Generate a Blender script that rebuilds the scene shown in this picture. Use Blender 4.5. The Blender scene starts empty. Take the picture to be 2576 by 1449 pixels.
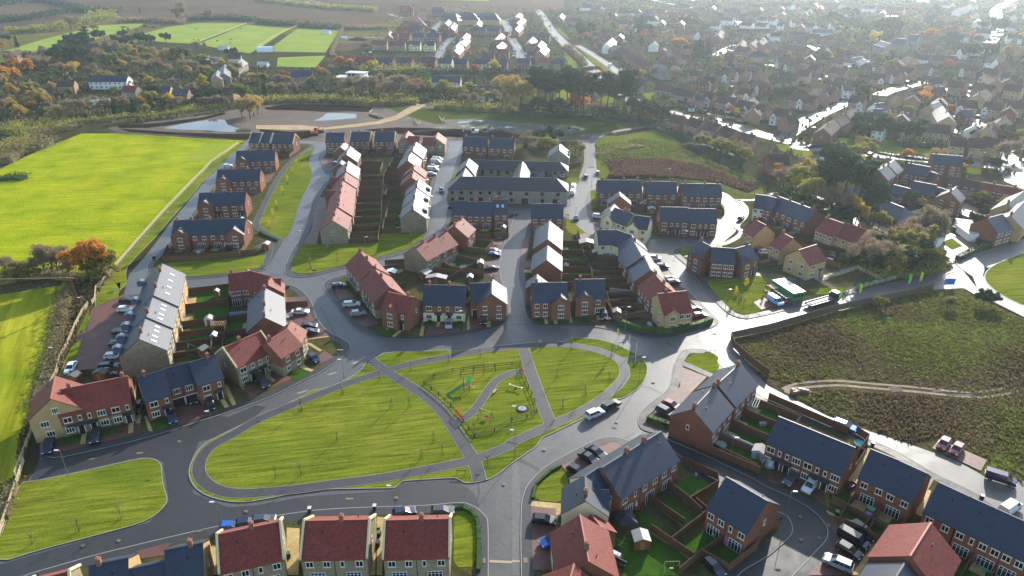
import bpy, bmesh, math, random
from mathutils import Matrix, Vector
from mathutils.geometry import tessellate_polygon
rad = math.radians
random.seed(7)
S = bpy.context.scene
# ---------------------------------------------------------------- camera, sky, sun, exposure
CAMH, TILT, FPX = 90.0, rad(26.0), 1786.0
cd = bpy.data.cameras.new("camera"); cam = bpy.data.objects.new("camera", cd); S.collection.objects.link(cam)
cd.sensor_width = 36.0; cd.lens = 36.0 * FPX / 2576.0; cd.clip_start = 1.0; cd.clip_end = 12000.0
cam.location = (0, 0, CAMH); cam.rotation_euler = (math.pi/2 - TILT, 0, 0); S.camera = cam
SUN_AZ, SUN_EL = rad(27.0), rad(21.5)          # azimuth clockwise from +Y (away from the camera), elevation
W = bpy.data.worlds.new("World"); S.world = W; W.use_nodes = True
nt = W.node_tree; nt.nodes.clear()
sky = nt.nodes.new("ShaderNodeTexSky"); sky.sky_type = 'NISHITA'; sky.sun_disc = False
sky.sun_elevation = SUN_EL; sky.sun_rotation = SUN_AZ; sky.altitude = 60; sky.air_density = 1.0; sky.dust_density = 0.7; sky.ozone_density = 1.0
bg = nt.nodes.new("ShaderNodeBackground"); bg.inputs[1].default_value = 0.15
wo = nt.nodes.new("ShaderNodeOutputWorld"); nt.links.new(sky.outputs[0], bg.inputs[0]); nt.links.new(bg.outputs[0], wo.inputs[0])
sd = bpy.data.lights.new("sun", 'SUN'); sd.energy = 3.5; sd.angle = rad(0.5); sd.color = (1.0, 0.94, 0.85)
so = bpy.data.objects.new("sun", sd); S.collection.objects.link(so)
sdir = Vector((math.sin(SUN_AZ)*math.cos(SUN_EL), math.cos(SUN_AZ)*math.cos(SUN_EL), math.sin(SUN_EL)))
so.rotation_euler = sdir.to_track_quat('Z', 'Y').to_euler(); so.location = sdir*300
S.view_settings.view_transform = 'Standard'; S.view_settings.look = 'None'; S.view_settings.gamma = 1.0
S.view_settings.exposure = 1.36
S.render.engine = 'CYCLES'
cy = S.cycles; cy.max_bounces = 5; cy.diffuse_bounces = 2; cy.glossy_bounces = 2; cy.transmission_bounces = 2; cy.volume_bounces = 1
cy.transparent_max_bounces = 6; cy.use_denoising = True; cy.caustics_reflective = False; cy.caustics_refractive = False
cy.sample_clamp_indirect = 4.0
# ---------------------------------------------------------------- photo pixel -> ground point
HAZE = 0.00011
ZK = {'a': (1180, 460, 480), 'b': (1600, 460, 580), 'c': (840, 980, 480), 'd': (2740, 960, 480), 'e': (1500, 1300, 480), 'f': (960, 750, 480)}
for _c in range(4):
    for _r in range(4): ZK['t%d%d' % (_c, _r)] = (960*_c, 540*_r, 960)
def pix(k, x, y):
    if k == 'D': return x, y
    ox, oy, w = ZK[k]; s = 2576.0/3840.0
    return (ox + x*w/2576.0)*s, (oy + y*w/2576.0)*s
def G(k, x, y, h=0.0):
    x, y = pix(k, x, y); u = (x-1288)/FPX; v = (y-724.5)/FPX
    d = max(0.012, math.sin(TILT) + v*math.cos(TILT)); Zc = (CAMH-h)/d
    return Vector((u*Zc, (math.cos(TILT) - v*math.sin(TILT))*Zc, h))
def proj(p):
    dz = p[2]-CAMH; Zc = p[1]*math.cos(TILT) - dz*math.sin(TILT)
    return 1288 + FPX*p[0]/Zc, 724.5 + FPX*(-p[1]*math.sin(TILT) - dz*math.cos(TILT))/Zc
def pts(k, s):
    out = []
    for tok in s.split():
        if ',' not in tok: k = tok; continue
        x, y = tok.split(','); g = G(k, float(x), float(y)); out.append((g.x, g.y))
    return out
# ---------------------------------------------------------------- linking helpers
ALL = []
def link(o, parent=None, m=None):
    S.collection.objects.link(o)
    if parent is not None: o.parent = parent
    if m is not None: o.matrix_local = m
    return o
def ob(name, me, parent=None, m=None): return link(bpy.data.objects.new(name, me), parent, m)
def tag(o, label, cat, group=None):
    o['label'] = label; o['category'] = cat
    if group: o['group'] = group
    ALL.append(o); return o
def thing(name, label, cat, loc=(0, 0, 0), rz=0.0, group=None):
    o = bpy.data.objects.new(name, None); o.empty_display_size = 0.3; S.collection.objects.link(o)
    o.location = loc; o.rotation_euler = (0, 0, rz); return tag(o, label, cat, group)
def TM(x, y, z=0, rz=0, s=1.0):
    m = Matrix.Translation((x, y, z)) @ Matrix.Rotation(rz, 4, 'Z')
    return m @ Matrix.Scale(s, 4) if s != 1.0 else m
class MB:
    """collects faces, makes one mesh; UVs are in metres: u along the wall or ridge, v up the slope"""
    def __init__(s): s.v = []; s.f = []; s.m = []
    def poly(s, ps, mi=0):
        n = len(s.v); s.v += [tuple(p) for p in ps]; s.f.append(tuple(range(n, n+len(ps)))); s.m.append(mi)
    def box(s, x0, x1, y0, y1, z0, z1, mi=0, M=None, taper=None):
        c = [(x0, y0, z0), (x1, y0, z0), (x1, y1, z0), (x0, y1, z0), (x0, y0, z1), (x1, y0, z1), (x1, y1, z1), (x0, y1, z1)]
        if taper:
            cx, cy_ = (x0+x1)/2, (y0+y1)/2
            c = c[:4] + [(cx+(p[0]-cx)*taper, cy_+(p[1]-cy_)*taper, p[2]) for p in c[4:]]
        if M is not None: c = [tuple(M @ Vector(p)) for p in c]
        n = len(s.v); s.v += c
        for f in ((0, 3, 2, 1), (4, 5, 6, 7), (0, 1, 5, 4), (1, 2, 6, 5), (2, 3, 7, 6), (3, 0, 4, 7)):
            s.f.append(tuple(n+i for i in f)); s.m.append(mi)
    def tube(s, p, q, r0, r1=None, n=6, mi=0, cap=True):
        p = Vector(p); q = Vector(q); r1 = r0 if r1 is None else r1; d = q-p
        if d.length < 1e-6: return
        z = d.normalized(); a = Vector((1, 0, 0)) if abs(z.x) < .9 else Vector((0, 1, 0))
        x = z.cross(a).normalized(); y = z.cross(x); b = len(s.v)
        for c, r in ((p, r0), (q, r1)):
            for i in range(n):
                t = 2*math.pi*i/n; s.v.append(tuple(c + x*math.cos(t)*r + y*math.sin(t)*r))
        for i in range(n):
            j = (i+1) % n; s.f.append((b+i, b+j, b+n+j, b+n+i)[::-1]); s.m.append(mi)
        if cap:
            s.f.append(tuple(b+i for i in range(n))); s.m.append(mi)
            s.f.append(tuple(b+n+i for i in reversed(range(n)))); s.m.append(mi)
    def lathe(s, prof, n=12, mi=0, M=None):
        b = len(s.v)
        for r, z in prof:
            for i in range(n):
                t = 2*math.pi*i/n; p = Vector((r*math.cos(t), r*math.sin(t), z)); s.v.append(tuple(M @ p if M is not None else p))
        for k in range(len(prof)-1):
            for i in range(n):
                j = (i+1) % n; s.f.append((b+k*n+i, b+k*n+j, b+(k+1)*n+j, b+(k+1)*n+i)); s.m.append(mi)
    def prism(s, outline, z0, z1, mi=0, mtop=None):
        """outline: list of xy; top tessellated"""
        n = len(outline); b = len(s.v)
        A = sum(outline[i][0]*outline[(i+1) % n][1]-outline[(i+1) % n][0]*outline[i][1] for i in range(n))
        if A < 0: outline = outline[::-1]
        s.v += [(p[0], p[1], z0) for p in outline] + [(p[0], p[1], z1) for p in outline]
        for i in range(n):
            j = (i+1) % n; s.f.append((b+i, b+j, b+n+j, b+n+i)); s.m.append(mi)
        for t in tessellate_polygon([[Vector((p[0], p[1], 0)) for p in outline]]):
            t = list(t); a, c, d = [outline[i] for i in t]
            if (c[0]-a[0])*(d[1]-a[1])-(d[0]-a[0])*(c[1]-a[1]) < 0: t.reverse()
            s.f.append(tuple(b+n+i for i in t)); s.m.append(mi if mtop is None else mtop)
    def mesh(s, name, mats, smooth=False, uv=True):
        me = bpy.data.meshes.new(name); me.from_pydata(s.v, [], s.f)
        if not isinstance(mats, (list, tuple)): mats = [mats]
        for m in mats: me.materials.append(m)
        me.polygons.foreach_set('material_index', s.m)
        if smooth: me.polygons.foreach_set('use_smooth', [True]*len(s.f))
        if uv:
            L = me.uv_layers.new(name='UVMap').data
            for p in me.polygons:
                n = p.normal
                if abs(n.z) > .95: t = Vector((1, 0, 0)); w = Vector((0, 1, 0))
                else: t = Vector((-n.y, n.x, 0)).normalized(); w = n.cross(t)
                for li in p.loop_indices:
                    c = me.vertices[me.loops[li].vertex_index].co; L[li].uv = (c.dot(t), c.dot(w))
        me.update(); return me
    def put(s, name, mats, parent=None, m=None, smooth=False): return ob(name, s.mesh(name, mats, smooth), parent, m)
# ---------------------------------------------------------------- materials
MC = {}
def lin(c):
    if isinstance(c, str):
        v = [int(c[i:i+2], 16)/255 for i in (0, 2, 4)]; return tuple((x/12.92 if x <= .04045 else ((x+.055)/1.055)**2.4) for x in v)
    return c
def node(nt, t, **kw):
    n = nt.nodes.new(t)
    for k, v in kw.items():
        if k.startswith('i_'): n.inputs[int(k[2:]) if k[2:].isdigit() else k[2:].replace('_', ' ')].default_value = v
        else: setattr(n, k, v)
    return n
def ramp(nt, fac, stops):
    r = node(nt, 'ShaderNodeValToRGB'); e = r.color_ramp.elements
    while len(e) < len(stops): e.new(.5)
    for i, (p, c) in enumerate(stops): e[i].position = p; e[i].color = (c[0], c[1], c[2], 1) if isinstance(c, tuple) else (c, c, c, 1)
    nt.links.new(fac, r.inputs[0]); return r.outputs[0]
def mixc(nt, fac, a, b, mode='MIX'):
    n = node(nt, 'ShaderNodeMix', data_type='RGBA', blend_type=mode)
    for i, v in ((0, fac), (6, a), (7, b)):
        if hasattr(v, 'is_output') or isinstance(v, bpy.types.NodeSocket): nt.links.new(v, n.inputs[i])
        else: n.inputs[i].default_value = v if i == 0 else (v[0], v[1], v[2], 1)
    return n.outputs[2]
def noise(nt, vec, scale, detail=3, rough=.55, dist=0.0):
    n = node(nt, 'ShaderNodeTexNoise'); n.inputs['Scale'].default_value = scale; n.inputs['Detail'].default_value = detail
    n.inputs['Roughness'].default_value = rough; n.inputs['Distortion'].default_value = dist
    if vec is not None: nt.links.new(vec, n.inputs['Vector'])
    return n.outputs[0]
def base_mat(name):
    m = bpy.data.materials.new(name); m.use_nodes = True; nt = m.node_tree; return m, nt, nt.nodes['Principled BSDF']
def simple(name, col, rough=.7, spec=.5, metal=0.0, var=.12, scale=2.0, coat=0.0, rnd=0.0):
    """plain surface with some mottling of its own colour; rnd = colour change from object to object"""
    if name in MC: return MC[name]
    m, nt, b = base_mat(name); col = lin(col)
    tc = node(nt, 'ShaderNodeTexCoord').outputs['Object']
    c = mixc(nt, noise(nt, tc, scale), tuple(x*(1-var) for x in col), tuple(min(1, x*(1+var)) for x in col))
    if rnd:
        oi = node(nt, 'ShaderNodeObjectInfo'); h = node(nt, 'ShaderNodeHueSaturation')
        mr = node(nt, 'ShaderNodeMapRange'); mr.inputs[3].default_value = 1-rnd; mr.inputs[4].default_value = 1+rnd
        nt.links.new(oi.outputs['Random'], mr.inputs[0]); nt.links.new(mr.outputs[0], h.inputs['Value']); nt.links.new(c, h.inputs['Color']); c = h.outputs[0]
    nt.links.new(c, b.inputs['Base Color']); b.inputs['Roughness'].default_value = rough
    b.inputs['Specular IOR Level'].default_value = spec; b.inputs['Metallic'].default_value = metal; b.inputs['Coat Weight'].default_value = coat
    MC[name] = m; return m
def tiled(name, c1, c2, cm, bw, bh, mort, rough, spec=.5, bump=.3, off=.5, patch=.15, pscale=.35, rnd=.08):
    """coursed surface (bricks, stones, roof tiles, paving) laid out in metres on the UVs"""
    if name in MC: return MC[name]
    m, nt, b = base_mat(name); c1, c2, cm = lin(c1), lin(c2), lin(cm)
    uv = node(nt, 'ShaderNodeTexCoord').outputs['UV']
    br = node(nt, 'ShaderNodeTexBrick', offset=off)
    br.inputs['Color1'].default_value = (*c1, 1); br.inputs['Color2'].default_value = (*c2, 1); br.inputs['Mortar'].default_value = (*cm, 1)
    br.inputs['Scale'].default_value = 1; br.inputs['Mortar Size'].default_value = mort; br.inputs['Mortar Smooth'].default_value = .3
    br.inputs['Brick Width'].default_value = bw; br.inputs['Row Height'].default_value = bh; nt.links.new(uv, br.inputs['Vector'])
    big = noise(nt, uv, pscale, 4)
    mr = node(nt, 'ShaderNodeMapRange'); mr.inputs[1].default_value = .3; mr.inputs[2].default_value = .7
    mr.inputs[3].default_value = 1-patch; mr.inputs[4].default_value = 1+patch; nt.links.new(big, mr.inputs[0])
    oi = node(nt, 'ShaderNodeObjectInfo'); m2 = node(nt, 'ShaderNodeMapRange'); m2.inputs[3].default_value = 1-rnd; m2.inputs[4].default_value = 1+rnd
    nt.links.new(oi.outputs['Random'], m2.inputs[0]); mu = node(nt, 'ShaderNodeMath', operation='MULTIPLY'); nt.links.new(mr.outputs[0], mu.inputs[0]); nt.links.new(m2.outputs[0], mu.inputs[1])
    h = node(nt, 'ShaderNodeHueSaturation'); nt.links.new(mu.outputs[0], h.inputs['Value']); nt.links.new(br.outputs['Color'], h.inputs['Color'])
    nt.links.new(h.outputs[0], b.inputs['Base Color'])
    rr = node(nt, 'ShaderNodeMapRange'); rr.inputs[3].default_value = rough-.07; rr.inputs[4].default_value = rough+.1
    nt.links.new(noise(nt, uv, 1.3, 3), rr.inputs[0]); nt.links.new(rr.outputs[0], b.inputs['Roughness'])
    b.inputs['Specular IOR Level'].default_value = spec
    if bump:
        bp = node(nt, 'ShaderNodeBump'); bp.inputs['Strength'].default_value = bump; bp.inputs['Distance'].default_value = .02; bp.invert = True
        nt.links.new(br.outputs['Fac'], bp.inputs['Height']); nt.links.new(bp.outputs[0], b.inputs['Normal'])
    MC[name] = m; return m
def ground(name, stops, scale=.08, fine=2.5, rough=.95, spec=0.0, bump=.5, streak=None, wet=None, fvar=.35, bdist=.15):
    """natural ground: large patches between the colours of stops, fine grain on top, optional mowing or plough streaks (angle, period, strength)"""
    if name in MC: return MC[name]
    m, nt, b = base_mat(name); tc = node(nt, 'ShaderNodeTexCoord').outputs['Object']
    big = noise(nt, tc, scale, 5, .6, .4); c = ramp(nt, big, [(p, lin(x)) for p, x in stops])
    f = noise(nt, tc, fine, 4, .7)
    if streak:
        mp = node(nt, 'ShaderNodeMapping', vector_type='TEXTURE'); mp.inputs['Rotation'].default_value = (0, 0, rad(streak[0])); mp.inputs['Scale'].default_value = (streak[1], streak[1]/.06, 1)
        nt.links.new(tc, mp.inputs[0]); st = noise(nt, mp.outputs[0], 1.0, 3, .6, .25)
        mx = node(nt, 'ShaderNodeMix', data_type='FLOAT'); mx.inputs[0].default_value = streak[2]; nt.links.new(f, mx.inputs[2]); nt.links.new(st, mx.inputs[3]); f = mx.outputs[0]
    mr = node(nt, 'ShaderNodeMapRange'); mr.inputs[1].default_value = .3; mr.inputs[2].default_value = .7; mr.inputs[3].default_value = 1-fvar; mr.inputs[4].default_value = 1+fvar
    nt.links.new(f, mr.inputs[0]); h = node(nt, 'ShaderNodeHueSaturation'); nt.links.new(mr.outputs[0], h.inputs['Value']); nt.links.new(c, h.inputs['Color'])
    nt.links.new(h.outputs[0], b.inputs['Base Color']); b.inputs['Roughness'].default_value = rough; b.inputs['Specular IOR Level'].default_value = spec
    if wet:
        w = noise(nt, tc, wet[0], 3); nt.links.new(ramp(nt, w, [(wet[1], rough), (wet[1]+.1, wet[2])]), b.inputs['Roughness'])
        c3 = mixc(nt, ramp(nt, w, [(wet[1], 0.0), (wet[1]+.1, 1.0)]), h.outputs[0], (.02, .022, .022)); nt.links.new(c3, b.inputs['Base Color'])
        b.inputs['Specular IOR Level'].default_value = .5
    if bump:
        bp = node(nt, 'ShaderNodeBump'); bp.inputs['Strength'].default_value = bump; bp.inputs['Distance'].default_value = bdist
        nt.links.new(f, bp.inputs['Height']); nt.links.new(bp.outputs[0], b.inputs['Normal'])
    MC[name] = m; return m
def asphalt(name, c, r0, r1, spec=.5, scale=.12):
    if name in MC: return MC[name]
    m, nt, b = base_mat(name); tc = node(nt, 'ShaderNodeTexCoord').outputs['Object']; c = lin(c)
    n1 = noise(nt, tc, scale, 6, .72, .8); n2 = noise(nt, tc, 1.1, 5, .75)
    c1 = mixc(nt, n1, tuple(x*.72 for x in c), tuple(x*1.3 for x in c)); nt.links.new(mixc(nt, .4, c1, mixc(nt, ramp(nt, n2, [(.3, 0.0), (.7, 1.0)]), tuple(x*.45 for x in c), tuple(x*1.6 for x in c))), b.inputs['Base Color'])
    mr = node(nt, 'ShaderNodeMapRange'); mr.inputs[1].default_value = .35; mr.inputs[2].default_value = .65; mr.inputs[3].default_value = r0; mr.inputs[4].default_value = r1
    nt.links.new(n1, mr.inputs[0]); nt.links.new(mr.outputs[0], b.inputs['Roughness']); b.inputs['Specular IOR Level'].default_value = spec
    MC[name] = m; return m
def leafmat(name, c1, c2, tr=.35, rough=.65):
    """leaves: colour from leaf to leaf and tree to tree, some light through them"""
    if name in MC: return MC[name]
    m, nt, b = base_mat(name); c1, c2 = lin(c1), lin(c2)
    gi = node(nt, 'ShaderNodeNewGeometry'); oi = node(nt, 'ShaderNodeObjectInfo')
    tc = node(nt, 'ShaderNodeTexCoord').outputs['Object']
    c = mixc(nt, noise(nt, tc, .9, 2), c1, c2)
    h = node(nt, 'ShaderNodeHueSaturation'); mr = node(nt, 'ShaderNodeMapRange'); mr.inputs[3].default_value = .7; mr.inputs[4].default_value = 1.3
    nt.links.new(gi.outputs['Random Per Island'], mr.inputs[0]); nt.links.new(mr.outputs[0], h.inputs['Value'])
    m2 = node(nt, 'ShaderNodeMapRange'); m2.inputs[3].default_value = .487; m2.inputs[4].default_value = .513; nt.links.new(oi.outputs['Random'], m2.inputs[0]); nt.links.new(m2.outputs[0], h.inputs['Hue'])
    nt.links.new(c, h.inputs['Color']); nt.links.new(h.outputs[0], b.inputs['Base Color']); b.inputs['Roughness'].default_value = rough; b.inputs['Specular IOR Level'].default_value = .25
    tl = node(nt, 'ShaderNodeBsdfTranslucent'); nt.links.new(h.outputs[0], tl.inputs[0]); ms = node(nt, 'ShaderNodeMixShader'); ms.inputs[0].default_value = tr
    nt.links.new(b.outputs[0], ms.inputs[1]); nt.links.new(tl.outputs[0], ms.inputs[2]); nt.links.new(ms.outputs[0], nt.nodes['Material Output'].inputs[0])
    MC[name] = m; return m
WALL = {
 'B': tiled('brick wall', '7e4630', '5f3424', '86664f', .225, .075, .01, .85, .3),
 'F': tiled('pale brick wall', '9a6a4e', '7e5440', 'a08a72', .225, .075, .01, .85, .3),
 'T': tiled('coursed stone wall', '8f8268', '6c6250', 'a09478', .38, .16, .012, .9, .25, .5),
 'Y': tiled('buff brick wall', 'b08f5c', '9a7c50', 'b8a27c', .225, .075, .01, .85, .3),
 'C': simple('cream render', 'cfc39c', .8, .3, var=.05, scale=.6),
 'V': simple('white render', 'd8d6cc', .8, .3, var=.05, scale=.6),
 'G': tiled('grey stone wall', '8a8676', '70695c', '9a9484', .4, .18, .012, .9, .25, .5)}
ROOF = {
 'S': tiled('slate roof', '2d3543', '252c39', '171b24', .33, .30, .012, .45, .42, .5, rnd=.05, patch=.1),
 'R': tiled('red pantile roof', '8c4234', '72352a', '431a15', .30, .30, .03, .62, .25, .8, off=0, rnd=.06, patch=.1),
 'D': tiled('brown concrete tile roof', '57443a', '43352e', '28201c', .33, .32, .02, .8, .12, .6, rnd=.18, patch=.2),
 'K': tiled('old stone slate roof', '3a3a3a', '2e2e30', '1e1e20', .35, .28, .02, .50, .45, .6, rnd=.1, patch=.2),
 'L': simple('pale flat roof', 'b8b8b2', .6, .4, var=.1, scale=.4)}
M_frame = simple('white window frame', 'dcdcd6', .45, .5, var=.03)
M_glass = simple('window glass', '10161f', .06, .7, var=.5, scale=.7)
M_stone = simple('stone dressing', 'c4b48c', .8, .3, var=.12)
M_door = simple('dark door', '15181e', .4, .5)
M_gar = simple('garage door', '101114', .5, .5)
M_lead = simple('dark canopy', '23262c', .5, .5)
M_pipe = simple('black pipe', '111214', .5, .5)
M_chim = tiled('chimney brick', '84503e', '683e30', '9a7a68', .225, .075, .01, .85, .3)
M_pot = simple('clay pot', 'b07a58', .7)
M_wood = simple('fence boards', '604832', .85, .25, var=.3, scale=1.2, rnd=.15)
M_woodg = simple('weathered fence', '5c5040', .9, .2, var=.25, scale=1.2, rnd=.12)
M_pale = simple('pale rail wood', 'c2b088', .85, .3, var=.2, scale=1.0)
M_timb = simple('black timber', '17130f', .8)
M_metal = simple('galvanised metal', '8e9498', .4, .5, .8)
M_black = simple('black plastic', '0e0f10', .5)
M_rub = simple('tyre rubber', '0c0c0c', .9, .2)
M_white = simple('white paint', 'd6d6d2', .5)
# ================================================================ GROUND
def chaikin(p, n=1, closed=True):
    for _ in range(n):
        q = []; m = len(p)
        for i in range(m if closed else m-1):
            a, b = p[i], p[(i+1) % m]
            q += [(a[0]*.78+b[0]*.22, a[1]*.78+b[1]*.22), (a[0]*.22+b[0]*.78, a[1]*.22+b[1]*.78)]
        if not closed: q = [p[0]] + q[1:-1] + [p[-1]]
        p = q
    return p
def area(p): return sum(p[i][0]*p[(i+1) % len(p)][1]-p[(i+1) % len(p)][0]*p[i][1] for i in range(len(p)))/2
def offs(p, d, closed):
    """offset to the left of travel by d"""
    out = []; n = len(p)
    for i in range(n):
        a = p[(i-1) % n] if (closed or i) else p[i]; b = p[i]; c = p[(i+1) % n] if (closed or i < n-1) else p[i]
        e1 = Vector((b[0]-a[0], b[1]-a[1])); e2 = Vector((c[0]-b[0], c[1]-b[1]))
        if e1.length < 1e-6: e1 = e2
        if e2.length < 1e-6: e2 = e1
        n1 = Vector((-e1.y, e1.x)).normalized(); n2 = Vector((-e2.y, e2.x)).normalized(); t = n1+n2
        if t.length < .2: t = n1
        t.normalize(); k = 1/max(.6, t.dot(n1)); out.append((b[0]+t.x*d*k, b[1]+t.y*d*k))
    return out
SHEETS = {}
def sheet(name, mat, z):
    if name not in SHEETS: SHEETS[name] = [MB(), mat, z]
    e = SHEETS[name]; e[2] += .0012; return e[0], e[1], e[2]
def flat(name, mat, z, poly):
    mb, _, z0 = sheet(name, mat, z); z = z0; n = len(poly)
    if area(poly) < 0: poly = poly[::-1]
    b = len(mb.v); mb.v += [(p[0], p[1], z) for p in poly]
    for t in tessellate_polygon([[Vector((p[0], p[1], 0)) for p in poly]]):
        t = list(t); a, c, d = [poly[i] for i in t]
        if (c[0]-a[0])*(d[1]-a[1])-(d[0]-a[0])*(c[1]-a[1]) < 0: t.reverse()
        mb.f.append(tuple(b+i for i in t)); mb.m.append(0)
def ribbon(name, mat, z, p, d0, d1, closed=False):
    mb, _, z = sheet(name, mat, z); A = offs(p, d0, closed); B = offs(p, d1, closed); n = len(p)
    for i in range(n if closed else n-1):
        j = (i+1) % n; q = [(*A[i], z), (*A[j], z), (*B[j], z), (*B[i], z)]
        if d1 < d0: q.reverse()
        mb.poly(q)
G_grass = ground('mown verge grass', [(.25, '52601c'), (.5, '656d20'), (.75, '7d782c')], .05, 3.5, streak=(-80, .6, .6), fvar=.65)
G_field = ground('meadow grass', [(.25, '6b7a16'), (.5, '889018'), (.75, '9e9828')], .07, 2.2, streak=(-87, 1.0, .3), fvar=.8)
G_lawn = ground('garden lawn grass', [(.3, '2f4a18'), (.7, '405f20')], .2, 3.0, fvar=.25, bump=.3)
G_plot = ground('garden earth and planting', [(.3, '3b3b22'), (.5, '4b4a2c'), (.7, '5c4c34')], .35, 3.0, fvar=.35)
G_town = ground('town gardens', [(.3, '2a3016'), (.45, '40382a'), (.55, '36401a'), (.62, '4a4038'), (.75, '43502a')], .09, 1.5, fvar=.45)
G_wild = ground('rough grass and dead weeds', [(.32, '5a6624'), (.42, '525428'), (.5, '544a32'), (.6, '4c4030'), (.68, '5a5032'), (.76, '626a2a')], .022, .7, fvar=.55, bump=1.0, bdist=.5)
G_marsh = ground('waterlogged rough grass', [(.3, '3a4426'), (.6, '4a4a34'), (.8, '54502e')], .06, .9, wet=(.13, .56, .06))
G_mud = ground('bare churned earth', [(.3, '35281d'), (.5, '4a3a2a'), (.7, '5c4834')], .05, .8, fvar=.4, bump=.9, bdist=.3, wet=(.09, .64, .12))
G_crop = ground('stubble field', [(.3, '6a7818'), (.5, '8c8a24'), (.7, 'a29a34')], .03, 1.4, streak=(24, 2.6, .75), fvar=.5)
G_plough = ground('ploughed field', [(.3, '4a3e30'), (.6, '5c4d3c'), (.8, '66583e')], .006, .4, streak=(-82, 6.0, .6), fvar=.25)
G_sand = ground('stone haul road', [(.3, '9a8464'), (.7, 'b49c78')], .2, 1.5, fvar=.2)
G_block = tiled('block paving', '6e4436', '573529', '3a2a22', .22, .11, .008, .62, .45, .15, patch=.28, pscale=.25)
G_blockt = tiled('tan block paving', '8a6a54', '76583f', '4a3a2a', .22, .11, .008, .55, .5, .15, patch=.2, pscale=.25)
G_slab = tiled('buff paving slabs', 'b49a62', 'a0884f', '7a6844', .45, .45, .02, .75, .4, .1, off=0)
A_road = asphalt('road asphalt', '504e4a', .4, .56, .34)
A_path = asphalt('path asphalt', '3c3b3a', .55, .7, .3, .3)
A_pave = asphalt('pavement asphalt', '343332', .5, .66, .3, .3)
A_old = asphalt('old road asphalt', '585652', .48, .62, .26)
A_dark = asphalt('dark and shaded asphalt', '2d2c2b', .5, .64, .4)
A_kerb = simple('kerb concrete', '8c8880', .7, .4, var=.15, scale=.8)
M_water = base_mat('still pond water')[0]; MC['w'] = M_water
_nt = M_water.node_tree; _b = _nt.nodes['Principled BSDF']; _b.inputs['Base Color'].default_value = (.07, .058, .038, 1); _b.inputs['Roughness'].default_value = .07; _b.inputs['IOR'].default_value = 1.2
_bp = node(_nt, 'ShaderNodeBump'); _bp.inputs['Strength'].default_value = .05; _nt.links.new(noise(_nt, node(_nt, 'ShaderNodeTexCoord').outputs['Object'], .8, 2), _bp.inputs['Height']); _nt.links.new(_bp.outputs[0], _b.inputs['Normal'])

# one sheet to the horizon, then fields, the estate's asphalt, and kerbed blocks on top
flat('terrain', G_town, 0.0, [(-6000, -200), (6000, -200), (6000, 9000), (-6000, 9000)])
def Dp(s): return pts('D', s)
flat('far_farmland', G_plough, .03, Dp('-900,-55 1420,-55 1420,20 1290,38 1000,100 860,130 700,62 560,58 420,78 330,56 180,98 0,112 -900,160'))
flat('far_meadow', ground('far pasture', [(.3, '7f9a34'), (.7, '93a040')], .01, .3, streak=(-80, 9, .5), fvar=.15), .06, Dp('1250,0 1520,-12 1600,-55 1250,-55'))
flat('far_meadow', None, 0, Dp('620,-8 1230,2 1230,-14 620,-30')); flat('far_meadow', None, 0, Dp('700,8 820,22 900,26 700,0'))
flat('hedge_bank', ground('rough field margin', [(.3, '4e5424'), (.7, '6c5c38')], .03, .6, fvar=.4), .05, Dp('-400,130 0,88 160,55 330,40 440,62 560,52 720,60 860,75 1010,45 1010,100 870,110 640,75 400,95 200,140 -400,260'))
flat('paddock', ground('grazed paddock grass', [(.3, '72843a'), (.7, '8a9440')], .03, 1.0, fvar=.3), .09, pts('t00', '60,510 420,400 700,330 1000,255 1440,240 1400,270 1000,380 900,420 420,530 120,540'))
flat('paddock', None, 0, pts('t00', '1440,340 1700,270 2000,232 2480,235 1950,440 1700,430 1540,410'))
flat('paddock', None, 0, pts('t00', '1990,445 2490,245 t10 20,262 340,285 60,470 -60,540 -300,500'))
flat('paddock', None, 0, pts('t10', '430,290 840,305 700,530 180,520 180,460 400,300')); flat('paddock', None, 0, pts('t10', '220,580 700,560 600,680 210,670'))
flat('left_field', G_field, .06, pts('D', '-500,560 0,425 70,392 140,362 205,336 285,335 460,345 618,354 t01 2400,2 2130,188 1690,640 1370,990 1150,1240 1000,1300 760,1300 500,1250 200,1290 0,1300 D -400,780'))
flat('fallow_patch', ground('paler rough corner', [(.3, '7a8a22'), (.7, '8d8f36')], .05, 1.5, fvar=.3), .08, pts('t01', '1840,175 2090,0 2390,0 2140,182'))
flat('stubble_field', G_crop, .06, pts('D', '-500,830 0,742 165,716 175,738 148,800 130,880 100,985 75,1060 50,1150 48,1190 0,1218 -300,1400 -500,1300'))
flat('scrub_margin', G_wild, .05, pts('D', '-400,780 -20,700 200,680 285,680 245,745 215,800 150,920 100,1010 60,1170 20,1260 -20,1400 -120,1500 -160,1400 -60,1240 20,1230 60,1150'))
flat('earthworks', G_mud, .07, Dp('270,322 340,312 560,282 650,262 770,258 900,262 1000,262 1075,258 1115,266 1288,272 1480,298 1600,312 1660,318 1560,330 1490,342 1485,352 1130,354 810,356 640,350 300,337'))
flat('marsh_bank', ground('sown grass bank', [(.3, '454c22'), (.7, '4c5428')], .05, 1.0), .09, pts('t10', '1200,1040 1700,1090 1880,1100 2300,1130 2576,1160 t20 500,1190 1200,1230 1340,1260 900,1340 0,1400 t10 2300,1330 2000,1240 1800,1250 1500,1160'))
flat('marsh', G_marsh, .11, pts('t10', '1850,1205 2300,1195 t20 0,1235 600,1262 760,1300 620,1350 0,1350 t10 2300,1310 1950,1260'))
flat('pond', M_water, .11, pts('t00', '1640,1292 1740,1268 1840,1246 2000,1222 2130,1205 2220,1196 2265,1210 2290,1255 2400,1292 2540,1312 2500,1332 2300,1330 2050,1312 1800,1306'))
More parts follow.
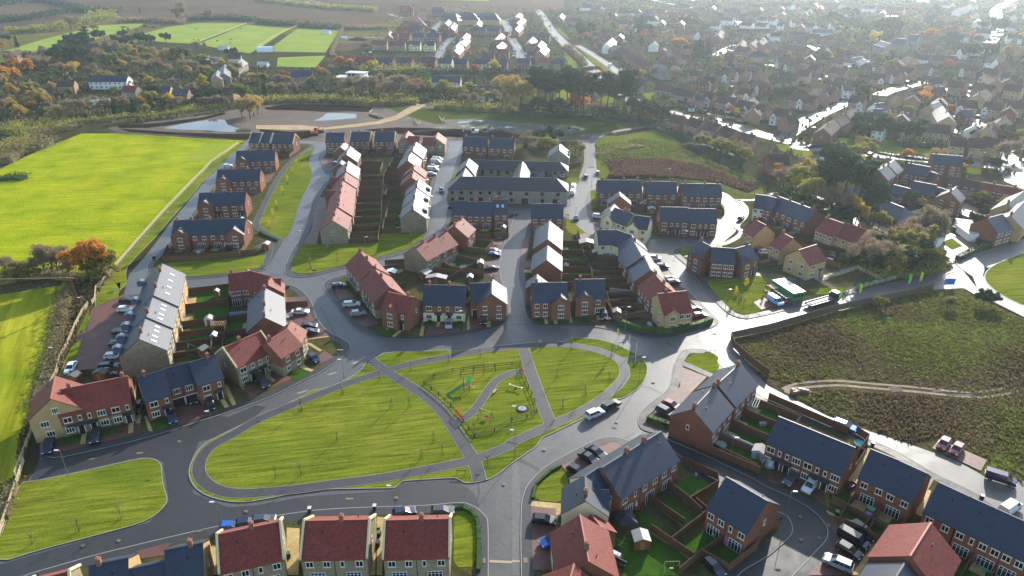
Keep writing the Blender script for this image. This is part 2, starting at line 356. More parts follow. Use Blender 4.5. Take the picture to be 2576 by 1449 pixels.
flat('pond', None, 0, pts('t10', '570,1220 650,1190 715,1140 900,1142 1010,1148 1010,1190 860,1204 700,1215'))
flat('haul_road', G_sand, .13, pts('t10', '700,1305 1000,1280 1240,1250 1420,1205 1560,1140 1710,1062 1700,1050 1620,1046 1520,1090 1400,1165 1220,1222 1000,1250 700,1285 450,1260 0,1262 0,1300 400,1310'))
flat('island_bank', G_mud, .12, pts('t00', '2270,1200 2576,1120 t10 100,1120 420,1150 440,1225 250,1225 60,1280 0,1290 t00 2400,1290 2290,1250'))
flat('village_ground', G_town, .02, Dp('-300,260 0,180 200,120 420,95 800,140 860,110 1420,60 1660,310 1075,256 600,262 290,318 0,330 -300,400'))
G_soil = ground('dark wet soil bank', [(.3, '1e1712'), (.7, '30261d')], .1, 1.0, fvar=.4)
flat('soil_bank', G_soil, .135, pts('t10', '80,1085 300,1052 600,1050 900,1058 1180,1082 1140,1128 900,1122 700,1128 420,1112 120,1108')); flat('soil_bank', None, 0, pts('t10', '1100,1305 1400,1285 1750,1290 2080,1320 2090,1385 1800,1370 1420,1345 1200,1330'))
flat('soil_bank', None, 0, pts('t00', '1180,1262 1600,1240 2050,1180 2260,1130 2270,1150 2060,1205 1700,1262 1480,1290 1200,1290')); flat('soil_bank', None, 0, pts('t10', '1130,1150 1240,1175 1290,1190 1220,1200 1140,1175'))
flat('soil_bank', None, 0, pts('t00', '1200,1295 1700,1330 2300,1350 2576,1345 2500,1400 1900,1370 1300,1330')); flat('soil_bank', None, 0, pts('t10', '30,1300 350,1330 650,1310 700,1330 400,1420 100,1380'))
# right-hand wild land, roundabout green, north-east rough field
flat('wild_land', G_wild, .06, pts('t22', '2200,515 2576,432 t32 0,432 620,250 1650,18 1960,0 2110,100 2576,310 3100,560 3100,1700 t33 3000,250 2576,480 2450,520 2200,460 1900,290 1500,150 1040,0 t32 1040,1449 600,1290 200,1090 0,985 t22 2440,850 2300,690'))
flat('rough_field', ground('rough wet grass', [(.3, '455818'), (.5, '5a6426'), (.7, '6c6436')], .04, 1.0, fvar=.4), .05, pts('t21', '830,0 900,-90 1300,-60 1560,-20 1700,30 1900,130 2100,240 2400,330 2520,420 2540,500 2420,560 2240,560 2100,450 1700,350 860,350 850,240'))
flat('rough_field', None, 0, pts('t20', '900,1400 1500,1290 1700,1449 900,1500'))
flat('bramble_patch', ground('dead brambles', [(.3, '3c3024'), (.6, '4e4032'), (.8, '5a4c34')], .08, .8, fvar=.7, bump=1.0, bdist=.5), .08, pts('t21', '940,170 1200,150 1550,140 1750,190 2100,280 2350,380 2480,440 2380,500 2100,400 1650,345 960,350 1000,280'))
flat('puddle', M_water, .10, pts('t32', '1200,1000 1330,990 1360,1040 1250,1055')); flat('puddle', None, 0, pts('t32', '1640,1020 1740,1010 1750,1050 1660,1055'))
flat('puddle', None, 0, pts('t32', '1780,1072 2050,1070 2060,1088 1800,1092'))
M_rut = ground('pale wheel-rutted mud', [(.3, '6e6048'), (.6, '8a7a5e'), (.8, '5e543c')], .12, 1.2, fvar=.3, wet=(.12, .6, .15))
_p = chaikin(pts('t32', '180,1040 300,985 430,972 700,955 1000,985 1450,1020 1760,1055 2070,1082 2300,1060 2576,980'), 2, False)
ribbon('muddy_track', M_rut, .09, _p, .55, 1.35); ribbon('muddy_track', None, 0, _p, -1.35, -.5); flat('muddy_track', None, 0, pts('t32', '170,1010 290,990 440,1040 430,1100 330,1110 160,1050'))
flat('verge', G_grass, .07, pts('t30', '130,1449 180,1420 450,1449 t31 860,50 1350,110 2100,190 2280,130 2500,60 2500,-30 1000,-60 300,-60'))
flat('verge', None, 0, pts('t31', '80,0 420,30 460,110 330,140 120,60')); flat('verge', None, 0, pts('t31', '1980,200 2150,230 2140,310 1960,290'))
flat('verge', None, 0, pts('t20', '660,470 700,470 1060,700 1080,790 1000,780 900,700 780,600')); flat('verge', None, 0, pts('t20', '520,500 560,540 660,640 650,700 580,700 530,600'))
flat('verge', None, 0, pts('t20', '580,800 760,780 800,790 640,850 590,860')); flat('verge', None, 0, pts('t20', '430,280 480,290 600,400 560,400'))
flat('verge', None, 0, pts('t20', '480,900 640,880 560,1000 400,1040')); flat('verge', None, 0, pts('t20', '840,1010 1000,950 1060,1010 980,1040'))
flat('verge', None, 0, pts('t20', '1300,940 1540,920 1520,970 1380,1010')); flat('verge', None, 0, pts('t20', '2000,550 2080,545 2090,590 2000,610'))
flat('verge', None, 0, pts('t20', '2120,1210 2400,1260 2560,1340 2400,1300')); flat('verge', None, 0, pts('t10', '1180,770 1300,770 1500,790 1520,860 1200,840'))
flat('verge', None, 0, pts('t10', '1700,790 1760,760 1780,900 1960,910 1900,960 1680,920')); flat('verge', None, 0, pts('t00', '450,1080 640,1040 620,1110 460,1150'))
flat('verge', None, 0, pts('t00', '1400,1090 1560,1050 1560,1130 1400,1150')); flat('verge', None, 0, pts('t00', '1720,1080 1960,1040 1950,1090 1740,1130'))
# roads outside the estate
ROADP = []
def road(name, mat, z, s, w, key='D'):
    p = chaikin(pts(key, s), 2, False); ribbon(name, mat, z, p, -w/2, w/2)
    for a, b in zip(p, p[1:]):
        n = int(math.hypot(b[0]-a[0], b[1]-a[1])/5)+1; ROADP.extend((a[0]+(b[0]-a[0])*i/n, a[1]+(b[1]-a[1])*i/n) for i in range(n))
for s, w in [('t20 262,100 330,200 400,310 520,430 650,550 760,650 850,740 930,790', 7.5), ('t20 930,790 1150,980 1300,1050 1500,1110 1800,1190 2100,1245 2380,1315 2576,1375 t30 150,1410 420,1480 t31 300,35 700,70 1100,110 1500,150 2000,205 2576,230', 7.5),
             ('t30 100,1400 200,1350 400,1210 600,1110 830,1015', 7), ('t30 1120,960 1200,920 1350,880 1560,830', 6), ('t20 2050,560 2180,480 2290,450', 6), ('t30 430,460 520,510', 6), ('t30 1830,1330 1950,1290 2060,1290', 9),
             ('t20 660,460 800,540 950,640 1080,740', 4.5), ('t10 1830,590 1890,450 1960,390 1990,340 1760,320 1880,210 1960,160', 5.5), ('t20 0,400 60,480 90,590', 6), ('t10 1340,140 1420,170 1500,180', 6), ('t20 2150,170 2300,220 2280,260', 6),
             ('t31 2576,230 2400,130 2300,60 2576,20', 7), ('t10 2460,200 2520,240 2576,400', 7), ('t30 2576,-60 2300,80 2290,200 2350,270 2200,430', 13), ('t30 1500,-60 1560,20', 14), ('t30 1130,165 1200,160 1500,165', 7), ('D 780,1 900,30', 3), ('t10 930,375 1300,385', 4),
             ('t30 460,300 420,330 380,350', 6), ('t20 1350,-20 1500,20 1700,60 2100,120 2200,180', 5), ('t20 2200,180 2576,330', 5), ('t30 0,650 200,700 320,760 500,800', 5), ('t30 1700,900 2000,900 2300,1160', 5)]:
    road('old_road', A_old, .17, s, w)
    p = chaikin(pts('D', s), 2, False); ribbon('far_pavement', A_pave, .14, p, -w/2-1.3, w/2+1.3)
flat('old_road', None, 0, pts('t31', '2250,170 2420,140 2576,150 2700,500 2520,440 2380,380 2330,280'))
flat('old_road', None, 0, pts('t31', '2100,1449 2060,1340 1900,1230 1880,1180 2100,1100 2400,1010 2700,920 2700,1080 2400,1190 2180,1260 2160,1330 2250,1449 t32 2330,60 2576,180 2800,300 2800,380 2576,300 2280,150 2110,90 1960,0 1700,0 t31 1650,1449'))
flat('roundabout_green', G_grass, .24, chaikin(pts('t31', '2170,1310 2250,1230 2400,1160 2576,1100 2900,1010 3100,1200 t32 3100,300 2576,190 2380,100 2260,20 t31 2180,1390')))
ribbon('roundabout_kerb', A_kerb, .25, chaikin(pts('t31', '2170,1310 2250,1230 2400,1160 2576,1100 2900,1010 3100,1200 t32 3100,300 2576,190 2380,100 2260,20 t31 2180,1390')), 0, -.25, True)
flat('drive_tan', G_blockt, .12, pts('t31', '1500,1020 1700,960 1840,900 2120,1010 1900,1160 1800,1250 1690,1230')); flat('drive_tan', None, 0, pts('t31', '860,600 1000,560 1340,800 1330,900 1250,930 1050,830 900,680'))
flat('drive_tan', None, 0, pts('t31', '1900,690 1980,600 2120,650 2100,700 2020,740')); flat('drive_tan', None, 0, pts('t20', '1960,1140 2400,1200 2380,1280 2100,1230')); flat('drive_tan', None, 0, pts('t30', '1860,1200 2300,1190 2290,1260 1900,1280'))
flat('verge_small', G_grass, .15, pts('t31', '1740,990 1850,950 1960,1030 1850,1070'))

# estate asphalt under everything
flat('road', A_road, .04, pts('D', '-160,1540 -160,1340 0,1300 85,1190 100,1164 100,1080 150,935 200,850 235,772 310,745 325,690 370,640 430,560 520,450 620,352 640,346 820,352 1130,350 1480,338 1495,330 1512,352 1500,430 1520,470 1815,470 t21 2110,480 2250,540 2340,640 2330,780 2230,900 2100,1010 1900,1010 1650,1050 t21 1900,1449 t22 2100,190 2400,300 2576,280 t32 300,180 t31 1050,1449 1650,1310 1900,1200 2100,1449 t32 1700,15 620,250 0,430 t22 2200,515 2300,690 t32 0,985 600,1290 1040,1449 t33 1500,150 1900,290 2200,460 2420,520 2576,490 2900,400 2900,1700 D 2700,1600 200,1600'))
ISL = {}
def island(key, s, mat, z=.16, kerb=True, pave=1.8, spans=None, rounds=2):
    """a block of ground standing a kerb's height above the road: body, kerb stones, pavement round it"""
    p = pts('D', s)
    if area(p) < 0: p = p[::-1]
    p = chaikin(p, rounds); ISL[key] = p
    mb = MB(); mb.prism(p, -.1, z); o = mb.put('plot_ground', mat); o['kind'] = 'structure'
    if kerb: ribbon('kerb', A_kerb, .165+.01, p, -.02, .13, True)
    if pave: ribbon('pavement', A_pave, .17, p, .2, .2+pave, True)
island('green', 't03 2290,0 2060,110 1960,230 1900,370 1905,470 1960,570 2080,650 2260,700 2420,715 2576,700 t13 400,620 760,580 1100,575 1390,570 1410,560 1470,500 1600,490 2005,465 2030,480 2100,522 2200,515 2330,490 2440,430 2576,320 t23 130,230 250,150 300,60 400,20 t22 450,1445 750,1300 980,1122 1110,1125 1300,1000 1360,880 1365,780 1310,710 1200,640 1060,575 900,525 750,508 590,503 530,545 250,550 0,567 t12 2120,625 1975,640 1880,622 1700,640 1300,650 1200,710 1090,765 1065,830 890,935 690,1020 590,1020 400,1130 0,1310', G_grass, pave=0, rounds=1)
island('west green', 'D -160,1380 t03 0,1320 400,1195 800,1090 1100,1010 1400,930 1560,850 1670,740 1690,670 1660,590 1635,480 1630,340 1590,290 1510,265 1400,270 1100,340 700,430 320,500 210,510 100,780 0,1080 D -100,1320', G_grass, pave=0, rounds=1)
island('south row', 'D 40,1540 60,1460 t03 260,1440 600,1345 1000,1230 1500,1110 2100,970 2576,880 t13 300,830 600,790 850,772 1300,755 1700,745 2000,715 2110,715 2230,770 2310,850 2340,900 2340,1449 D 1229,1620 40,1620', G_plot)
island('west block', 't03 400,310 1100,160 1500,60 t02 2200,1290 t12 0,1158 200,1080 500,920 650,860 955,640 950,570 900,530 700,430 600,290 560,130 480,40 420,0 D 735,718 700,713 644,703 575,716 462,724 385,738 300,744 235,772 205,850 150,935 110,1080', G_plot)
island('north-west block', 't01 2490,10 2350,200 2150,420 1950,680 1700,1000 1540,1150 1490,1210 1475,1260 1490,1310 1600,1350 1850,1370 2300,1330 t11 0,1285 80,1270 130,1240 200,1130 270,1000 340,860 380,740 420,600 480,480 530,380 560,300 550,260 520,200 515,150 540,90 600,20 t10 540,1440 0,1449', G_plot)
island('middle block', 't11 710,40 630,110 625,160 660,250 700,295 735,300 730,370 690,380 610,500 560,600 530,700 500,830 450,930 390,1040 340,1120 290,1240 285,1290 330,1330 450,1345 600,1330 850,1260 1200,1180 1500,1100 1640,1010 1700,960 1740,760 1760,600 1800,430 1850,250 1900,120 1950,30 1940,-20 710,-20', G_plot)
island('barn block', 'D 1165,352 1150,395 1134,445 1126,482 1122,510 1138,519 1290,521 1432,524 1440,505 1428,485 1448,470 1465,455 1480,415 1480,385 1478,352', G_plot)
island('centre block', 't11 1925,610 1900,800 1830,920 1600,1030 1500,1190 1250,1240 900,1310 720,1370 670,1410 680,1449 t12 740,100 820,210 900,320 1000,420 1150,480 1300,510 1500,530 1800,520 2100,480 2350,430 2480,380 2550,310 2550,200 2520,0 t11 2510,1449 2470,1380 2450,1250 2460,1130 2500,1000 2560,860 t21 20,740 30,690 D 1285,545 1150,528', G_plot)
island('east centre block', 't21 185,720 150,830 120,960 100,1080 70,1200 60,1280 70,1380 t22 100,0 115,100 130,250 160,320 210,360 300,390 600,385 900,400 1100,450 1300,500 1450,520 1600,510 1850,440 2000,410 2070,370 2080,330 2040,290 1870,130 1750,0 t21 1700,1449 1600,1290 1480,1150 1380,1080 1300,1010 1000,960 840,930 760,900 680,850 600,760 545,718', G_plot)
island('north-east block', 't21 800,460 745,500 740,620 760,720 820,810 900,850 1100,930 1380,960 1500,950 1900,960 2000,970 2060,900 2070,850 2060,790 2130,720 2140,680 2110,600 2070,500 D 1800,482 1505,482', G_plot)
island('far-east block', 't21 1650,1140 1610,1090 1640,1050 1820,1035 1860,1000 1990,1020 2120,1000 2250,930 2290,880 2230,850 2240,800 2320,730 2330,650 2290,600 2230,560 2300,560 2450,560 2576,490 t31 400,480 900,700 1000,1100 1700,1290 1400,1370 1100,1440 t32 700,100 380,180 0,275 t22 2450,300 2350,320 2200,280 2100,200 2000,90 1900,0 t21 1880,1400 1820,1310 1750,1220', G_plot)
island('south-east block', 't22 1700,640 1780,615 1960,622 2085,700 2050,745 2300,960 2460,1060 t32 0,1130 300,1260 800,1449 t33 1000,70 1300,200 1700,440 2100,620 2280,760 2576,920 2900,1100 2900,1800 t33 100,1700 240,1449 350,1340 480,1200 570,1110 600,1040 590,960 520,860 400,760 200,650 0,570 t23 2450,490 2200,370 1900,220 1600,100 1450,20 t22 1330,1440 1280,1400 1265,1310 1290,1250 1400,1150 1530,1060 1580,1000 1610,900 1620,800 1650,720', G_plot)
island('south block', 't23 95,1449 85,1100 90,800 100,680 140,560 200,480 300,380 400,310 550,230 700,150 850,80 950,55 1060,55 1180,95 1400,130 1600,170 1750,290 2060,475 2120,510 2300,610 2576,740 t33 100,810 185,840 230,900 255,980 230,1060 100,1170 0,1260 t23 2240,1449 D 1840,1520 1760,1620 D 1310,1620', G_plot)
# darker surfacing on the two side streets; cul-de-sac shade is put into the colour
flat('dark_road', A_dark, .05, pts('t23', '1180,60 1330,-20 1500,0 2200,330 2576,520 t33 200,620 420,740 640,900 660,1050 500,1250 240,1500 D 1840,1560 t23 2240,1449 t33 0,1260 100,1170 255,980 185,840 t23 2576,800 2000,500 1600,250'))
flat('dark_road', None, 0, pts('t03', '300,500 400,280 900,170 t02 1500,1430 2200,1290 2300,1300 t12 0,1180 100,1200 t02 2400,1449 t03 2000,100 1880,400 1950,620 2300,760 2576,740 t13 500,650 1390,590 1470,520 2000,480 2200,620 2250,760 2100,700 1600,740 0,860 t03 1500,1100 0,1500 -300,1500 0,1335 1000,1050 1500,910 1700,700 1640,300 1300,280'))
island('meadow verge', 't01 2400,4 2470,6 2290,140 2070,350 1870,590 1690,790 1530,980 1300,1210 1262,1300 1285,1400 1240,1449 t02 1000,180 950,200 980,20 t01 1030,1430 1175,1250 1400,985 1700,640 1890,440 2140,190', G_grass, pave=0, rounds=1)
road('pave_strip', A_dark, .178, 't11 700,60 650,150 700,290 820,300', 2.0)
# green strips with grass to the kerb, laid over the planting earth
def patch(name, mat, z, s, r=1): flat(name, mat, z, chaikin(pts('D', s), r) if r else pts('D', s))
Gr = lambda s, r=1: patch('grass_area', G_grass, .19, s, r)
Gr('t11 600,20 540,130 530,200 565,290 540,380 490,480 430,600 390,740 350,860 290,970 120,900 20,820 10,780 40,680 90,590 130,490 210,340 300,220 420,110 560,30')
Gr('t01 1600,1210 1700,1200 2576,1130 t11 130,1120 60,1240 0,1262 t01 2300,1305 1850,1345 1580,1330 1540,1260')
Gr('t11 470,1010 600,1020 950,1010 1240,985 1260,880 1700,860 1690,930 1640,985 1500,1070 1200,1150 850,1230 600,1300 450,1310 360,1290 345,1240 400,1130')
Gr('t21 545,745 600,770 690,860 750,905 660,930 540,880'); Gr('t11 2030,210 2010,300 1985,400 1975,560 1920,570 1940,470 1980,330', 0)
Gr('t21 560,340 690,335 680,390 600,400 540,370'); Gr('t22 1990,0 2100,120 2200,220 2320,270 2450,250 2510,225 2430,150 2576,90 t32 330,-60 100,-140 t21 2450,1330 2200,1340 1950,1380')
Gr('t22 1860,660 1925,662 1960,640 2085,700 2060,745 2090,810 2010,880 1720,745 1800,680'); Gr('t21 1690,1050 1820,1048 1815,1110 1700,1115')
Gr('t32 380,20 620,0 820,0 700,60 500,70', 0); Gr('t13 1990,800 2100,800 2200,850 2230,950 2220,1370 1985,1370 1990,1100'); Gr('t23 215,690 240,560 470,375 560,440 560,600 500,720')
Gr('t02 1240,75 1000,180 960,180 1080,-20 1250,-60 t01 1300,1390 1200,1260 1100,1300'); Gr('t02 890,210 905,260 870,420 810,440 750,520'); Gr('t02 840,545 780,700 640,780 620,840 700,910 600,900 640,760 740,560')
Gr('t21 790,480 850,460 855,640 800,650', 0); Gr('t21 2110,600 2140,640 2140,720 2060,760', 0); Gr('t33 560,620 600,610 620,700 600,780', 0)
# block-paved yards and drives
Bk = lambda s, r=0: patch('paved_yard', G_block, .185, s, r)
Bk('t02 1240,72 1100,130 945,205 915,230 880,440 790,460 760,540 845,545 780,700 640,800 645,850 720,908 980,880 1230,870 1250,660 1450,100')
Bk('t11 470,1015 560,860 590,660 640,540 760,540 740,700 660,850 640,870 610,1015'); Bk('t12 270,100 500,95 530,180 560,290 640,400 730,485 490,520 300,400 290,240'); Bk('t12 790,20 880,10 1010,90 840,130'); Bk('t12 860,140 980,110 1170,290 990,340 920,260')
Bk('t12 990,340 1170,295 1230,365 1100,400'); Bk('t12 1750,385 2065,355 2060,440 1690,490'); Bk('t12 2160,260 2260,260 2300,400 2150,425'); Bk('t22 365,260 530,262 530,350 370,352'); Bk('t22 780,270 960,265 985,355 800,352')
Bk('t22 1700,70 1820,180 2000,300 1900,330 1700,300 1640,100'); Bk('t21 1480,1170 1700,1449 1560,1449 1400,1200'); Bk('t21 800,690 950,680 950,830 850,790'); Bk('t21 1480,890 2030,900 2030,945 1500,940')
Bk('t22 1700,800 1960,900 1800,1060 1690,1200 1600,1400 1380,1310 1560,1130 1690,1000'); Bk('t23 500,350 860,160 1010,110 1110,140 700,480 580,430'); Bk('t23 190,760 470,770 440,1400 210,1400'); Bk('t33 600,840 880,990 1090,1080 840,1449 400,1449 560,1270 690,1100')
Bk('t33 0,350 690,620 610,770 450,660 0,500'); Bk('t02 1750,1130 2040,1090 2200,1250 1800,1390 1700,1290'); Bk('t03 410,200 1410,-30 1420,20 400,260'); Bk('t02 1190,1400 1420,1350 1420,1449 1190,1449'); Bk('t12 100,905 240,840 365,920 150,1010 0,1080 0,1000'); Bk('t12 600,800 620,700 690,635 785,700')
Bk('t02 2440,1000 2576,960 2576,1100 2520,1120'); Bk('t11 2290,1190 2450,1180 2440,1320 2290,1330'); Bk('t11 2360,960 2490,980 2470,1030 2340,1010'); Bk('t21 110,960 160,990 150,1140 70,1250'); Bk('t21 130,1180 210,1180 200,1250 110,1255')
Bk('t21 640,930 740,900 830,960 830,1030 700,1010'); Bk('t33 1650,170 1720,80 2200,290 2140,400'); Bk('t22 2430,150 2510,225 2576,200 t32 100,190 130,160 0,60 t22 2560,90'); Bk('t31 560,1120 750,1200 700,1260 520,1200'); Bk('t21 1820,1100 1800,1150 1720,1140'); Bk('t03 1370,1210 1720,1120 1660,1250 1400,1290')
Bk('t33 1560,430 1670,480 1600,600 1540,570'); Bk('t11 1720,140 1860,160 1820,340 1725,350'); Bk('t11 640,150 780,150 780,280 700,280'); Bk('t11 70,290 200,290 130,390 80,400'); Bk('t22 1470,1400 1340,1330 1390,1300 1600,1400')
# tan verges, patios and slab paths
Sl = lambda s: patch('slab_path', G_slab, .20, s, 0)
for s in ['t12 500,560 550,560 670,635 640,645', 't12 380,740 430,730 550,830 510,845', 't12 1255,460 1370,345 1395,350 1300,470', 't12 1645,490 1680,320 1710,320 1680,490', 't12 2120,430 2130,150 2155,150 2150,425', 't12 2320,300 2360,300 2360,400 2320,400', 't22 570,240 590,240 608,352 580,352',
          't02 1450,1300 1480,1290 1540,1449 1500,1449', 't02 2240,990 2290,980 2380,1180 2340,1190', 't02 1380,1280 1430,1270 1410,1370 1370,1370', 't02 2420,960 2500,1000 2440,1030', 't23 190,700 510,730 510,850 440,840 440,780 190,755', 't33 1090,1080 1150,1110 900,1449 840,1449', 't33 580,790 880,950 830,940 600,830',
          't33 1000,170 1040,180 880,540 780,480', 't33 1560,570 1640,600 1540,860 1480,830', 't12 490,520 730,488 735,500 500,530', 't13 1010,860 1215,870 1200,1449 1000,1449', 't13 310,970 440,980 430,1449 310,1449', 't13 1220,860 1290,870 1270,1449 1215,1449',
          't03 2110,1150 2170,1150 2190,1449 2140,1449', 't12 80,870 160,860 120,930', 't21 115,1270 200,1270 200,1300 120,1300', 't21 2060,1020 2090,1000 2150,1100 2120,1140']: Sl(s)
for s in ['t23 1640,580 1790,440 2010,520 1780,720', 't23 1440,720 1560,640 1830,870 1740,945', 't23 1225,860 1330,815 1640,1060 1580,1115', 't23 990,1060 1190,1050 1380,1020 1820,1310 1680,1449 1130,1449 1110,1180 1000,1150', 't23 1650,1165 1900,1020 2070,1090 1830,1290', 't23 2010,1250 2180,1170 2390,1250 2170,1345', 't33 700,610 930,690 1050,790 1000,890 670,700', 't33 1110,840 1300,880 1260,1000 1050,900']:
    flat('lawn', G_lawn, .182, pts('D', s))
# footpaths across the green
def path(s, w, mat=A_path, z=.20, edge=True):
    p = chaikin(pts('D', s), 2, False); ribbon('footpath', mat, z, p, -w/2, w/2)
    if edge: ribbon('path_edging', A_kerb, z-.003, p, -w/2-.08, w/2+.08)
path('t12 0,1340 t03 2310,50 2110,150 2015,280 1995,400 2030,480 2120,560 2250,610 2400,628 2576,620 t13 400,585 750,535 1250,475 1700,390 2150,300 2400,210 2576,130 t23 0,110 200,20 t22 420,1370 700,1250 950,1090 1100,950 1140,870 1120,780 1060,710 900,640 700,595 500,572 300,572 0,598 t12 2200,640 1900,705 1650,748 1400,810 1250,860 900,970 600,1090 300,1210 0,1340', 2.3)
path('t12 1150,730 1300,840 1500,960 1750,1120 1900,1280 2000,1430 t13 2080,120 2190,290 2230,400 2250,500', 2.6, z=.204)
path('t22 105,590 180,820 260,1050 385,1375', 2.6, z=.204); path('t12 2010,1360 2180,1260 2270,1140 2350,1010 2450,910 2576,858 t22 60,850 175,838', 2.0, z=.208); path('t22 1120,735 1330,700', 1.9, z=.208)
path('t11 570,30 400,130 280,260 190,400 110,560 50,690 0,800 10,840 130,920 260,975', 2.0); path('t11 0,1050 170,960 110,1190 60,1260', 1.8, z=.204)
path('t20 t21 800,236 790,150 795,0 t20 820,1400 950,1340 1200,1300 1500,1250', 3.0, A_old); path('t21 1910,1360 2150,1350 2420,1310 2576,1330 t31 0,1345 300,1400 500,1370 700,1310 900,1240 950,1230', 2.2, z=.204)
path('t22 1700,755 2010,890', 1.6, A_pave)
# ramp lines and ironwork in the road
for s in ['t13 2350,1290 2576,1300 2576,1325 2350,1315', 't23 0,1290 80,1295 80,1310 0,1310']: flat('tactile_strip', simple('pale ramp strip', '9c8c6c', .7), .062, pts('D', s))
for s in ['t33 300,850 330,845 345,872 318,878', 't33 310,1078 350,1075 350,1105 318,1108', 't33 490,1060 520,1062 532,1088 505,1085', 't33 590,925 620,930 628,965 598,960', 't03 820,1145 860,1138 850,1160 828,1166', 't03 1180,1088 1222,1090 1212,1112 1185,1115', 't13 1395,658 1428,656 1430,680 1397,682',
          't13 2480,520 2510,518 2510,540 2482,542', 't23 110,1275 155,1275 155,1325 115,1325', 't23 305,170 345,172 340,195 308,192', 't03 2460,795 2500,795 2490,818 2462,818', 't03 1975,1000 2035,990 2030,1012 1985,1020', 't22 1410,940 1445,945 1435,962 1405,958', 't22 1040,1345 1070,1345 1068,1362 1040,1360', 't13 2280,1280 2310,1280 2310,1330 2282,1330']:
    flat('manhole_covers', simple('iron cover', '6a5a4a', .6), .21, pts('D', s))
for s in ['t31 2100,1182 2170,1160', 't31 2210,1145 2280,1125', 't31 2320,1112 2390,1092', 't31 2430,1080 2500,1060', 't31 2380,240 2500,330']:
    ribbon('road_marking', M_white, .19, pts('D', s), -.12, .12)
for s, w in [('t22 1310,988 1400,1010 1520,1072', .5), ('t22 1545,540 1620,590 1710,640', .35), ('t23 60,275 180,330 280,395', .9), ('t11 640,1345 700,1372', .3), ('t11 60,1310 250,1330', .3), ('t13 2235,510 2245,620 2220,720', .3), ('t03 1740,860 2050,795', .15), ('t22 0,372 160,368', .3), ('t22 900,420 1100,470 1280,560', .2), ('t12 640,180 800,470', .2), ('t21 400,690 430,900', .25), ('t23 1140,60 1230,15', .3)]:
    p = pts('D', s); ribbon('road_seam', A_dark, .051, p, -w/2, w/2)
for s in ['t12 720,870 800,845 820,855 740,880', 't12 950,770 1070,700 1120,690 1000,765', 't12 400,1060 520,1025 530,1035 430,1068', 't02 1700,1440 1790,1410 1800,1425 1720,1449', 't03 880,275 950,262 955,270 890,282', 't03 1370,212 1440,205 1440,213 1375,220', 't03 1780,92 1820,88 1810,105', 't13 900,665 980,668 985,678 910,680']:
    flat('dried_mud', simple('dried mud on the road', '8a7a5c', .9), .054, pts('D', s))
for s in ['t22 1590,770 1620,770 1560,1000 1530,1050 1580,900', 't23 1150,60 1330,-20 1240,80', 't22 1780,600 2140,560 2060,700 1960,630', 't11 0,1300 90,1290 140,1380 60,1449 -100,1449', 't22 200,395 600,390 1000,440 900,450 400,405', 't23 0,330 60,300 90,700 60,1449 0,1449']:
    flat('worn_surface', asphalt('patched asphalt', '585550', .4, .58, .36), .0525, pts('D', s))
# far bits of town tarmac seen as pale slivers between the roofs
def end_sheets():
    for n, (mb, mat, z) in SHEETS.items():
        o = mb.put(n, mat); o['kind'] = 'structure'
# ================================================================ BUILDINGS
PM = {}
def cached(key, fn):
    if key not in PM: PM[key] = fn()
    return PM[key]
def win_mesh(w, h, cols, sill=True, bars=False):
    """window frame: proud surround, mullions, sill and head; faces -Y, origin at sill centre on the wall plane"""
    def f():
        mb = MB(); t = .075; p = -.06
        mb.box(-w/2, -w/2+t, p, .01, 0, h); mb.box(w/2-t, w/2, p, .01, 0, h); mb.box(-w/2+t, w/2-t, p, .01, 0, t); mb.box(-w/2+t, w/2-t, p, .01, h-t, h)
        for i in range(1, cols):
            x = -w/2 + w*i/cols; mb.box(x-t/2, x+t/2, p+.005, .01, t, h-t)
        if bars: mb.box(-w/2+t, w/2-t, p+.01, .01, h*.74, h*.74+.05)
        if sill:
            mb.box(-w/2-.09, w/2+.09, p-.05, .01, -.13, -.005, 1); mb.box(-w/2-.09, w/2+.09, -.03, .01, h+.005, h+.18, 1)
        return mb.mesh('window frame', [M_frame, M_stone])
    return cached(('w', w, h, cols, sill, bars), f)
def pane_mesh(w, h):
    return cached(('p', w, h), lambda: (lambda mb: (mb.box(-w/2+.05, w/2-.05, -.025, .005, .05, h-.05), mb.mesh('glass', M_glass))[1])(MB()))
def far_win(w, h):
    def f():
        mb = MB(); t = .09; mb.box(-w/2, w/2, -.04, .01, 0, h, 0)
        n = 2 if w > .8 else 1
        for i in range(n): mb.box(-w/2+t+i*(w-t)/n, -w/2+(i+1)*(w-t)/n, -.055, -.035, t, h-t, 1)
        return mb.mesh('far window', [M_frame, M_glass])
    return cached(('fw', w, h), f)
def window(par, m, w, h, cols=2, far=False, sill=True, bars=False):
    if far: return ob('window', far_win(w, h), par, m)
    o = ob('window', win_mesh(w, h, cols, sill, bars), par, m); ob('pane', pane_mesh(w, h), o); return o
def door(par, m, canopy=True):
    def d():
        mb = MB(); mb.box(-.5, .5, -.05, .01, 0, 2.1); mb.box(-.62, -.5, -.07, .01, 0, 2.2, 1); mb.box(.5, .62, -.07, .01, 0, 2.2, 1); mb.box(-.5, .5, -.07, .01, 2.1, 2.2, 1)
        mb.box(-.2, .2, -.06, -.04, 1.45, 1.8, 2); return mb.mesh('door', [M_door, M_frame, M_glass])
    ob('door', cached('door', d), par, m)
    if canopy:
        def c():
            mb = MB(); mb.poly([(-.95, 0, 2.75), (.95, 0, 2.75), (.95, -.75, 2.4), (-.95, -.75, 2.4)][::-1]); mb.box(-.95, .95, -.75, 0, 2.28, 2.4); mb.poly([(-.95, 0, 2.4), (-.95, 0, 2.75), (-.95, -.75, 2.4)]); mb.poly([(.95, 0, 2.4), (.95, -.75, 2.4), (.95, 0, 2.75)])
            return mb.mesh('canopy', M_lead)
        ob('canopy', cached('canopy', c), par, m)
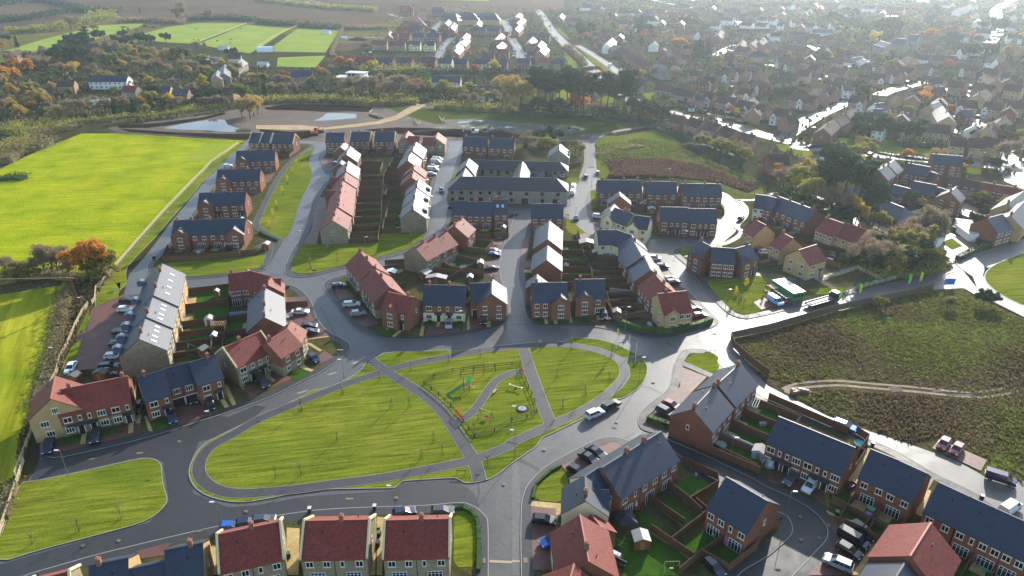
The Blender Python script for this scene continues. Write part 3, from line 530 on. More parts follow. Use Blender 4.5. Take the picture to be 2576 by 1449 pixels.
def chimney(par, m, h=1.3, w=.65, near=True):
    def f():
        mb = MB(); mb.box(-w/2, w/2, -w/2, w/2, -1.0, h, 0); mb.box(-w/2-.06, w/2+.06, -w/2-.06, w/2+.06, h-.22, h-.08, 0); mb.tube((0, 0, h), (0, 0, h+.35), .13, .1, 8, 1)
        mb.box(-w/2-.12, w/2+.12, -w/2-.12, w/2+.12, -.75, -.55, 2); return mb.mesh('chimney', [M_chim, M_pot, M_lead])
    ob('chimney', cached(('ch', h, w), f), par, m)
def camera_side(x, y, nx, ny): return nx*(-x)+ny*(-y)
def seg_frame(A, B):
    """local frame of a ridge: X along it, -Y towards the camera"""
    mid = (A+B)/2; d = (B-A); d.z = 0; L = d.length; n = Vector((-d.y, d.x, 0)).normalized()
    if n.dot(Vector((-mid.x, -mid.y, 0))) < 0: n = -n
    Y = -n; X = Y.cross(Vector((0, 0, 1)))
    rz = math.atan2(X.y, X.x); return Vector((mid.x, mid.y, 0)), rz, L
def roof_mesh(L, D, e, h, mat, hips=(0, 0), ov=.28, vg=.12, cope=False):
    th = .16; sl = (h-e)/(D/2); ez = e-sl*ov; x0, x1 = -L/2, L/2
    a0 = D/2*.9 if hips[0] else 0; a1 = D/2*.9 if hips[1] else 0
    mb = MB(); X0 = x0-(ov if hips[0] else vg); X1 = x1+(ov if hips[1] else vg); yy = D/2+ov
    r0 = x0+a0-(0 if hips[0] else vg); r1 = x1-a1+(0 if hips[1] else vg)
    for s in (-1, 1):
        q = [(X0, s*yy, ez), (X1, s*yy, ez), (r1, 0, h), (r0, 0, h)]
        if s > 0: q.reverse()
        mb.poly([(p[0], p[1], p[2]+th) for p in q]); mb.poly([p for p in q[::-1]])
        mb.poly([(X0, s*yy, ez), (X1, s*yy, ez), (X1, s*yy, ez+th), (X0, s*yy, ez+th)][::(1 if s < 0 else -1)])
        for xx, rr, hp, sx in ((X0, r0, hips[0], -1), (X1, r1, hips[1], 1)):
            if not hp: mb.poly([(xx, s*yy, ez), (xx, s*yy, ez+th), (rr, 0, h+th), (rr, 0, h)][::(1 if s*sx < 0 else -1)])
    for xx, rr, hp, sx in ((X0, r0, hips[0], -1), (X1, r1, hips[1], 1)):
        if hp:
            q = [(xx, -yy, ez+th), (xx, yy, ez+th), (rr, 0, h+th)]
            mb.poly(q if sx > 0 else q[::-1]); mb.poly([(xx, -yy, ez), (xx, yy, ez), (xx, yy, ez+th), (xx, -yy, ez+th)][::(1 if sx > 0 else -1)])
    mb.box(r0, r1, -.12, .12, h+th-.05, h+th+.07, 1)
    if cope:
        for xx in (X0-.1, X1-.2):
            for s in (-1, 1):
                q = [(xx, s*(D/2+.2), e-.1), (xx+.34, s*(D/2+.2), e-.1), (xx+.34, 0, h), (xx, 0, h)]
                lo = q; hi = [(p[0], p[1], p[2]+.5) for p in q]; n = len(mb.v); mb.v += lo+hi
                for f in ((4, 5, 6, 7), (0, 1, 5, 4), (1, 2, 6, 5), (3, 0, 4, 7)):
                    mb.f.append(tuple(n+i for i in (f if s < 0 else f[::-1]))); mb.m.append(2)
    return mb, [ROOF[mat], ROOF[mat] if mat != 'R' else simple('ridge tile', '9a5a4a', .6), M_stone]
def wall_mesh(L, D, e, h, hips, z0=0.0, z1=None, inset=0.0):
    """z1 given: only the lower storey, box; otherwise up to the gables"""
    mb = MB(); x0, x1, y = -L/2, L/2, D/2; t = e if z1 is None else z1
    mb.poly([(x0, -y, z0), (x1, -y, z0), (x1, -y, t), (x0, -y, t)]); mb.poly([(x1, y, z0), (x0, y, z0), (x0, y, t), (x1, y, t)])
    for x, hp, s in ((x0, hips[0], -1), (x1, hips[1], 1)):
        if z1 is not None or hp: q = [(x, -y, z0), (x, y, z0), (x, y, t), (x, -y, t)]
        else: q = [(x, -y, z0), (x, y, z0), (x, y, t), (x, 0, h), (x, -y, t)]
        mb.poly(q if s > 0 else q[::-1])
    return mb
FENCES = []
def fence_run(p, q, h=1.8, mat=None, name='garden_fence', posts=0):
    FENCES.append((Vector((p[0], p[1], 0)), Vector((q[0], q[1], 0)), h, mat or M_wood))
def building(name, label, cat, segs, group=None, far=False):
    root = None; Ri = None
    for sp in segs:
        k, x1, y1, x2, y2 = sp['r']; d = sp.get('d', 8.8); e = sp.get('e', 5.1); h = sp.get('h', e+.39*d)
        A = G(k, x1, y1, h+.16); B = G(sp.get('k2', k), x2, y2, h+.16); o, rz, L = seg_frame(A, B)
        if sp.get('flip'): pass
        sh = sp.get('sh', 0.0)
        M = Matrix.Translation(o) @ Matrix.Rotation(rz, 4, 'Z') @ Matrix.Translation((0, sh, .0))
        if root is None:
            root = thing(name, label, cat, o, rz, group); Ri = (Matrix.Translation(o) @ Matrix.Rotation(rz, 4, 'Z')).inverted()
        R = Ri @ M; hips = sp.get('hip', (0, 0))
        if isinstance(hips, int): hips = (hips, hips)
        L += sum(D_*.9/2*0 for D_ in ()) ; L2 = L + (d/2*.9 if hips[0] else 0) + (d/2*.9 if hips[1] else 0)
        if hips[0] != hips[1]: R = R @ TM((d/4*.9)*(1 if hips[1] else -1), 0)
        w = sp.get('w', 'B'); wl = sp.get('wl'); L = L2
        if wl: wall_mesh(L, d, e, h, hips, 0, 2.65).put('wall', WALL[wl], root, R); wall_mesh(L, d, e, h, hips, 2.65).put('wall', WALL[w], root, R)
        else: wall_mesh(L, d, e, h, hips).put('wall', WALL[w], root, R)
        mb, ms = roof_mesh(L, d, e, h, sp.get('rf', 'S'), hips, cope=sp.get('cope'), ov=sp.get('ov', .28)); roof = mb.put('roof', ms, root, R)
        n = sp.get('n', max(1, round(L/5.3))); uw = L/n; near = not far
        for t in sp.get('ch', []): chimney(roof, TM(L*(t-.5), 0, h-.1), near=near)
        if not far and sp.get('vent', 1):
            for i in range(n):
                def vm():
                    mb = MB(); mb.tube((0, 0, 0), (0, 0, .5), .07, .07, 6); mb.tube((0, 0, .5), (0, 0, .6), .11, .11, 6); return mb.mesh('vent', M_black)
                yv = 1.5*(1 if i % 2 else -1); ob('vent_pipe', cached('vent', vm), roof, TM(-L/2+uw*(i+.6), yv, h-(h-e)/(d/2)*1.5+.1))
        Mw = M @ (TM((d/4*.9)*(1 if hips[1] else -1), 0) if hips[0] != hips[1] else Matrix.Identity(4))
        def vis(nx, ny, px, py):
            n_ = Mw.to_3x3() @ Vector((nx, ny, 0)); p_ = Mw @ Vector((px, py, 3)); return n_.dot(Vector((0, 0, CAMH))-p_) > (-4 if not far else 2)
        # long sides: front carries doors, back carries french doors
        st = sp.get('st', 'k'); fl = sp.get('fl', 2); lean = sp.get('win', 1)
        for s, style in ((-1, st), (1, 'k' if st == 'f' else 'f')):
            if not lean or not vis(0, s, 0, s*d/2): continue
            rot = 0 if s < 0 else math.pi
            def at(x, z): return R @ TM(x, s*(d/2+.0), z, rot)
            for i in range(n):
                cx = -L/2+uw*(i+.5); mir = -1 if i % 2 else 1
                if far:
                    for dx in ((-.27, .27) if uw > 3.5 else (0,)):
                        if fl == 2: window(root, at(cx+dx*uw, 3.4), 1.3, 1.15, far=True)
                        window(root, at(cx+dx*uw, .9), 1.5 if dx < 0 else 1.1, 1.25, far=True)
                    continue
                if fl == 1 and style != 'b':
                    for dx in (-.28, .28): window(root, at(cx+dx*uw, .9), .95, 1.2, 2, sill=True)
                    continue
                if style == 'k':
                    window(root, at(cx-.26*uw*mir, 3.35), 1.15, 1.15, 2); window(root, at(cx+.26*uw*mir, 3.35), .6 if (i+n) % 3 == 0 else 1.1, 1.15, 1 if (i+n) % 3 == 0 else 2)
                    window(root, at(cx-.05*uw*mir, .12), 2.3, 2.1, 4, sill=False, bars=True)
                elif style == 'b':
                    def bw(w, h):
                        def f():
                            mb = MB(); mb.box(-w/2, w/2, -.04, .01, 0, h, 1); mb.box(-w/2+.06, w/2-.06, -.05, -.04, .06, h-.06, 0); mb.box(-w/2-.15, w/2+.15, -.06, .01, h, h+.22, 2); return mb.mesh('barn window', [M_glass, M_timb, M_chim])
                        return cached(('bw', w, h), f)
                    for dx, w_, z in ((-.3, 1.2, 3.7), (.2, 1.2, 3.7)) if fl == 2 else (): ob('window', bw(1.2, 1.1), root, at(cx+dx*uw, z))
                    for dx, w_, h_ in ((-.28, 1.2, 1.2), (.15, 2.6 if fl == 2 else 1.1, 2.1)): ob('window', bw(w_, h_), root, at(cx+dx*uw, .3 if h_ > 2 else 1.0))
                elif style == 'g':
                    window(root, at(cx, 3.35), 1.4, 1.2, 3)
                elif style == 'f':
                    window(root, at(cx-.2*uw*mir, 3.3), 1.5, 1.2, 3 if i % 2 else 2); window(root, at(cx+.3*uw*mir, 3.4), .6, 1.0, 1)
                    window(root, at(cx-.22*uw*mir, .9), 1.5, 1.2, 3); door(root, at(cx+.24*uw*mir, .1))
                else:
                    window(root, at(cx-.22*uw, 3.35), 1.15, 1.15, 2); window(root, at(cx+.24*uw, 3.35), 1.15, 1.15, 2); window(root, at(cx-.22*uw, .95), 1.15, 1.15, 2); window(root, at(cx+.24*uw, .95), 1.15, 1.15, 2)
                if i:
                    def pm():
                        mb = MB(); mb.tube((0, -.06, .1), (0, -.06, e-.1), .045, .045, 6); return mb.mesh('pipe', M_pipe)
                    ob('drainpipe', cached(('pipe', round(e, 1)), pm), root, at(cx-uw/2, 0))
        # gable ends
        for s in (-1, 1):
            if not vis(s, 0, s*L/2, 0) or hips[(s+1)//2]: continue
            rot = math.pi/2 if s > 0 else -math.pi/2; gw = sp.get('gw', 1)
            if gw == 1: window(root, R @ TM(s*L/2, .6, 3.5, rot), .6, 1.0, 1, far=far)
            if gw == 2:
                for dy in (-.24, .24): window(root, R @ TM(s*L/2, dy*d, 3.35, rot), 1.1, 1.15, 2, far=far); window(root, R @ TM(s*L/2, dy*d, .95, rot), 1.3, 1.15, 2, far=far)
            if gw == 3: 
                for dy, z in ((-.25, 3.3), (.25, 3.3), (.2, .9), (0, 5.9)): window(root, R @ TM(s*L/2, dy*d, z, rot), 1.5 if z < 5 else 1.1, 1.2, 3, far=far)
                door(root, R @ TM(s*L/2, -.22*d, .1, rot))
        # cross gables: (t, width, projection, side)
        for xg in sp.get('xg', []):
            t, gwid, pr, sd_ = xg[:4]; hb = xg[4] if len(xg) > 4 else None
            gh = e+.39*gwid; slope = (h-e)/(d/2); back = (h-gh)/slope; Lg = d/2-max(0, back)+pr
            Mx = R @ TM(L*(t-.5), sd_*(d/2+pr-Lg/2), 0, math.pi/2)
            gm = MB(); X = (Lg/2) * sd_; y = gwid/2
            base = -(Lg/2-pr-.02)*sd_ if pr > 0 else 0
            # front gable wall and cheeks
            xf = X; xb = X-sd_*(pr+.01)
            q = [(xf, -y, 0), (xf, y, 0), (xf, y, e), (xf, 0, gh), (xf, -y, e)]; gm.poly(q if sd_ > 0 else q[::-1])
            if pr > .05:
                for sy in (-1, 1):
                    q = [(xb, sy*y, 0), (xf, sy*y, 0), (xf, sy*y, e), (xb, sy*y, e)]; gm.poly(q if sy*sd_ < 0 else q[::-1])
            gm.put('wall', WALL['V' if hb else w], root, Mx)
            rb = MB(); ov = .2; sl = .78; th = .13; xe = X+sd_*.12; yy = y+ov; ez = e-sl*ov; bx = X-sd_*Lg; bb = X-sd_*(pr-.05)
            for sy in (-1, 1):
                for dz, fl_ in ((th, 0), (0, 1)):
                    q = [(bb, sy*yy, ez+dz), (xe, sy*yy, ez+dz), (xe, 0, gh+dz), (bx-sd_*.3, 0, gh+dz)]
                    rev = (sy*sd_ > 0) ^ bool(fl_); rb.poly(q[::-1] if rev else q)
                q = [(xe, sy*yy, ez), (xe, sy*yy, ez+th), (xe, 0, gh+th), (xe, 0, gh)]; rb.poly(q if sy*sd_ < 0 else q[::-1])
            rb.put('gable_roof', ROOF[sp.get('rf', 'S')], root, Mx)
            if sd_ < 0 or True:
                rot = 0 if sd_ < 0 else math.pi
                gx = lambda dx, z: R @ TM(L*(t-.5)+dx, sd_*(d/2+pr), z, rot)
                if vis(0, sd_, 0, sd_*d/2):
                    window(root, gx(0, 3.3), 1.5 if gwid > 3 else 1.0, 1.2, 3 if gwid > 3 else 2, far=far)
                    window(root, gx(0, .9), 1.6 if gwid > 3 else 1.0, 1.2, 3 if gwid > 3 else 2, far=far)
                    if hb:
                        tb = MB()
                        for dx in (-.45, -.22, .22, .45): tb.box(dx*gwid-.06, dx*gwid+.06, -.03, 0, 2.6, e+.39*gwid*(1-abs(dx)*2)-.05)
                        tb.box(-gwid/2, gwid/2, -.035, 0, 2.5, 2.65); tb.box(-gwid/2, gwid/2, -.035, 0, 4.9, 5.03); tb.put('timber_frame', M_timb, root, gx(0, 0))
        # roof windows: (side, [t...])
        for sd_, ts in sp.get('vx', []):
            def vxm():
                mb = MB(); mb.box(-.4, .4, -.6, .6, 0, .07, 0); mb.box(-.33, .33, -.53, .53, .07, .085, 1); return mb.mesh('skylight', [simple('skylight frame', 'c8cccc', .4), simple('skylight glass', '9fb4c8', .08, .8)])
            a = math.atan2(h-e, d/2)
            for t in ts: ob('roof_window', cached('vx', vxm), roof, TM(L*(t-.5), sd_*d*.25, (h+e)/2+.17) @ Matrix.Rotation(-a*sd_, 4, 'X'))
        # dormers (flat lead cheeks) and porches along a long side: (side, t, low)
        for sd_, t, z in sp.get('dm', []):
            def dmm():
                mb = MB(); mb.box(-.75, .75, -.9, .9, 0, 1.3, 0); mb.poly([(-.85, -1.0, 1.3), (.85, -1.0, 1.3), (.85, .0, 1.75), (-.85, .0, 1.75)]); mb.poly([(-.85, 0, 1.75), (.85, 0, 1.75), (.85, 1, 1.3), (-.85, 1, 1.3)]); mb.box(-.55, .55, -.93, -.88, .3, 1.1, 1)
                return mb.mesh('dormer', [simple('dormer lead', '4c586a', .45, .5), M_glass])
            ob('dormer', cached('dm', dmm), roof, TM(L*(t-.5), sd_*(d/2-.9+z), e+.1, 0 if sd_ < 0 else math.pi))
        # garage doors let into the camera side: t list
        for t in sp.get('gar', []):
            def gm_():
                mb = MB(); mb.box(-1.25, 1.25, -.03, .01, 0, 2.1); mb.box(-1.4, -1.25, -.05, .01, 0, 2.25, 1); mb.box(1.25, 1.4, -.05, .01, 0, 2.25, 1); mb.box(-1.25, 1.25, -.05, .01, 2.1, 2.25, 1)
                for z in (.5, 1.0, 1.5): mb.box(-1.2, 1.2, -.045, -.03, z, z+.04)
                return mb.mesh('garage door', [M_gar, M_frame])
            ob('garage_door', cached('gar', gm_), root, R @ TM(L*(t-.5), -d/2, .1))
        # gardens: (side, depth)  lawn, patio and board fences between plots
        for sd_, dep in sp.get('gd', []):
            wp = lambda x, y: tuple((Mw @ Vector((x, y, 0)))[:2])
            for i in range(n):
                xa, xb_ = -L/2+uw*i, -L/2+uw*(i+1); y0 = sd_*d/2; y1 = sd_*(d/2+2.2); y2 = sd_*(d/2+dep)
                flat('patio', G_slab, .195, [wp(xa+.3, y0), wp(xb_-uw*(.25 if i % 2 else .45), y0), wp(xb_-uw*(.25 if i % 2 else .45), y1), wp(xa+.3, y1)])
                flat('lawn', G_lawn, .182, [wp(xa+.15, y1), wp(xb_-.15, y1), wp(xb_-.15, y2), wp(xa+.15, y2)])
                fence_run(wp(xa, y0), wp(xa, y2)); fence_run(wp(xa, y2), wp(xb_, y2))
            fence_run(wp(L/2, y0), wp(L/2, y2))
        # front gardens on a side: alternate grass, slab path
        for sd_, dep in sp.get('fg', []):
            wp = lambda x, y: tuple((Mw @ Vector((x, y, 0)))[:2])
            for i in range(n):
                xa, xb_ = -L/2+uw*i, -L/2+uw*(i+1); y0 = sd_*(d/2+.4); y2 = sd_*(d/2+dep); mir = i % 2
                xp = xa+uw*(.2 if mir else .68); flat('slab_path', G_slab, .2, [wp(xp, y0), wp(xp+.9, y0), wp(xp+.9, y2), wp(xp, y2)])
                g0, g1 = (xp+1.0, xb_-.2) if mir else (xa+.2, xp-.1); flat('lawn', G_lawn, .182, [wp(g0, y0+sd_*1.0), wp(g1, y0+sd_*1.0), wp(g1, y2), wp(g0, y2)])
                SHRUBS.append((wp((g0+g1)/2, y0+sd_*.5), (g1-g0)*.5))
    return root
SHRUBS = []
# ================================================================ THE NEW ESTATE
GN = 'houses of the new estate'
def est(name, label, cat, *segs): return building(name, label, cat, segs, GN)
def sg(*r, **k): k['r'] = r; return k
# west block
est('terraced_house', 'red pantile terrace of brick over stone beside the rail fence, lowest on the left', 'terrace',
    sg('t02', 565, 1030, 1280, 885, rf='R', w='B', wl='T', n=3, st='f', ch=[.18, .93], fg=[(-1, 4)], gd=[(1, 7)]),
    sg('t02', 556, 885, 510, 1112, rf='R', w='Y', d=9.4, e=5.6, st='x', gw=3, dm=[(-1, .5, .4)]))
est('terraced_house', 'slate and brick linked pair with two open garage bays between its halves', 'terrace',
    sg('t02', 1385, 897, 1645, 826, n=1, st='f', ch=[.25], fg=[(-1, 4)], gd=[(1, 7)]), sg('t02', 1648, 832, 1900, 762, d=7.2, sh=.7, n=2, st='g', gar=[.25, .75], win=1, ch=[]),
    sg('t02', 1902, 752, 2160, 675, n=1, st='f', ch=[.72], fg=[(-1, 4)], gd=[(1, 7)]))
est('terraced_house', 'red pantile stone terrace with raised stone gable copings beside the T junction', 'terrace',
    sg('t02', 2245, 600, 45, 437, k2='t12', rf='R', w='T', n=2, st='f', ch=[.42], cope=1, fg=[(-1, 4)], gd=[(1, 7)]),
    sg('t12', 100, 540, 318, 412, rf='R', w='B', wl='T', n=1, st='x', ch=[.15], d=8.0, fg=[(-1, 4)]), sg('t12', 352, 335, 292, 455, rf='R', w='B', wl='T', d=6.6, n=1, st='x', gw=2))
est('terraced_house', 'long pale stone terrace with skylights stepping down beside the red paved yard', 'terrace',
    sg('t01', 1632, 1203, 1542, 70, k2='t02', w='Y', d=10, e=6.3, st='k', n=2, vx=[(-1, [.2, .4, .6, .8])], ch=[.25, .75], dm=[(1, .25, 1.4), (1, .8, 1.4)], gd=[(-1, 11)]),
    sg('t02', 1533, 82, 1470, 285, w='Y', d=10, e=6.0, st='k', n=2, vx=[(-1, [.15, .35, .6, .8])], ch=[.2], dm=[(1, .25, 1.4), (1, .75, 1.4)], gd=[(-1, 11)]),
    sg('t02', 1462, 295, 1397, 508, w='T', d=10, e=5.7, st='k', n=2, vx=[(-1, [.15, .35, .6, .8])], ch=[.3], gw=0, dm=[(1, .25, 1.4), (1, .75, 1.4)], gd=[(-1, 11)]))
est('semi_detached_house', 'slate brick pair with black vent pipes beside the T junction', 'house',
    sg('D', 665, 724, 664, 797, n=2, st='f', ch=[.04, .4, .95], gw=0, gd=[(1, 9)]))
est('corner_house', 'red pantile brick house bent round the corner opposite the tree strip', 'house',
    sg('c', 85, 245, 535, 192, rf='R', d=8, n=2, st='k', ch=[.15], xg=[(.8, 4.5, 1, 1)]), sg('c', 545, 192, 905, 290, rf='R', d=8, n=1, st='k'), sg('c', 910, 292, 895, 480, rf='R', d=7, n=1, ch=[.7], win=0), sg('c', 955, 352, 1135, 338, rf='R', d=5.5, e=5.1, n=1, win=0))
# north-west column of five
est('terraced_house', 'slate brick terrace with white pergola, lowest of five beside the meadow', 'terrace',
    sg('t01', 1752, 768, 2470, 748, n=4, st='k', ch=[.05, .25, .5], gd=[(-1, 8)], xg=[(.12, 5.6, 1.1, -1), (.88, 5.6, 1.1, -1), (.88, 5.6, 1.1, 1)]))
est('terraced_house', 'slate brick terrace with small green front lawn, second up of five beside the meadow', 'terrace',
    sg('t01', 2007, 492, 2475, 478, n=3, st='f', ch=[.3, .68], xg=[(.17, 5.6, 1.0, -1)]))
est('terraced_house', 'slate brick terrace, middle of the five blocks beside the meadow', 'terrace',
    sg('D', 547.5, 427, 655, 424, n=3, st='k', ch=[.35, .7], xg=[(.165, 5.6, 1.0, -1)]))
est('terraced_house', 'slate brick terrace, fourth up of the five blocks beside the meadow', 'terrace',
    sg('D', 595, 380, 692, 376.5, n=3, st='k', ch=[.35, .95], xg=[(.17, 5.6, 1.0, -1)]))
est('terraced_house', 'slate brick terrace of three with raised copings, nearest the large muddy pond', 'terrace',
    sg('D', 633, 334, 660, 335, n=1, st='k', cope=1), sg('D', 661, 334, 686, 335, n=1, st='k', cope=1), sg('D', 688, 336, 742, 337, n=2, st='k', cope=1, gd=[(-1, 6)]))
# top row by the haul road
est('detached_house', 'narrow slate brick house at the left end of the row below the haul road', 'house', sg('a', 238, 203, 598, 200, n=2, ch=[.2]))
est('semi_detached_house', 'left of two slate brick pairs with raised copings below the haul road', 'house', sg('a', 735, 180, 1135, 183, n=2, cope=1, ch=[.4], gd=[(-1, 7)]))
est('semi_detached_house', 'right of two slate brick pairs with raised copings below the haul road', 'house', sg('a', 1210, 183, 1620, 183, n=2, cope=1, ch=[.35], gd=[(-1, 7)]))
est('detached_house', 'stone house with red roof and left-hand wing below the haul road', 'house', sg('a', 1880, 270, 2110, 270, rf='R', w='T', d=7.5, n=1), sg('a', 1885, 166, 1822, 290, rf='R', w='T', d=7, st='x', gw=2, n=1))
est('detached_house', 'stone house with red roof and right-hand wing by the bright street end', 'house', sg('a', 2185, 290, 2440, 293, rf='R', w='T', d=7.5, n=1, gd=[(-1, 5)]), sg('b', 190, 158, 150, 250, rf='R', w='T', d=8, st='x', gw=2, n=1))
est('semi_detached_house', 'left of two slate brick pairs behind the stone barns', 'house', sg('b', 617, 225, 820, 230, n=1, ch=[.2], gd=[(-1, 5)]), sg('b', 823, 236, 1022, 242, n=1, gd=[(-1, 5)]))
est('semi_detached_house', 'right of two slate brick pairs behind the stone barns', 'house', sg('b', 1057, 250, 1262, 256, n=1, ch=[.2], gd=[(-1, 5)]), sg('b', 1266, 262, 1465, 268, n=1, ch=[.8], gd=[(-1, 5)]))
# west terrace of the middle block
est('link_house', 'slate brick house topping the stepped row beside the tree strip', 'house', sg('a', 598, 390, 515, 488, d=7.5, n=1, st='x', gw=0, ch=[.95]))
est('semi_detached_house', 'tall slate brick pair, second in the stepped row beside the tree strip', 'house', sg('a', 705, 478, 628, 632, n=2, st='k', gw=0, ch=[.05, .85], gd=[(-1, 9.5)]))
est('link_house', 'low slate house with a dark porch, third in the stepped row beside the tree strip', 'house', sg('a', 570, 690, 510, 815, d=6, e=4.6, n=1, st='x', gw=0, ch=[.9], dm=[(1, .6, .9)]))
est('semi_detached_house', 'slate pair above the red terrace beside the tree strip', 'house', sg('a', 675, 765, 620, 962, n=2, st='k', gw=0, ch=[.05, .45], gd=[(-1, 9.5)]))
est('terraced_house', 'long red pantile terrace facing the tree strip, its stone end gable nearest the camera', 'terrace',
    sg('t11', 903, 285, 884, 362, rf='R', n=2, st='k', gw=0, ch=[.05], gd=[(-1, 9.5)]), sg('t11', 872, 372, 826, 632, rf='R', n=4, st='k', gw=0, ch=[.05, .2, .5, .75], gd=[(-1, 9.5)]),
    sg('t11', 812, 645, 770, 765, rf='R', w='T', n=2, st='k', ch=[.4], gw=1, cope=0, gd=[(-1, 9.5)]), sg('t11', 752, 334, 850, 338, rf='R', d=4.6, n=1, win=0), sg('t11', 712, 463, 820, 466, rf='R', d=4.6, n=1, win=0))
# east terrace of the middle block
est('terraced_house', 'slate brick row of four stepping down beside the white vans', 'terrace',
    sg('a', 2045, 388, 1960, 560, n=2, st='f', gw=0, ch=[.05, .6], gd=[(1, 6.5)]), sg('a', 1935, 592, 1865, 752, n=2, st='f', gw=0, ch=[.05, .85], gd=[(1, 6.5)]))
est('semi_detached_house', 'red pantile pair between two slate rows beside the white vans', 'house',
    sg('a', 2038, 825, 1978, 925, rf='R', n=1, st='f', gw=0, ch=[.03], gd=[(1, 6.5)]), sg('t11', 1582, 270, 1563, 333, rf='R', n=1, st='f', gw=0, ch=[.1, .6], gd=[(1, 6.5)]))
est('terraced_house', 'slate stone row of three with dark dormers ending above the curved lawn', 'terrace',
    sg('t11', 1637, 350, 1616, 430, w='T', n=1, st='f', gw=0, ch=[.03], dm=[(-1, .5, .2)], gd=[(1, 6.5)]), sg('t11', 1613, 445, 1592, 545, w='T', n=1, st='f', gw=0, ch=[.05], dm=[(-1, .5, .2)], gd=[(1, 6.5)]),
    sg('t11', 1592, 555, 1576, 652, w='T', n=1, st='f', gw=0, ch=[.03], dm=[(-1, .5, .2)], gd=[(1, 6.5)]))
# centre block
est('terraced_house', 'slate brick terrace with two skylights just in front of the stone barns', 'terrace',
    sg('b', 452, 1295, 685, 1298, n=1, ch=[.2], gd=[(-1, 9)]), sg('b', 688, 1312, 1102, 1318, n=2, ch=[.35, .88], gd=[(-1, 9)]), sg('b', 1108, 1278, 1350, 1276, n=1, e=5.5, ch=[.2], vx=[(-1, [.3, .65])], gd=[(-1, 9)]))
est('semi_detached_house', 'red pantile pair with stone end gable facing the curved lawn', 'house',
    sg('t11', 1592, 1033, 1740, 958, rf='R', w='T', n=1, st='k', ch=[.55], gw=0, gd=[(-1, 8)]), sg('t11', 1745, 955, 1915, 873, rf='R', w='B', wl='T', n=1, st='k', ch=[.3, .95], gd=[(-1, 8)]))
est('detached_house', 'brick house with faded red roof turned gable-on behind the trampoline garden', 'house', sg('t11', 2078, 742, 1995, 820, rf='R', n=1, st='k', ch=[.05, .8], gw=0, gd=[(-1, 6)]))
est('terraced_house', 'red pantile row running down towards the junction with bright far slopes', 'terrace',
    sg('t11', 1040, 1075, 1180, 1232, rf='R', w='T', n=2, st='f', ch=[.05, .55], gw=0), sg('t11', 1192, 1255, 1345, 1440, rf='R', w='B', wl='T', n=2, st='f', ch=[.03, .45], gw=0))
est('detached_house', 'red pantile brick house with front gable in the corner garden', 'house', sg('t12', 1330, 38, 1592, 92, rf='R', w='B', n=1, st='f', ch=[.78], hip=(0, 0), xg=[(.38, 4.6, .8, -1)], d=7.6, fg=[(-1, 4)]))
est('semi_detached_house', 'slate pair with cream ground floor and silver car on its drive', 'house', sg('D', 1068, 716, 1172, 718.5, n=2, st='f', w='B', wl='C', ch=[.12, .6], fg=[(-1, 3)], gd=[(1, 7)]))
est('detached_house', 'slate brick house with right-hand gable and small bay at the end of its row', 'house',
    sg('D', 1182, 715, 1238, 714, n=1, st='g', d=7.6, sh=.6, gar=[.3], gd=[(1, 6)]), sg('t11', 2370, 1352, 2373, 57, k2='t12', d=7.6, n=1, st='x', gw=2, ch=[.1]))
# east centre block
est('semi_detached_house', 'slate brick pair in front of the builders yard', 'house', sg('t21', 197, 600, 514, 604, n=2, ch=[.85]))
est('semi_detached_house', 'upper of two brick pairs with white far slopes beside the side street', 'house', sg('t21', 375, 772, 360, 955, n=2, st='k', gw=0, d=8.6, gd=[(-1, 9)]))
est('semi_detached_house', 'lower of two brick pairs with white far slopes beside the side street', 'house', sg('t21', 358, 1020, 350, 1165, n=2, st='k', gw=0, d=8.6, gd=[(-1, 9)]))
est('detached_house', 'slate brick house with porch roof, left of two facing the green', 'house', sg('t21', 197, 1396, 552, 1392, n=2, st='x', ch=[.14], xg=[(.8, 5.0, 1.0, -1)], fg=[(-1, 3)]), sg('t21', 254, 1310, 240, 1388, d=5.4, n=1, win=0))
est('detached_house', 'slate brick house with garage under a lean-to roof, right of two facing the green', 'house', sg('t21', 637, 1362, 928, 1358, n=1, st='x', ch=[.17], xg=[(.27, 4.8, 1.0, -1)], gar=[.82], fg=[(-1, 3)]))
est('corner_house', 'cream rendered slate house bent round its garden room', 'house', sg('t21', 855, 866, 1038, 862, w='C', d=8, n=1, st='k', ch=[.2]), sg('t21', 1040, 862, 1212, 918, w='C', d=8, n=1, st='k'))
est('terraced_house', 'stepped slate brick row turning red at its lower end beside the bright crescent', 'terrace',
    sg('t21', 1207, 920, 1238, 978, n=1, st='k', gw=0, d=8, ch=[.9]), sg('t21', 1230, 985, 1310, 1132, n=2, st='k', gw=0, gd=[(-1, 9)]), sg('t21', 1327, 1116, 1397, 1266, n=2, st='k', gw=0, gd=[(-1, 9)]), sg('t21', 1432, 1302, 1560, 1440, rf='R', n=2, st='k', gw=0, ch=[.08, .75], gd=[(-1, 9)]))
est('detached_house', 'buff stone house with red roof above the clipped hedge corner', 'house', sg('t22', 1468, 56, 1755, 27, rf='R', w='Y', n=2, st='x', gw=2, ch=[.28], xg=[(.3, 3.8, .6, -1)], d=9.2))
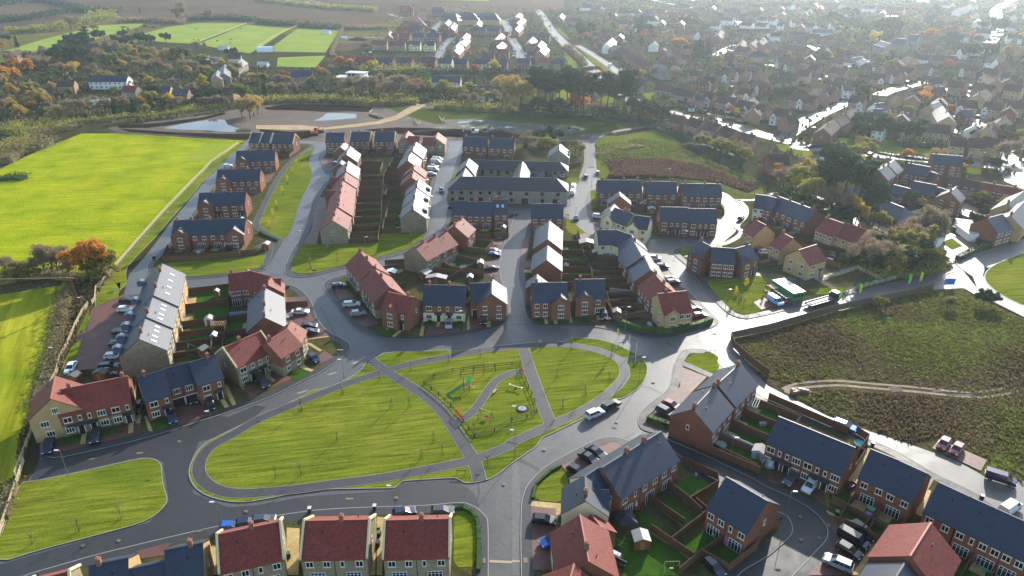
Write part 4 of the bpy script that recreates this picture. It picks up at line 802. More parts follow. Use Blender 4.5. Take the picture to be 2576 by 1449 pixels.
# north-east block
est('terraced_house', 'slate brick terrace, leftmost of three in front of the dead brambles', 'terrace', sg('t21', 862, 362, 1298, 364, n=3, ch=[.1, .6, .92], gd=[(-1, 6)]))
est('terraced_house', 'slate brick pair, middle of three in front of the dead brambles', 'terrace', sg('t21', 1347, 376, 1650, 378, n=2, ch=[.15, .87], gd=[(-1, 6)]))
est('terraced_house', 'slate brick terrace, rightmost of three in front of the dead brambles', 'terrace', sg('t21', 1700, 397, 2100, 402, n=3, ch=[.12, .6, .92], gd=[(-1, 6)]))
est('link_house', 'brick house turned gable-on with a bright white slope inside the crescent', 'house', sg('t21', 1080, 478, 1086, 520, d=8, n=1, st='x', gw=0))
est('terraced_house', 'bent row with alternating cream and brick fronts inside the crescent', 'terrace',
    sg('t21', 1035, 640, 1225, 704, w='C', d=7.6, n=2, st='x', ch=[.55, .75], xg=[(.1, 4.4, .5, -1)]), sg('t21', 1232, 714, 1395, 736, w='C', d=7.6, n=1, st='x', xg=[(.1, 4.2, .7, -1)]), sg('t21', 1030, 603, 985, 660, w='C', d=6, n=1, win=0))
est('terraced_house', 'slate brick terrace with four dark front doors and a red car outside', 'terrace', sg('t21', 1487, 632, 1775, 638, n=2, st='f'), sg('t21', 1777, 648, 2048, 652, n=2, st='f'))
# far-east block
est('corner_house', 'curved slate brick row facing the small public lawn', 'terrace',
    sg('t21', 1890, 968, 2005, 1030, d=8, n=1, st='x', ch=[.15], xg=[(.85, 4.5, .6, -1)]), sg('t21', 2008, 1036, 2245, 1052, d=8, n=2, st='x'), sg('t21', 2250, 1050, 2395, 1012, d=8, n=1, st='f', ch=[.8], xg=[(.15, 4, .6, -1)]))
est('detached_house', 'buff house with red roof, left and furthest of three stepping down', 'house', sg('t21', 2447, 760, 2555, 815, rf='R', w='Y', d=8.4, n=1, st='k', ch=[.1], gw=0))
est('detached_house', 'buff house with red roof, middle of three stepping down', 'house', sg('t31', 145, 890, 252, 945, rf='R', w='Y', d=8.4, n=1, st='k', ch=[.1], gw=0, gd=[(-1, 6)]))
est('detached_house', 'buff house with red roof, right and nearest of three stepping down', 'house', sg('t31', 312, 1065, 488, 1010, rf='R', w='Y', d=8.4, n=1, st='f', gw=2))
est('terraced_house', 'slate brick terrace beside the pines with a cream end house', 'terrace', sg('t21', 2458, 506, 2570, 520, w='C', n=1, st='k'), sg('t31', 5, 522, 108, 548, n=1, st='k', ch=[.9]), sg('t31', 112, 528, 492, 668, n=3, st='k', ch=[.3, .62, .92], gd=[(-1, 6)], gw=0))
est('terraced_house', 'buff terrace with red roof and glazed garden room beside the lane', 'terrace', sg('t31', 590, 737, 765, 800, rf='R', w='Y', n=2, st='k', ch=[.1], gd=[(-1, 6)], gw=0), sg('t31', 770, 785, 1058, 885, rf='R', w='Y', n=2, st='k', ch=[.5, .97], gd=[(-1, 6)], gw=0))
# south-east block
est('semi_detached_house', 'slate brick pair facing the bright mouth of the service road', 'house', sg('t22', 2297, 758, 2068, 965, n=2, st='k', gw=0, ch=[.02, .9], gd=[(-1, 10)]))
est('semi_detached_house', 'slate brick pair with small gable window beside the tan parking bay', 'house', sg('t22', 2040, 985, 1822, 1215, n=2, st='k', gw=1, ch=[.05, .98], gd=[(-1, 10)]))
est('terraced_house', 'slate brick terrace of four with white and grey cars on its forecourt', 'terrace', sg('t32', 110, 1292, 875, 155, k2='t33', n=4, st='f', gd=[(1, 6)]))
est('semi_detached_house', 'slate brick pair in line with the two red cars', 'house', sg('t33', 1037, 172, 1322, 286, n=1, st='k', gd=[(-1, 8)]), sg('t33', 1328, 292, 1602, 416, n=1, st='k', gd=[(-1, 8)], gw=0))
est('terraced_house', 'slate brick terrace running out of the lower right corner', 'terrace', sg('t33', 1722, 507, 2033, 652, n=1, st='k', gd=[(-1, 8)]), sg('t33', 2042, 656, 2760, 980, n=3, st='k', gd=[(-1, 8)]))
est('detached_house', 'broad red-roofed house in the lower right corner', 'house', sg('t33', 1638, 912, 1432, 1243, rf='R', n=1, st='k', d=10, e=5.3, gw=0))
est('detached_house', 'grey slate roof cut by the bottom edge near the parked cars', 'house', sg('t33', 1378, 1312, 1260, 1500, n=1, d=8.6, e=4.9, st='k', gw=0))
# south block
est('terraced_house', 'long slate brick terrace with two chimneys behind the curved parking bay', 'terrace', sg('t23', 1498, -5, 905, 357, n=3, st='k', d=9.2, ch=[.4, .7], gw=0))
est('link_house', 'cream rendered slate house with a white-topped chimney joined to the long terrace', 'house', sg('t23', 862, 362, 742, 442, w='C', d=7.2, n=1, st='k', gw=0), sg('t23', 738, 438, 742, 690, w='C', d=7.4, n=1, st='x', gw=0, ch=[.75], xg=[(.35, 5, .3, 1)]))
est('detached_house', 'red-roofed brick house with sunlit pink slope beside the blue car', 'house', sg('t23', 686, 836, 775, 1300, rf='R', n=2, st='k', d=9, ch=[.72], gw=0), sg('t23', 800, 830, 905, 960, rf='R', d=5.6, e=3.6, n=1, win=0))
est('detached_house', 'red-roofed house with chimney cut by the bottom edge', 'house', sg('t23', 622, 1332, 540, 1660, rf='R', n=1, st='k', d=9, ch=[.05], gw=0))
est('semi_detached_house', 'slate brick pair inside the dark cul-de-sac bend', 'house', sg('t23', 2160, 452, 2568, 692, n=2, st='k', d=9.6, gw=1))
# south row
est('terraced_house', 'slate roof with a notched-out middle bay at the lower left', 'terrace', sg('t03', 902, 1342, 1283, 1266, w='Y', n=1, ch=[.25]), sg('t03', 1292, 1362, 1650, 1285, w='Y', d=7, sh=-.4, e=4.6, n=1), sg('t03', 1662, 1188, 2034, 1114, w='Y', n=1, ch=[.68]))
est('detached_house', 'corner of a red roof at the very bottom left', 'house', sg('D', 55, 1466, 172, 1436, rf='R', w='T', n=1, cope=1))
est('semi_detached_house', 'dark red pantile stone pair, left of three with raised copings along the bottom', 'house', sg('D', 546, 1344, 703, 1311, rf='R', w='T', n=2, cope=1, ch=[.55]))
est('semi_detached_house', 'dark red pantile stone pair, middle of three with raised copings along the bottom', 'house', sg('D', 766, 1309.5, 928, 1306, rf='R', w='T', n=2, cope=1, ch=[.58]))
est('semi_detached_house', 'dark red pantile stone pair, right of three with raised copings beside the clipped hedge', 'house', sg('D', 969, 1308, 1130, 1304, rf='R', w='T', n=2, cope=1, ch=[.57]))
# stone barns
GB = 'converted stone farm buildings'
building('stone_barn', 'long two-storey stone barn with hipped ends behind the builders yard', 'barn', [sg('b', 562, 897, 1312, 905, w='G', rf='K', e=5.6, d=9.5, h=9.0, n=3, st='b', hip=(1, 0), vent=0), sg('b', 1314, 907, 2165, 926, w='G', rf='K', e=5.6, d=9.5, h=9.0, n=2, st='b', hip=(0, 1), vent=0)], GB)
building('stone_barn', 'low stone range with dark doors at the back of the barn courtyard', 'barn', [sg('b', 775, 620, 2222, 655, w='G', rf='K', e=2.9, d=7.5, h=5.6, n=6, fl=1, st='b', hip=(0, 1), vent=0)], GB)
building('stone_barn', 'stone barn wing beside the bright street with pale hipped roof', 'barn', [sg('b', 702, 592, 655, 705, w='G', rf='K', e=4.4, d=7.5, h=7.4, win=0, hip=(1, 0), vent=0), sg('b', 655, 730, 600, 885, w='G', rf='K', e=3.6, d=7.5, h=6.6, win=0, vent=0)], GB)
building('stone_barn', 'narrow stone cross wing with blazing white roof between courtyard and parked cars', 'barn', [sg('b', 1598, 645, 1548, 900, w='G', rf='K', e=3.0, d=6.5, h=6.0, win=0, vent=0)], GB)
building('farmhouse', 'grey stone farmhouse with white garden room above the barns', 'house', [sg('b', 2215, 342, 2200, 448, w='G', rf='K', d=9, n=2, st='x', ch=[.05, .95], gw=0, vent=0, xg=[(.3, 2.6, .1, -1), (.7, 2.6, .1, -1)])])
# ================================================================ OLDER HOUSES, VILLAGE AND TOWN
TOWN = []
def oldh(s, rf, w, zone, name='village_house', cat='house', look='', **kw):
    k = None; n = 0
    for tok in s.split():
        if ',' not in tok: k = tok; continue
        v = [float(q) for q in tok.split(',')]; kk = dict(kw); kk['r'] = (k, *v[:4]); r_ = rf; w_ = w
        if len(rf) > 1: r_ = rf[n % len(rf)]
        if len(w) > 1: w_ = w[(n*7 // 3) % len(w)]
        kk['rf'] = r_; kk['w'] = w_; kk.setdefault('ch', [.12 + .7*((n*37) % 10)/10]); kk.setdefault('vent', 0)
        wn = {'B': 'brick', 'F': 'pale brick', 'Y': 'buff brick', 'T': 'stone', 'G': 'grey stone', 'C': 'cream', 'V': 'white'}[w_]; rn = {'S': 'slate', 'R': 'red', 'D': 'brown', 'K': 'dark', 'L': 'flat'}[r_]
        lb = '%s %s-roofed house %s' % (wn, rn, zone); nm = name if name != 'village_house' else ('bungalow' if kk.get('e', 5.1) < 4 else 'timbered_house' if any(len(q) > 4 for q in kk.get('xg', [])) else 'rendered_house' if w_ in 'CV' else 'stone_house' if w_ in 'TG' else 'brick_house'); TOWN.append(building(nm, lb, cat, [kk], zone and ('houses ' + zone), far=kk.get('far', True))); n += 1
# left-hand village
oldh('t00 910,757,1290,757', 'S', 'V', 'behind bare trees beyond the meadow', ch=[.03, .3, .65, .99], n=4, look='')
oldh('t00 580,810,750,805 290,895,520,875 1240,858,1385,862', 'DKR', 'FTF', 'beyond the far corner of the meadow', d=8)
oldh('t00 1530,865,1720,865 1740,895,1900,897 2250,880,2370,885', 'KKD', 'YYF', 'beyond the far edge of the meadow', d=8, e=3.6)
oldh('t00 20,520,110,515 100,520,190,495 220,520,300,515 300,530,370,520', 'D', 'F', 'at the far left edge', d=8)
oldh('t00 1920,575,2080,575 2100,545,2200,535 2290,545,2420,540', 'LKD', 'V', 'in the small farmyard', d=8, e=4, ch=[])
oldh('t00 2260,645,2250,735 2190,705,2170,760 2440,595,2340,655', 'KK', 'TTY', 'around the small farmyard', d=7.5, ch=[])
oldh('t00 2200,455,2300,460 t10 670,297,745,300 20,620,120,625', 'L', 'K' and 'V', 'standing in the paddocks', name='field_shed', cat='shed', d=4, e=2.4, n=1, ch=[], far=True, win=0)
oldh('t10 355,712,560,705 1780,765,2060,765 2190,865,2380,862', 'S', 'FVV', 'among the gardens beyond the mud bank', d=8.5)
oldh('t00 900,1000,1110,990', 'L', 'V', 'in the garden behind the pond hedge', d=5, e=2.6, h=3.2, ch=[])
# modern white house with flat roofs
def modern():
    t = thing('modern_house', 'white flat-roofed modern house in two tiers beyond the mud bank', 'house', G('t10', 930, 830))
    p0 = G('t10', 790, 832); p1 = G('t10', 1060, 845); rz = math.atan2(p1.y-p0.y, p1.x-p0.x); L = (p1-p0).length; t.rotation_euler = (0, 0, rz); w = WALL['V']
    mb = MB(); mb.box(-L/2, L/2, 0, 9, 0, 3); mb.put('lower_storey', w, t); mb = MB(); mb.box(-L/2-.8, L/2+2, -1, 9.6, 3.0, 3.4); mb.put('terrace_roof', ROOF['L'], t)
    mb = MB(); mb.box(-L*.1, L/2+1, 2, 9, 3.4, 6.2); mb.put('upper_storey', w, t); mb = MB(); mb.box(-L*.1-.5, L/2+1.6, 1.3, 9.5, 6.2, 6.6); mb.put('roof', ROOF['L'], t)
    for i in range(5): mb = MB(); mb.box(-1.3, 1.3, -.05, .01, 0, 2.2); mb.put('window', M_glass, t, TM(-L/2+3+i*3.4, 0, .4))
    for i in range(3): mb = MB(); mb.box(-1.3, 1.3, -.05, .01, 0, 2.0); mb.put('window', M_glass, t, TM(-L*.1+2.4+i*3.2, 2, 3.8))
modern()
# red-brick estate beyond the paddock
Z1 = 'in the estate past the paddock'
oldh('t10 1165,403,1318,403 1342,412,1500,412', 'R', 'TB', Z1+', front row', d=8.5, n=2)
oldh('t10 1540,412,1655,412 1685,415,1800,415', 'S', 'C', Z1+', front row', d=8, n=2, xg=[(.2, 3.6, .6, -1)])
oldh('t10 870,552,990,558 1010,563,1190,570 1210,573,1385,578', 'RRS', 'B', Z1+', lowest row', d=8.5, n=2)
oldh('t10 1430,573,1575,577 1668,572,1810,576', 'S', 'B', Z1+', lowest row', d=8.5, n=2, xg=[(.75, 3.6, .5, -1)])
oldh('t10 1845,582,1975,585 2000,587,2130,590 2200,590,2350,590 2385,605,2530,608', 'S', 'CCBB', Z1+', lowest row', d=8.5, n=2)
oldh('t20 55,585,185,588 275,572,390,585 440,583,545,590', 'SRS', 'BTT', Z1+', lowest row', d=8.5, n=2)
oldh('t10 1350,310,1330,350 1365,330,1430,332 1445,325,1555,328 1600,330,1700,333 1725,330,1850,333', 'RRRSS', 'TTTBB', Z1+', second row', d=8.5, n=2)
oldh('t10 1405,272,1500,270 1540,257,1680,262', 'RS', 'BC', Z1+', third row', d=8.5, n=2)
oldh('t10 1490,205,1600,215 1630,170,1690,240 1640,140,1720,200 1560,215,1680,222', 'R', 'B', Z1+', left street', d=8, n=1)
oldh('t10 1475,85,1580,85 1450,55,1545,60 1780,75,1860,80 1800,90,1880,95', 'RRSS', 'B', Z1+', farthest corner', d=9, e=5.5, n=2)
oldh('t10 1910,130,2010,135 1930,165,2020,170 2050,125,2180,125 2080,160,2210,160 2260,130,2400,130 2290,158,2420,160', 'S', 'BYY', Z1+', hipped row', d=10, e=6, hip=1, n=2)
oldh('t10 1940,195,1900,235 1995,225,1960,280 2245,200,2225,240', 'RKS', 'B', Z1+', gable-on row', d=7.5, e=6.5, n=1, gw=1)
oldh('t10 2120,330,2080,380 2110,380,2060,430 2060,410,2010,470 2050,455,1995,510', 'SSSS', 'FBBB', Z1+', white stepped row', d=8, n=1, gw=1)
oldh('t10 2190,270,2310,272 2330,270,2460,272 2050,312,2150,315 2465,318,2540,320', 'SSRR', 'B', Z1+', middle row', d=8.5, n=2)
oldh('t10 2470,330,2400,400 2500,395,2400,400 2480,420,2420,470 2430,490,2550,492 2290,530,2400,532', 'RRSRK', 'BBBTB', Z1+', right group', d=8, n=1)
oldh('t20 145,332,270,332 275,328,385,332 210,370,175,420 300,410,260,460 330,460,280,510', 'SSSSS', 'BTBTF', Z1+', lane side', d=8.5, n=1)
oldh('t20 80,130,30,170 110,180,50,230 80,250,30,290 0,160,70,175', 'S', 'B', Z1+', upper right', d=8, n=1)
# along the straight lane
oldh('t20 720,45,780,45 840,55,895,60 1090,95,1150,95 1215,95,1275,97 1350,95,1400,100 1490,100,1540,102 1370,160,1430,175', 'KKDKKRK', 'VBFFYVB', 'in the pyramid-roofed row', d=9.5, e=5.4, hip=1, n=2)
oldh('t20 470,115,580,120 600,180,680,180 505,135,480,165 970,130,1040,130 1050,200,1170,200 850,320,900,330', 'KDKDKD', 'FBF', 'behind the straight lane trees', d=8)
oldh('t20 1010,380,960,440 1020,450,1090,470 1120,465,1190,500 1190,520,1270,560 1270,570,1360,610', 'LKDDD', 'VVBBB', 'in the stepped row, lane side', d=9, n=2)
oldh('t20 1450,640,1560,680 1170,795,1330,800 680,820,880,825', 'KSD', 'GGG', 'between the pines and the straight lane', d=8.5)
oldh('t20 1480,840,1660,870 1660,880,1880,930', 'D', 'GG', 'in the long low row', d=8, e=3, fl=1, ch=[.5])
# half-timbered houses along the curved road
Z2 = 'in the timbered row'
oldh('t20 1900,910,2050,935 2080,960,2270,985 2290,1000,2440,1030 2480,1040,2576,1060', 'D', 'F', Z2, d=8, xg=[(.75, 3.4, .5, -1, 1)])
oldh('t20 2080,700,2200,710 2240,670,2360,700 2400,650,2500,690 1900,760,2070,780 2290,880,2440,900 2480,800,2560,830', 'D', 'FFFB', Z2+', behind', d=8, xg=[(.7, 3.2, .4, -1, 1)])
oldh('t20 1620,1145,1740,1170 1800,1175,1930,1215 1970,1215,2100,1250 2130,1265,2260,1310 2310,1335,2450,1360', 'D', 'BFFFF', 'in the row above the rough field', d=8, n=2)
oldh('t20 1790,1030,1850,1035', 'D', 'V', 'garage on the curved road', d=5.5, e=2.4, n=1, ch=[])
# t20 right part
oldh('t20 1230,100,1290,110 1870,470,1960,480 1750,440,1830,450 1640,395,1720,400 1960,425,2050,430 1940,395,2090,395 2000,380,2110,390', 'D', 'F', 'left of the round road', d=8)
oldh('t20 1620,300,1720,310 1760,310,1840,315 1890,305,1940,315 2110,300,2070,350 2160,295,2200,300 2300,290,2390,295 2400,290,2576,290 2200,335,2330,340', 'D', 'FF', 'in the sunlit close', d=8, xg=[(.6, 3.5, .3, -1)])
oldh('t20 2010,220,2100,225 2120,170,2230,175 2320,215,2430,225 2470,225,2576,235 2480,170,2576,175', 'DDDD', 'VFVFV', 'beyond the round road', d=8.5)
oldh('t20 2270,465,2390,475 2420,515,2540,520 2150,560,2250,570 2330,400,2300,450 2450,395,2410,440 2530,370,2490,420', 'D', 'F', 'beside the shining turning circle', d=8.5, hip=0)
oldh('t20 2225,15,2350,20 2400,40,2510,45 1650,45,1780,50 1830,70,1940,80 1700,90,1800,100 2030,110,2140,130 1980,40,2080,45 2170,85,2290,95 2390,110,2520,120 2270,120,2370,130', 'D', 'B', 'in the top brick close', d=8.5)
# t30 rows
oldh('t30 120,565,245,590 210,600,330,625 30,505,150,512 390,630,545,645', 'D', 'F', 'left of the pale shed', d=8.5, xg=[(.2, 3.2, .4, -1, 1)])
oldh('t30 640,577,770,585 665,675,800,695 160,740,310,752 300,700,430,712 0,782,150,772', 'D', 'FY', 'near the blue panel roof', d=8.5, n=2)
oldh('t30 840,580,960,570 950,590,1020,620', 'S', 'V', 'among the hedges', d=8, e=3, hip=1)
oldh('t30 1040,735,1190,745 1240,690,1350,720 1350,665,1480,690 1480,650,1640,632', 'D', 'FF', 'in the row above the bright bend', d=8.5, xg=[(.75, 3.2, .4, -1, 1)])
oldh('t30 1660,768,1790,785 1860,808,2000,828 2090,832,2290,858 2410,842,2576,862 1400,560,1480,590', 'D', 'FY', 'right of the bright bend', d=8.5)
oldh('t30 1960,642,2150,664 2170,680,2350,702 2390,742,2576,766 2190,752,2310,800 2450,780,2576,790', 'D', 'F', 'in the upper right gardens', d=8.5, xg=[(.2, 3.0, .4, -1, 1)])
oldh('t30 840,957,990,975 1055,998,1220,1022', 'D', 'FY', 'with timbered gable by light road', d=8.5, xg=[(.8, 3.4, .6, -1, 1)])
oldh('t30 1300,945,1430,915 1420,905,1560,880 1060,1130,1000,1120', 'D', 'Y', 'by the orange trees', d=8)
oldh('t30 250,930,400,950 490,885,560,930 600,868,690,888 625,822,755,835 800,802,925,815 700,775,790,790', 'D', 'F', 'above the light road', d=8.5, xg=[(.75, 3.0, .5, -1, 1)])
oldh('t30 780,1145,855,1092 670,1195,780,1140 560,1290,660,1200', 'D', 'BBY', 'beside the tall dark evergreen hedge', d=8, gw=1)
oldh('t30 70,1082,225,1105', 'D', 'Y', 'on the corner of the light road', d=8.5, xg=[(.2, 3.4, .5, -1, 1)])
oldh('t30 1245,1090,1340,1108 1370,1108,1470,1128', 'D', 'Y', 'garage pair with white doors', d=6, e=2.4, n=1, ch=[])
oldh('t30 1330,1230,1535,1250 1612,1243,1838,1258 1230,1190,1310,1220 1130,1190,1220,1200', 'D', 'Y', 'right of the dark evergreen hedge', d=8.5)
oldh('t30 1720,1018,1625,1052 1750,1068,1820,1170', 'K', 'Y', 'gable-on beside the orange trees', d=8.5, gw=1)
oldh('t30 1905,1000,2110,1012 2190,1020,2380,1042 2410,1010,2576,1022', 'D', 'Y', 'facing the row of parked cars', d=8.5, xg=[(.15, 3.2, .5, -1, 1)])
oldh('t30 2195,895,2120,945 2385,1165,2300,1240 2270,1220,2180,1290 2180,1370,2350,1400 1850,1370,2000,1385 2030,1385,2180,1395', 'D', 'Y', 'around the turning area', d=8.5)
oldh('t30 1130,410,1240,440', 'S', 'G', 'with attic dormers, left part of the large manor block', d=11, e=7, dm=[(-1, .2, 1), (-1, .5, 1), (-1, .8, 1)], ch=[.95])
oldh('t30 1290,382,1405,392 1425,342,1530,350', 'S', 'G', 'and three storeys, right part of the large manor block', d=12, e=9, hip=0, ch=[.1, .9])
oldh('t30 240,455,400,478 170,430,250,455 270,370,380,372 435,335,520,345 560,360,640,352 660,380,740,400 580,420,690,430 700,448,830,462 830,480,940,510 240,310,330,320 330,325,420,335', 'D', 'B', 'in the orange brick close', d=8.5, gw=1)
oldh('t30 350,222,480,232 100,222,160,225 440,290,630,295 0,170,90,180 30,322,130,326 0,290,80,295', 'DDSD', 'V', 'in the upper white-walled group', d=8.5)
oldh('t30 20,22,190,28 200,25,330,30 570,20,700,40 740,40,860,80 340,70,430,80 960,55,1090,62 1130,55,1230,62 1240,70,1360,70 1680,15,1750,20 1780,20,1860,30 1900,90,2000,60 2030,40,2090,30 2020,160,2110,130 1580,85,1640,95 2400,190,2480,150 2150,205,2280,210 2390,235,2500,240 2400,60,2480,20', 'D', 'BV', 'at the hazy top of the town', d=9)
oldh('t30 1640,560,1760,550 1500,540,1640,555 1780,555,1890,560 2160,442,2305,450 2100,292,2255,300 2410,345,2560,350 1940,330,2010,330 2080,360,2180,365 2050,450,2150,460', 'DDSD', 'FVVV', 'among tall trees on the far right', d=8.5)
rs = random.Random(5)
def fill(n, x0, x1, y0, y1, zone):
    done = 0; tries = 0
    while done < n and tries < n*20:
        tries += 1; x = rs.uniform(x0, x1); y = rs.uniform(y0, y1); g = G('D', x, y)
        if any((g.x-q[0])**2+(g.y-q[1])**2 < 13**2 for q in FILL) or any((g.x-q[0])**2+(g.y-q[1])**2 < 11**2 for q in ROADP): continue
        FILL.append((g.x, g.y)); s = CAMH/ max(g.y, 1)*10; dx = 900/g.y*6; tilt = rs.choice([0, 0, .15, -.1])
        if rs.random() < .25: oldh('D %f,%f,%f,%f' % (x-1.5, y+2.0, x+1.5, y-2.0), rs.choice('DDK'), rs.choice('BFBV'), zone, d=8, ch=[.3])
        else: oldh('D %f,%f,%f,%f' % (x-dx, y-dx*tilt, x+dx, y+dx*tilt), rs.choice('DDDK'), rs.choice('BFBVF'), zone, d=8, ch=[.3])
        done += 1
FILL = [tuple(o.location[:2]) for o in TOWN]
fill(26, 1660, 2150, -6, 40, 'in the haze along the top edge'); fill(14, 2150, 2600, -6, 70, 'in the bright haze of the top right corner')
fill(30, 1700, 2570, 95, 190, 'in the middle of the town'); fill(22, 1650, 2570, 195, 320, 'in the lower town'); fill(14, 1500, 1720, 30, 150, 'left of the town middle'); fill(12, 1640, 2100, 40, 95, 'in the upper town')
# houses at the right edge
oldh('t31 1655,98,1960,122', 'S', 'B', 'above the walled garden by the junction', d=8.5, far=False, st='x', n=2, xg=[(.7, 4, .5, -1)], vent=0)
oldh('t31 1268,158,1205,205 1195,212,1112,258', 'S', 'B', 'with bright blue-white slope by the walled garden', d=8.5, far=False, n=1, gw=1)
oldh('t31 1412,192,1632,230', 'S', 'B', 'with timber porch by the walled garden', d=8, far=False, n=2, st='f')
oldh('t31 1640,278,1710,300 1268,408,1430,448 1705,432,1830,470', 'S', 'B', 'low link block by the long barn', d=6, e=3.4, n=1, fl=1, far=False, ch=[])
oldh('t31 1475,372,1698,412', 'S', 'B', 'facing the courtyard shrubs', d=8, far=False, n=2, ch=[])
oldh('t31 1890,432,1832,478', 'S', 'B', 'tall gable-on by the tan courtyard', d=8, far=False, n=1, gw=2, st='x')
oldh('t31 1835,322,2150,382 2155,382,2398,425 2400,418,2576,460', 'DRR', 'TTB', 'in the long old barn row', d=7.5, far=False, n=2, e=3.8, st='x', ch=[.5], vent=0)
oldh('t31 975,400,1140,460 1190,570,1370,640', 'S', 'B', 'bungalow between the pines and the tan yard', d=10, e=2.8, h=6, hip=1, far=False, fl=1, n=2, ch=[])
oldh('t31 1560,710,1650,730', 'D', 'V', 'with pyramid roof and bays in the tan yard', d=10, e=5.4, hip=1, far=False, n=1, st='x', ch=[.9])
oldh('t31 2205,745,2362,705', 'S', 'B', 'with front bays on the main road corner', d=9, far=False, n=2, gw=0, st='x', ch=[.03])
oldh('t31 1900,760,2060,780 1980,800,2120,900', 'L', 'V', 'flat garage roof in front of the road corner', d=5, e=2.5, h=2.9, far=True, n=1, ch=[], win=0)
oldh('t31 2570,475,2410,598 2576,575,2440,720', 'S', 'Y', 'with blazing roof at the right edge', d=8.5, far=False, n=1, ch=[.05])
oldh('t31 600,32,800,15', 'D', 'V', 'cottage under the pine tops', d=7, ch=[.1, .5, .9], far=True)
oldh('t31 0,100,200,100', 'D', 'B', 'below the light road verge', d=8.5, far=True)
# ================================================================ TREES, HEDGES, SHRUBS
L_bare = leafmat('bare twigs', '7c6c54', '978568', .45, .8); L_gold = leafmat('golden willow twigs', 'a08648', 'b49a58', .45)
L_orange = leafmat('orange leaves', 'b87a30', 'ca9244', .5); L_yellow = leafmat('yellow leaves', 'b49a1c', 'c8b038', .5)
L_green = leafmat('deciduous green leaves', '5a682c', '727c3c', .45); L_ever = leafmat('dark evergreen leaves', '2e4224', '405432', .25); L_red = leafmat('rust leaves', '9c5c48', 'b07454', .45)
L_olive = leafmat('olive autumn leaves', '7e7a3a', '989046', .5); L_hedge = leafmat('hedge leaves', '34501c', '486826', .35); L_scrub = leafmat('dry scrub', '76684a', '887a50', .4)
M_bark = simple('bark', '3c3228', .9, .2, var=.25, scale=3, rnd=.2)
M_barkp = simple('reddish bark', '4e382a', .9, .2, var=.25, scale=3)
def leafquads(rng, centres, per, spread, size, elong=1.0, up=.0):
    mb = MB()
    for c, r in centres:
        for _ in range(per):
            d = Vector((rng.gauss(0, 1), rng.gauss(0, 1), rng.gauss(0, 1))).normalized()*(rng.random()**.45)*r; d.z *= spread; p = Vector(c)+d
            a = Vector((rng.gauss(0, 1), rng.gauss(0, 1), rng.gauss(0, 1)+up)).normalized(); b = a.cross(Vector((rng.gauss(0, 1), rng.gauss(0, 1), rng.gauss(0, 1)))).normalized()
            s = size*rng.uniform(.6, 1.3); a = a*s*elong; b = b*s/elong*.7
            mb.poly([p-a-b*.4, p+a*.3-b, p+a+b*.3, p-a*.2+b])
    return mb
def limb_tree(rng, h, spread, levels=3, trunk=.3, n0=5, twig=.0, tw_len=1.2, up=.5):
    """trunk and limbs; returns mesh builder and twig tips"""
    mb = MB(); tips = []
    def grow(p, d, l, r, lev):
        q = p + d*l; mb.tube(p, q, r, r*.62, 6 if lev < 2 else 4, cap=False)
        if lev == levels: tips.append(q); return
        k = n0 if lev == 0 else rng.choice([2, 3, 3])
        for i in range(k):
            a = Vector((rng.gauss(0, 1), rng.gauss(0, 1), rng.gauss(0, .5)+up)).normalized(); nd = (d*.55 + a*spread).normalized()
            st = p + d*l*rng.uniform(.65, 1.0) if lev else q - d*l*rng.uniform(0, .35)
            grow(st, nd, l*rng.uniform(.58, .82), r*.55, lev+1)
    grow(Vector((0, 0, -.2)), Vector((rng.gauss(0, .04), rng.gauss(0, .04), 1)).normalized(), h*.36, trunk, 0)
    return mb, tips
PROTO = {}
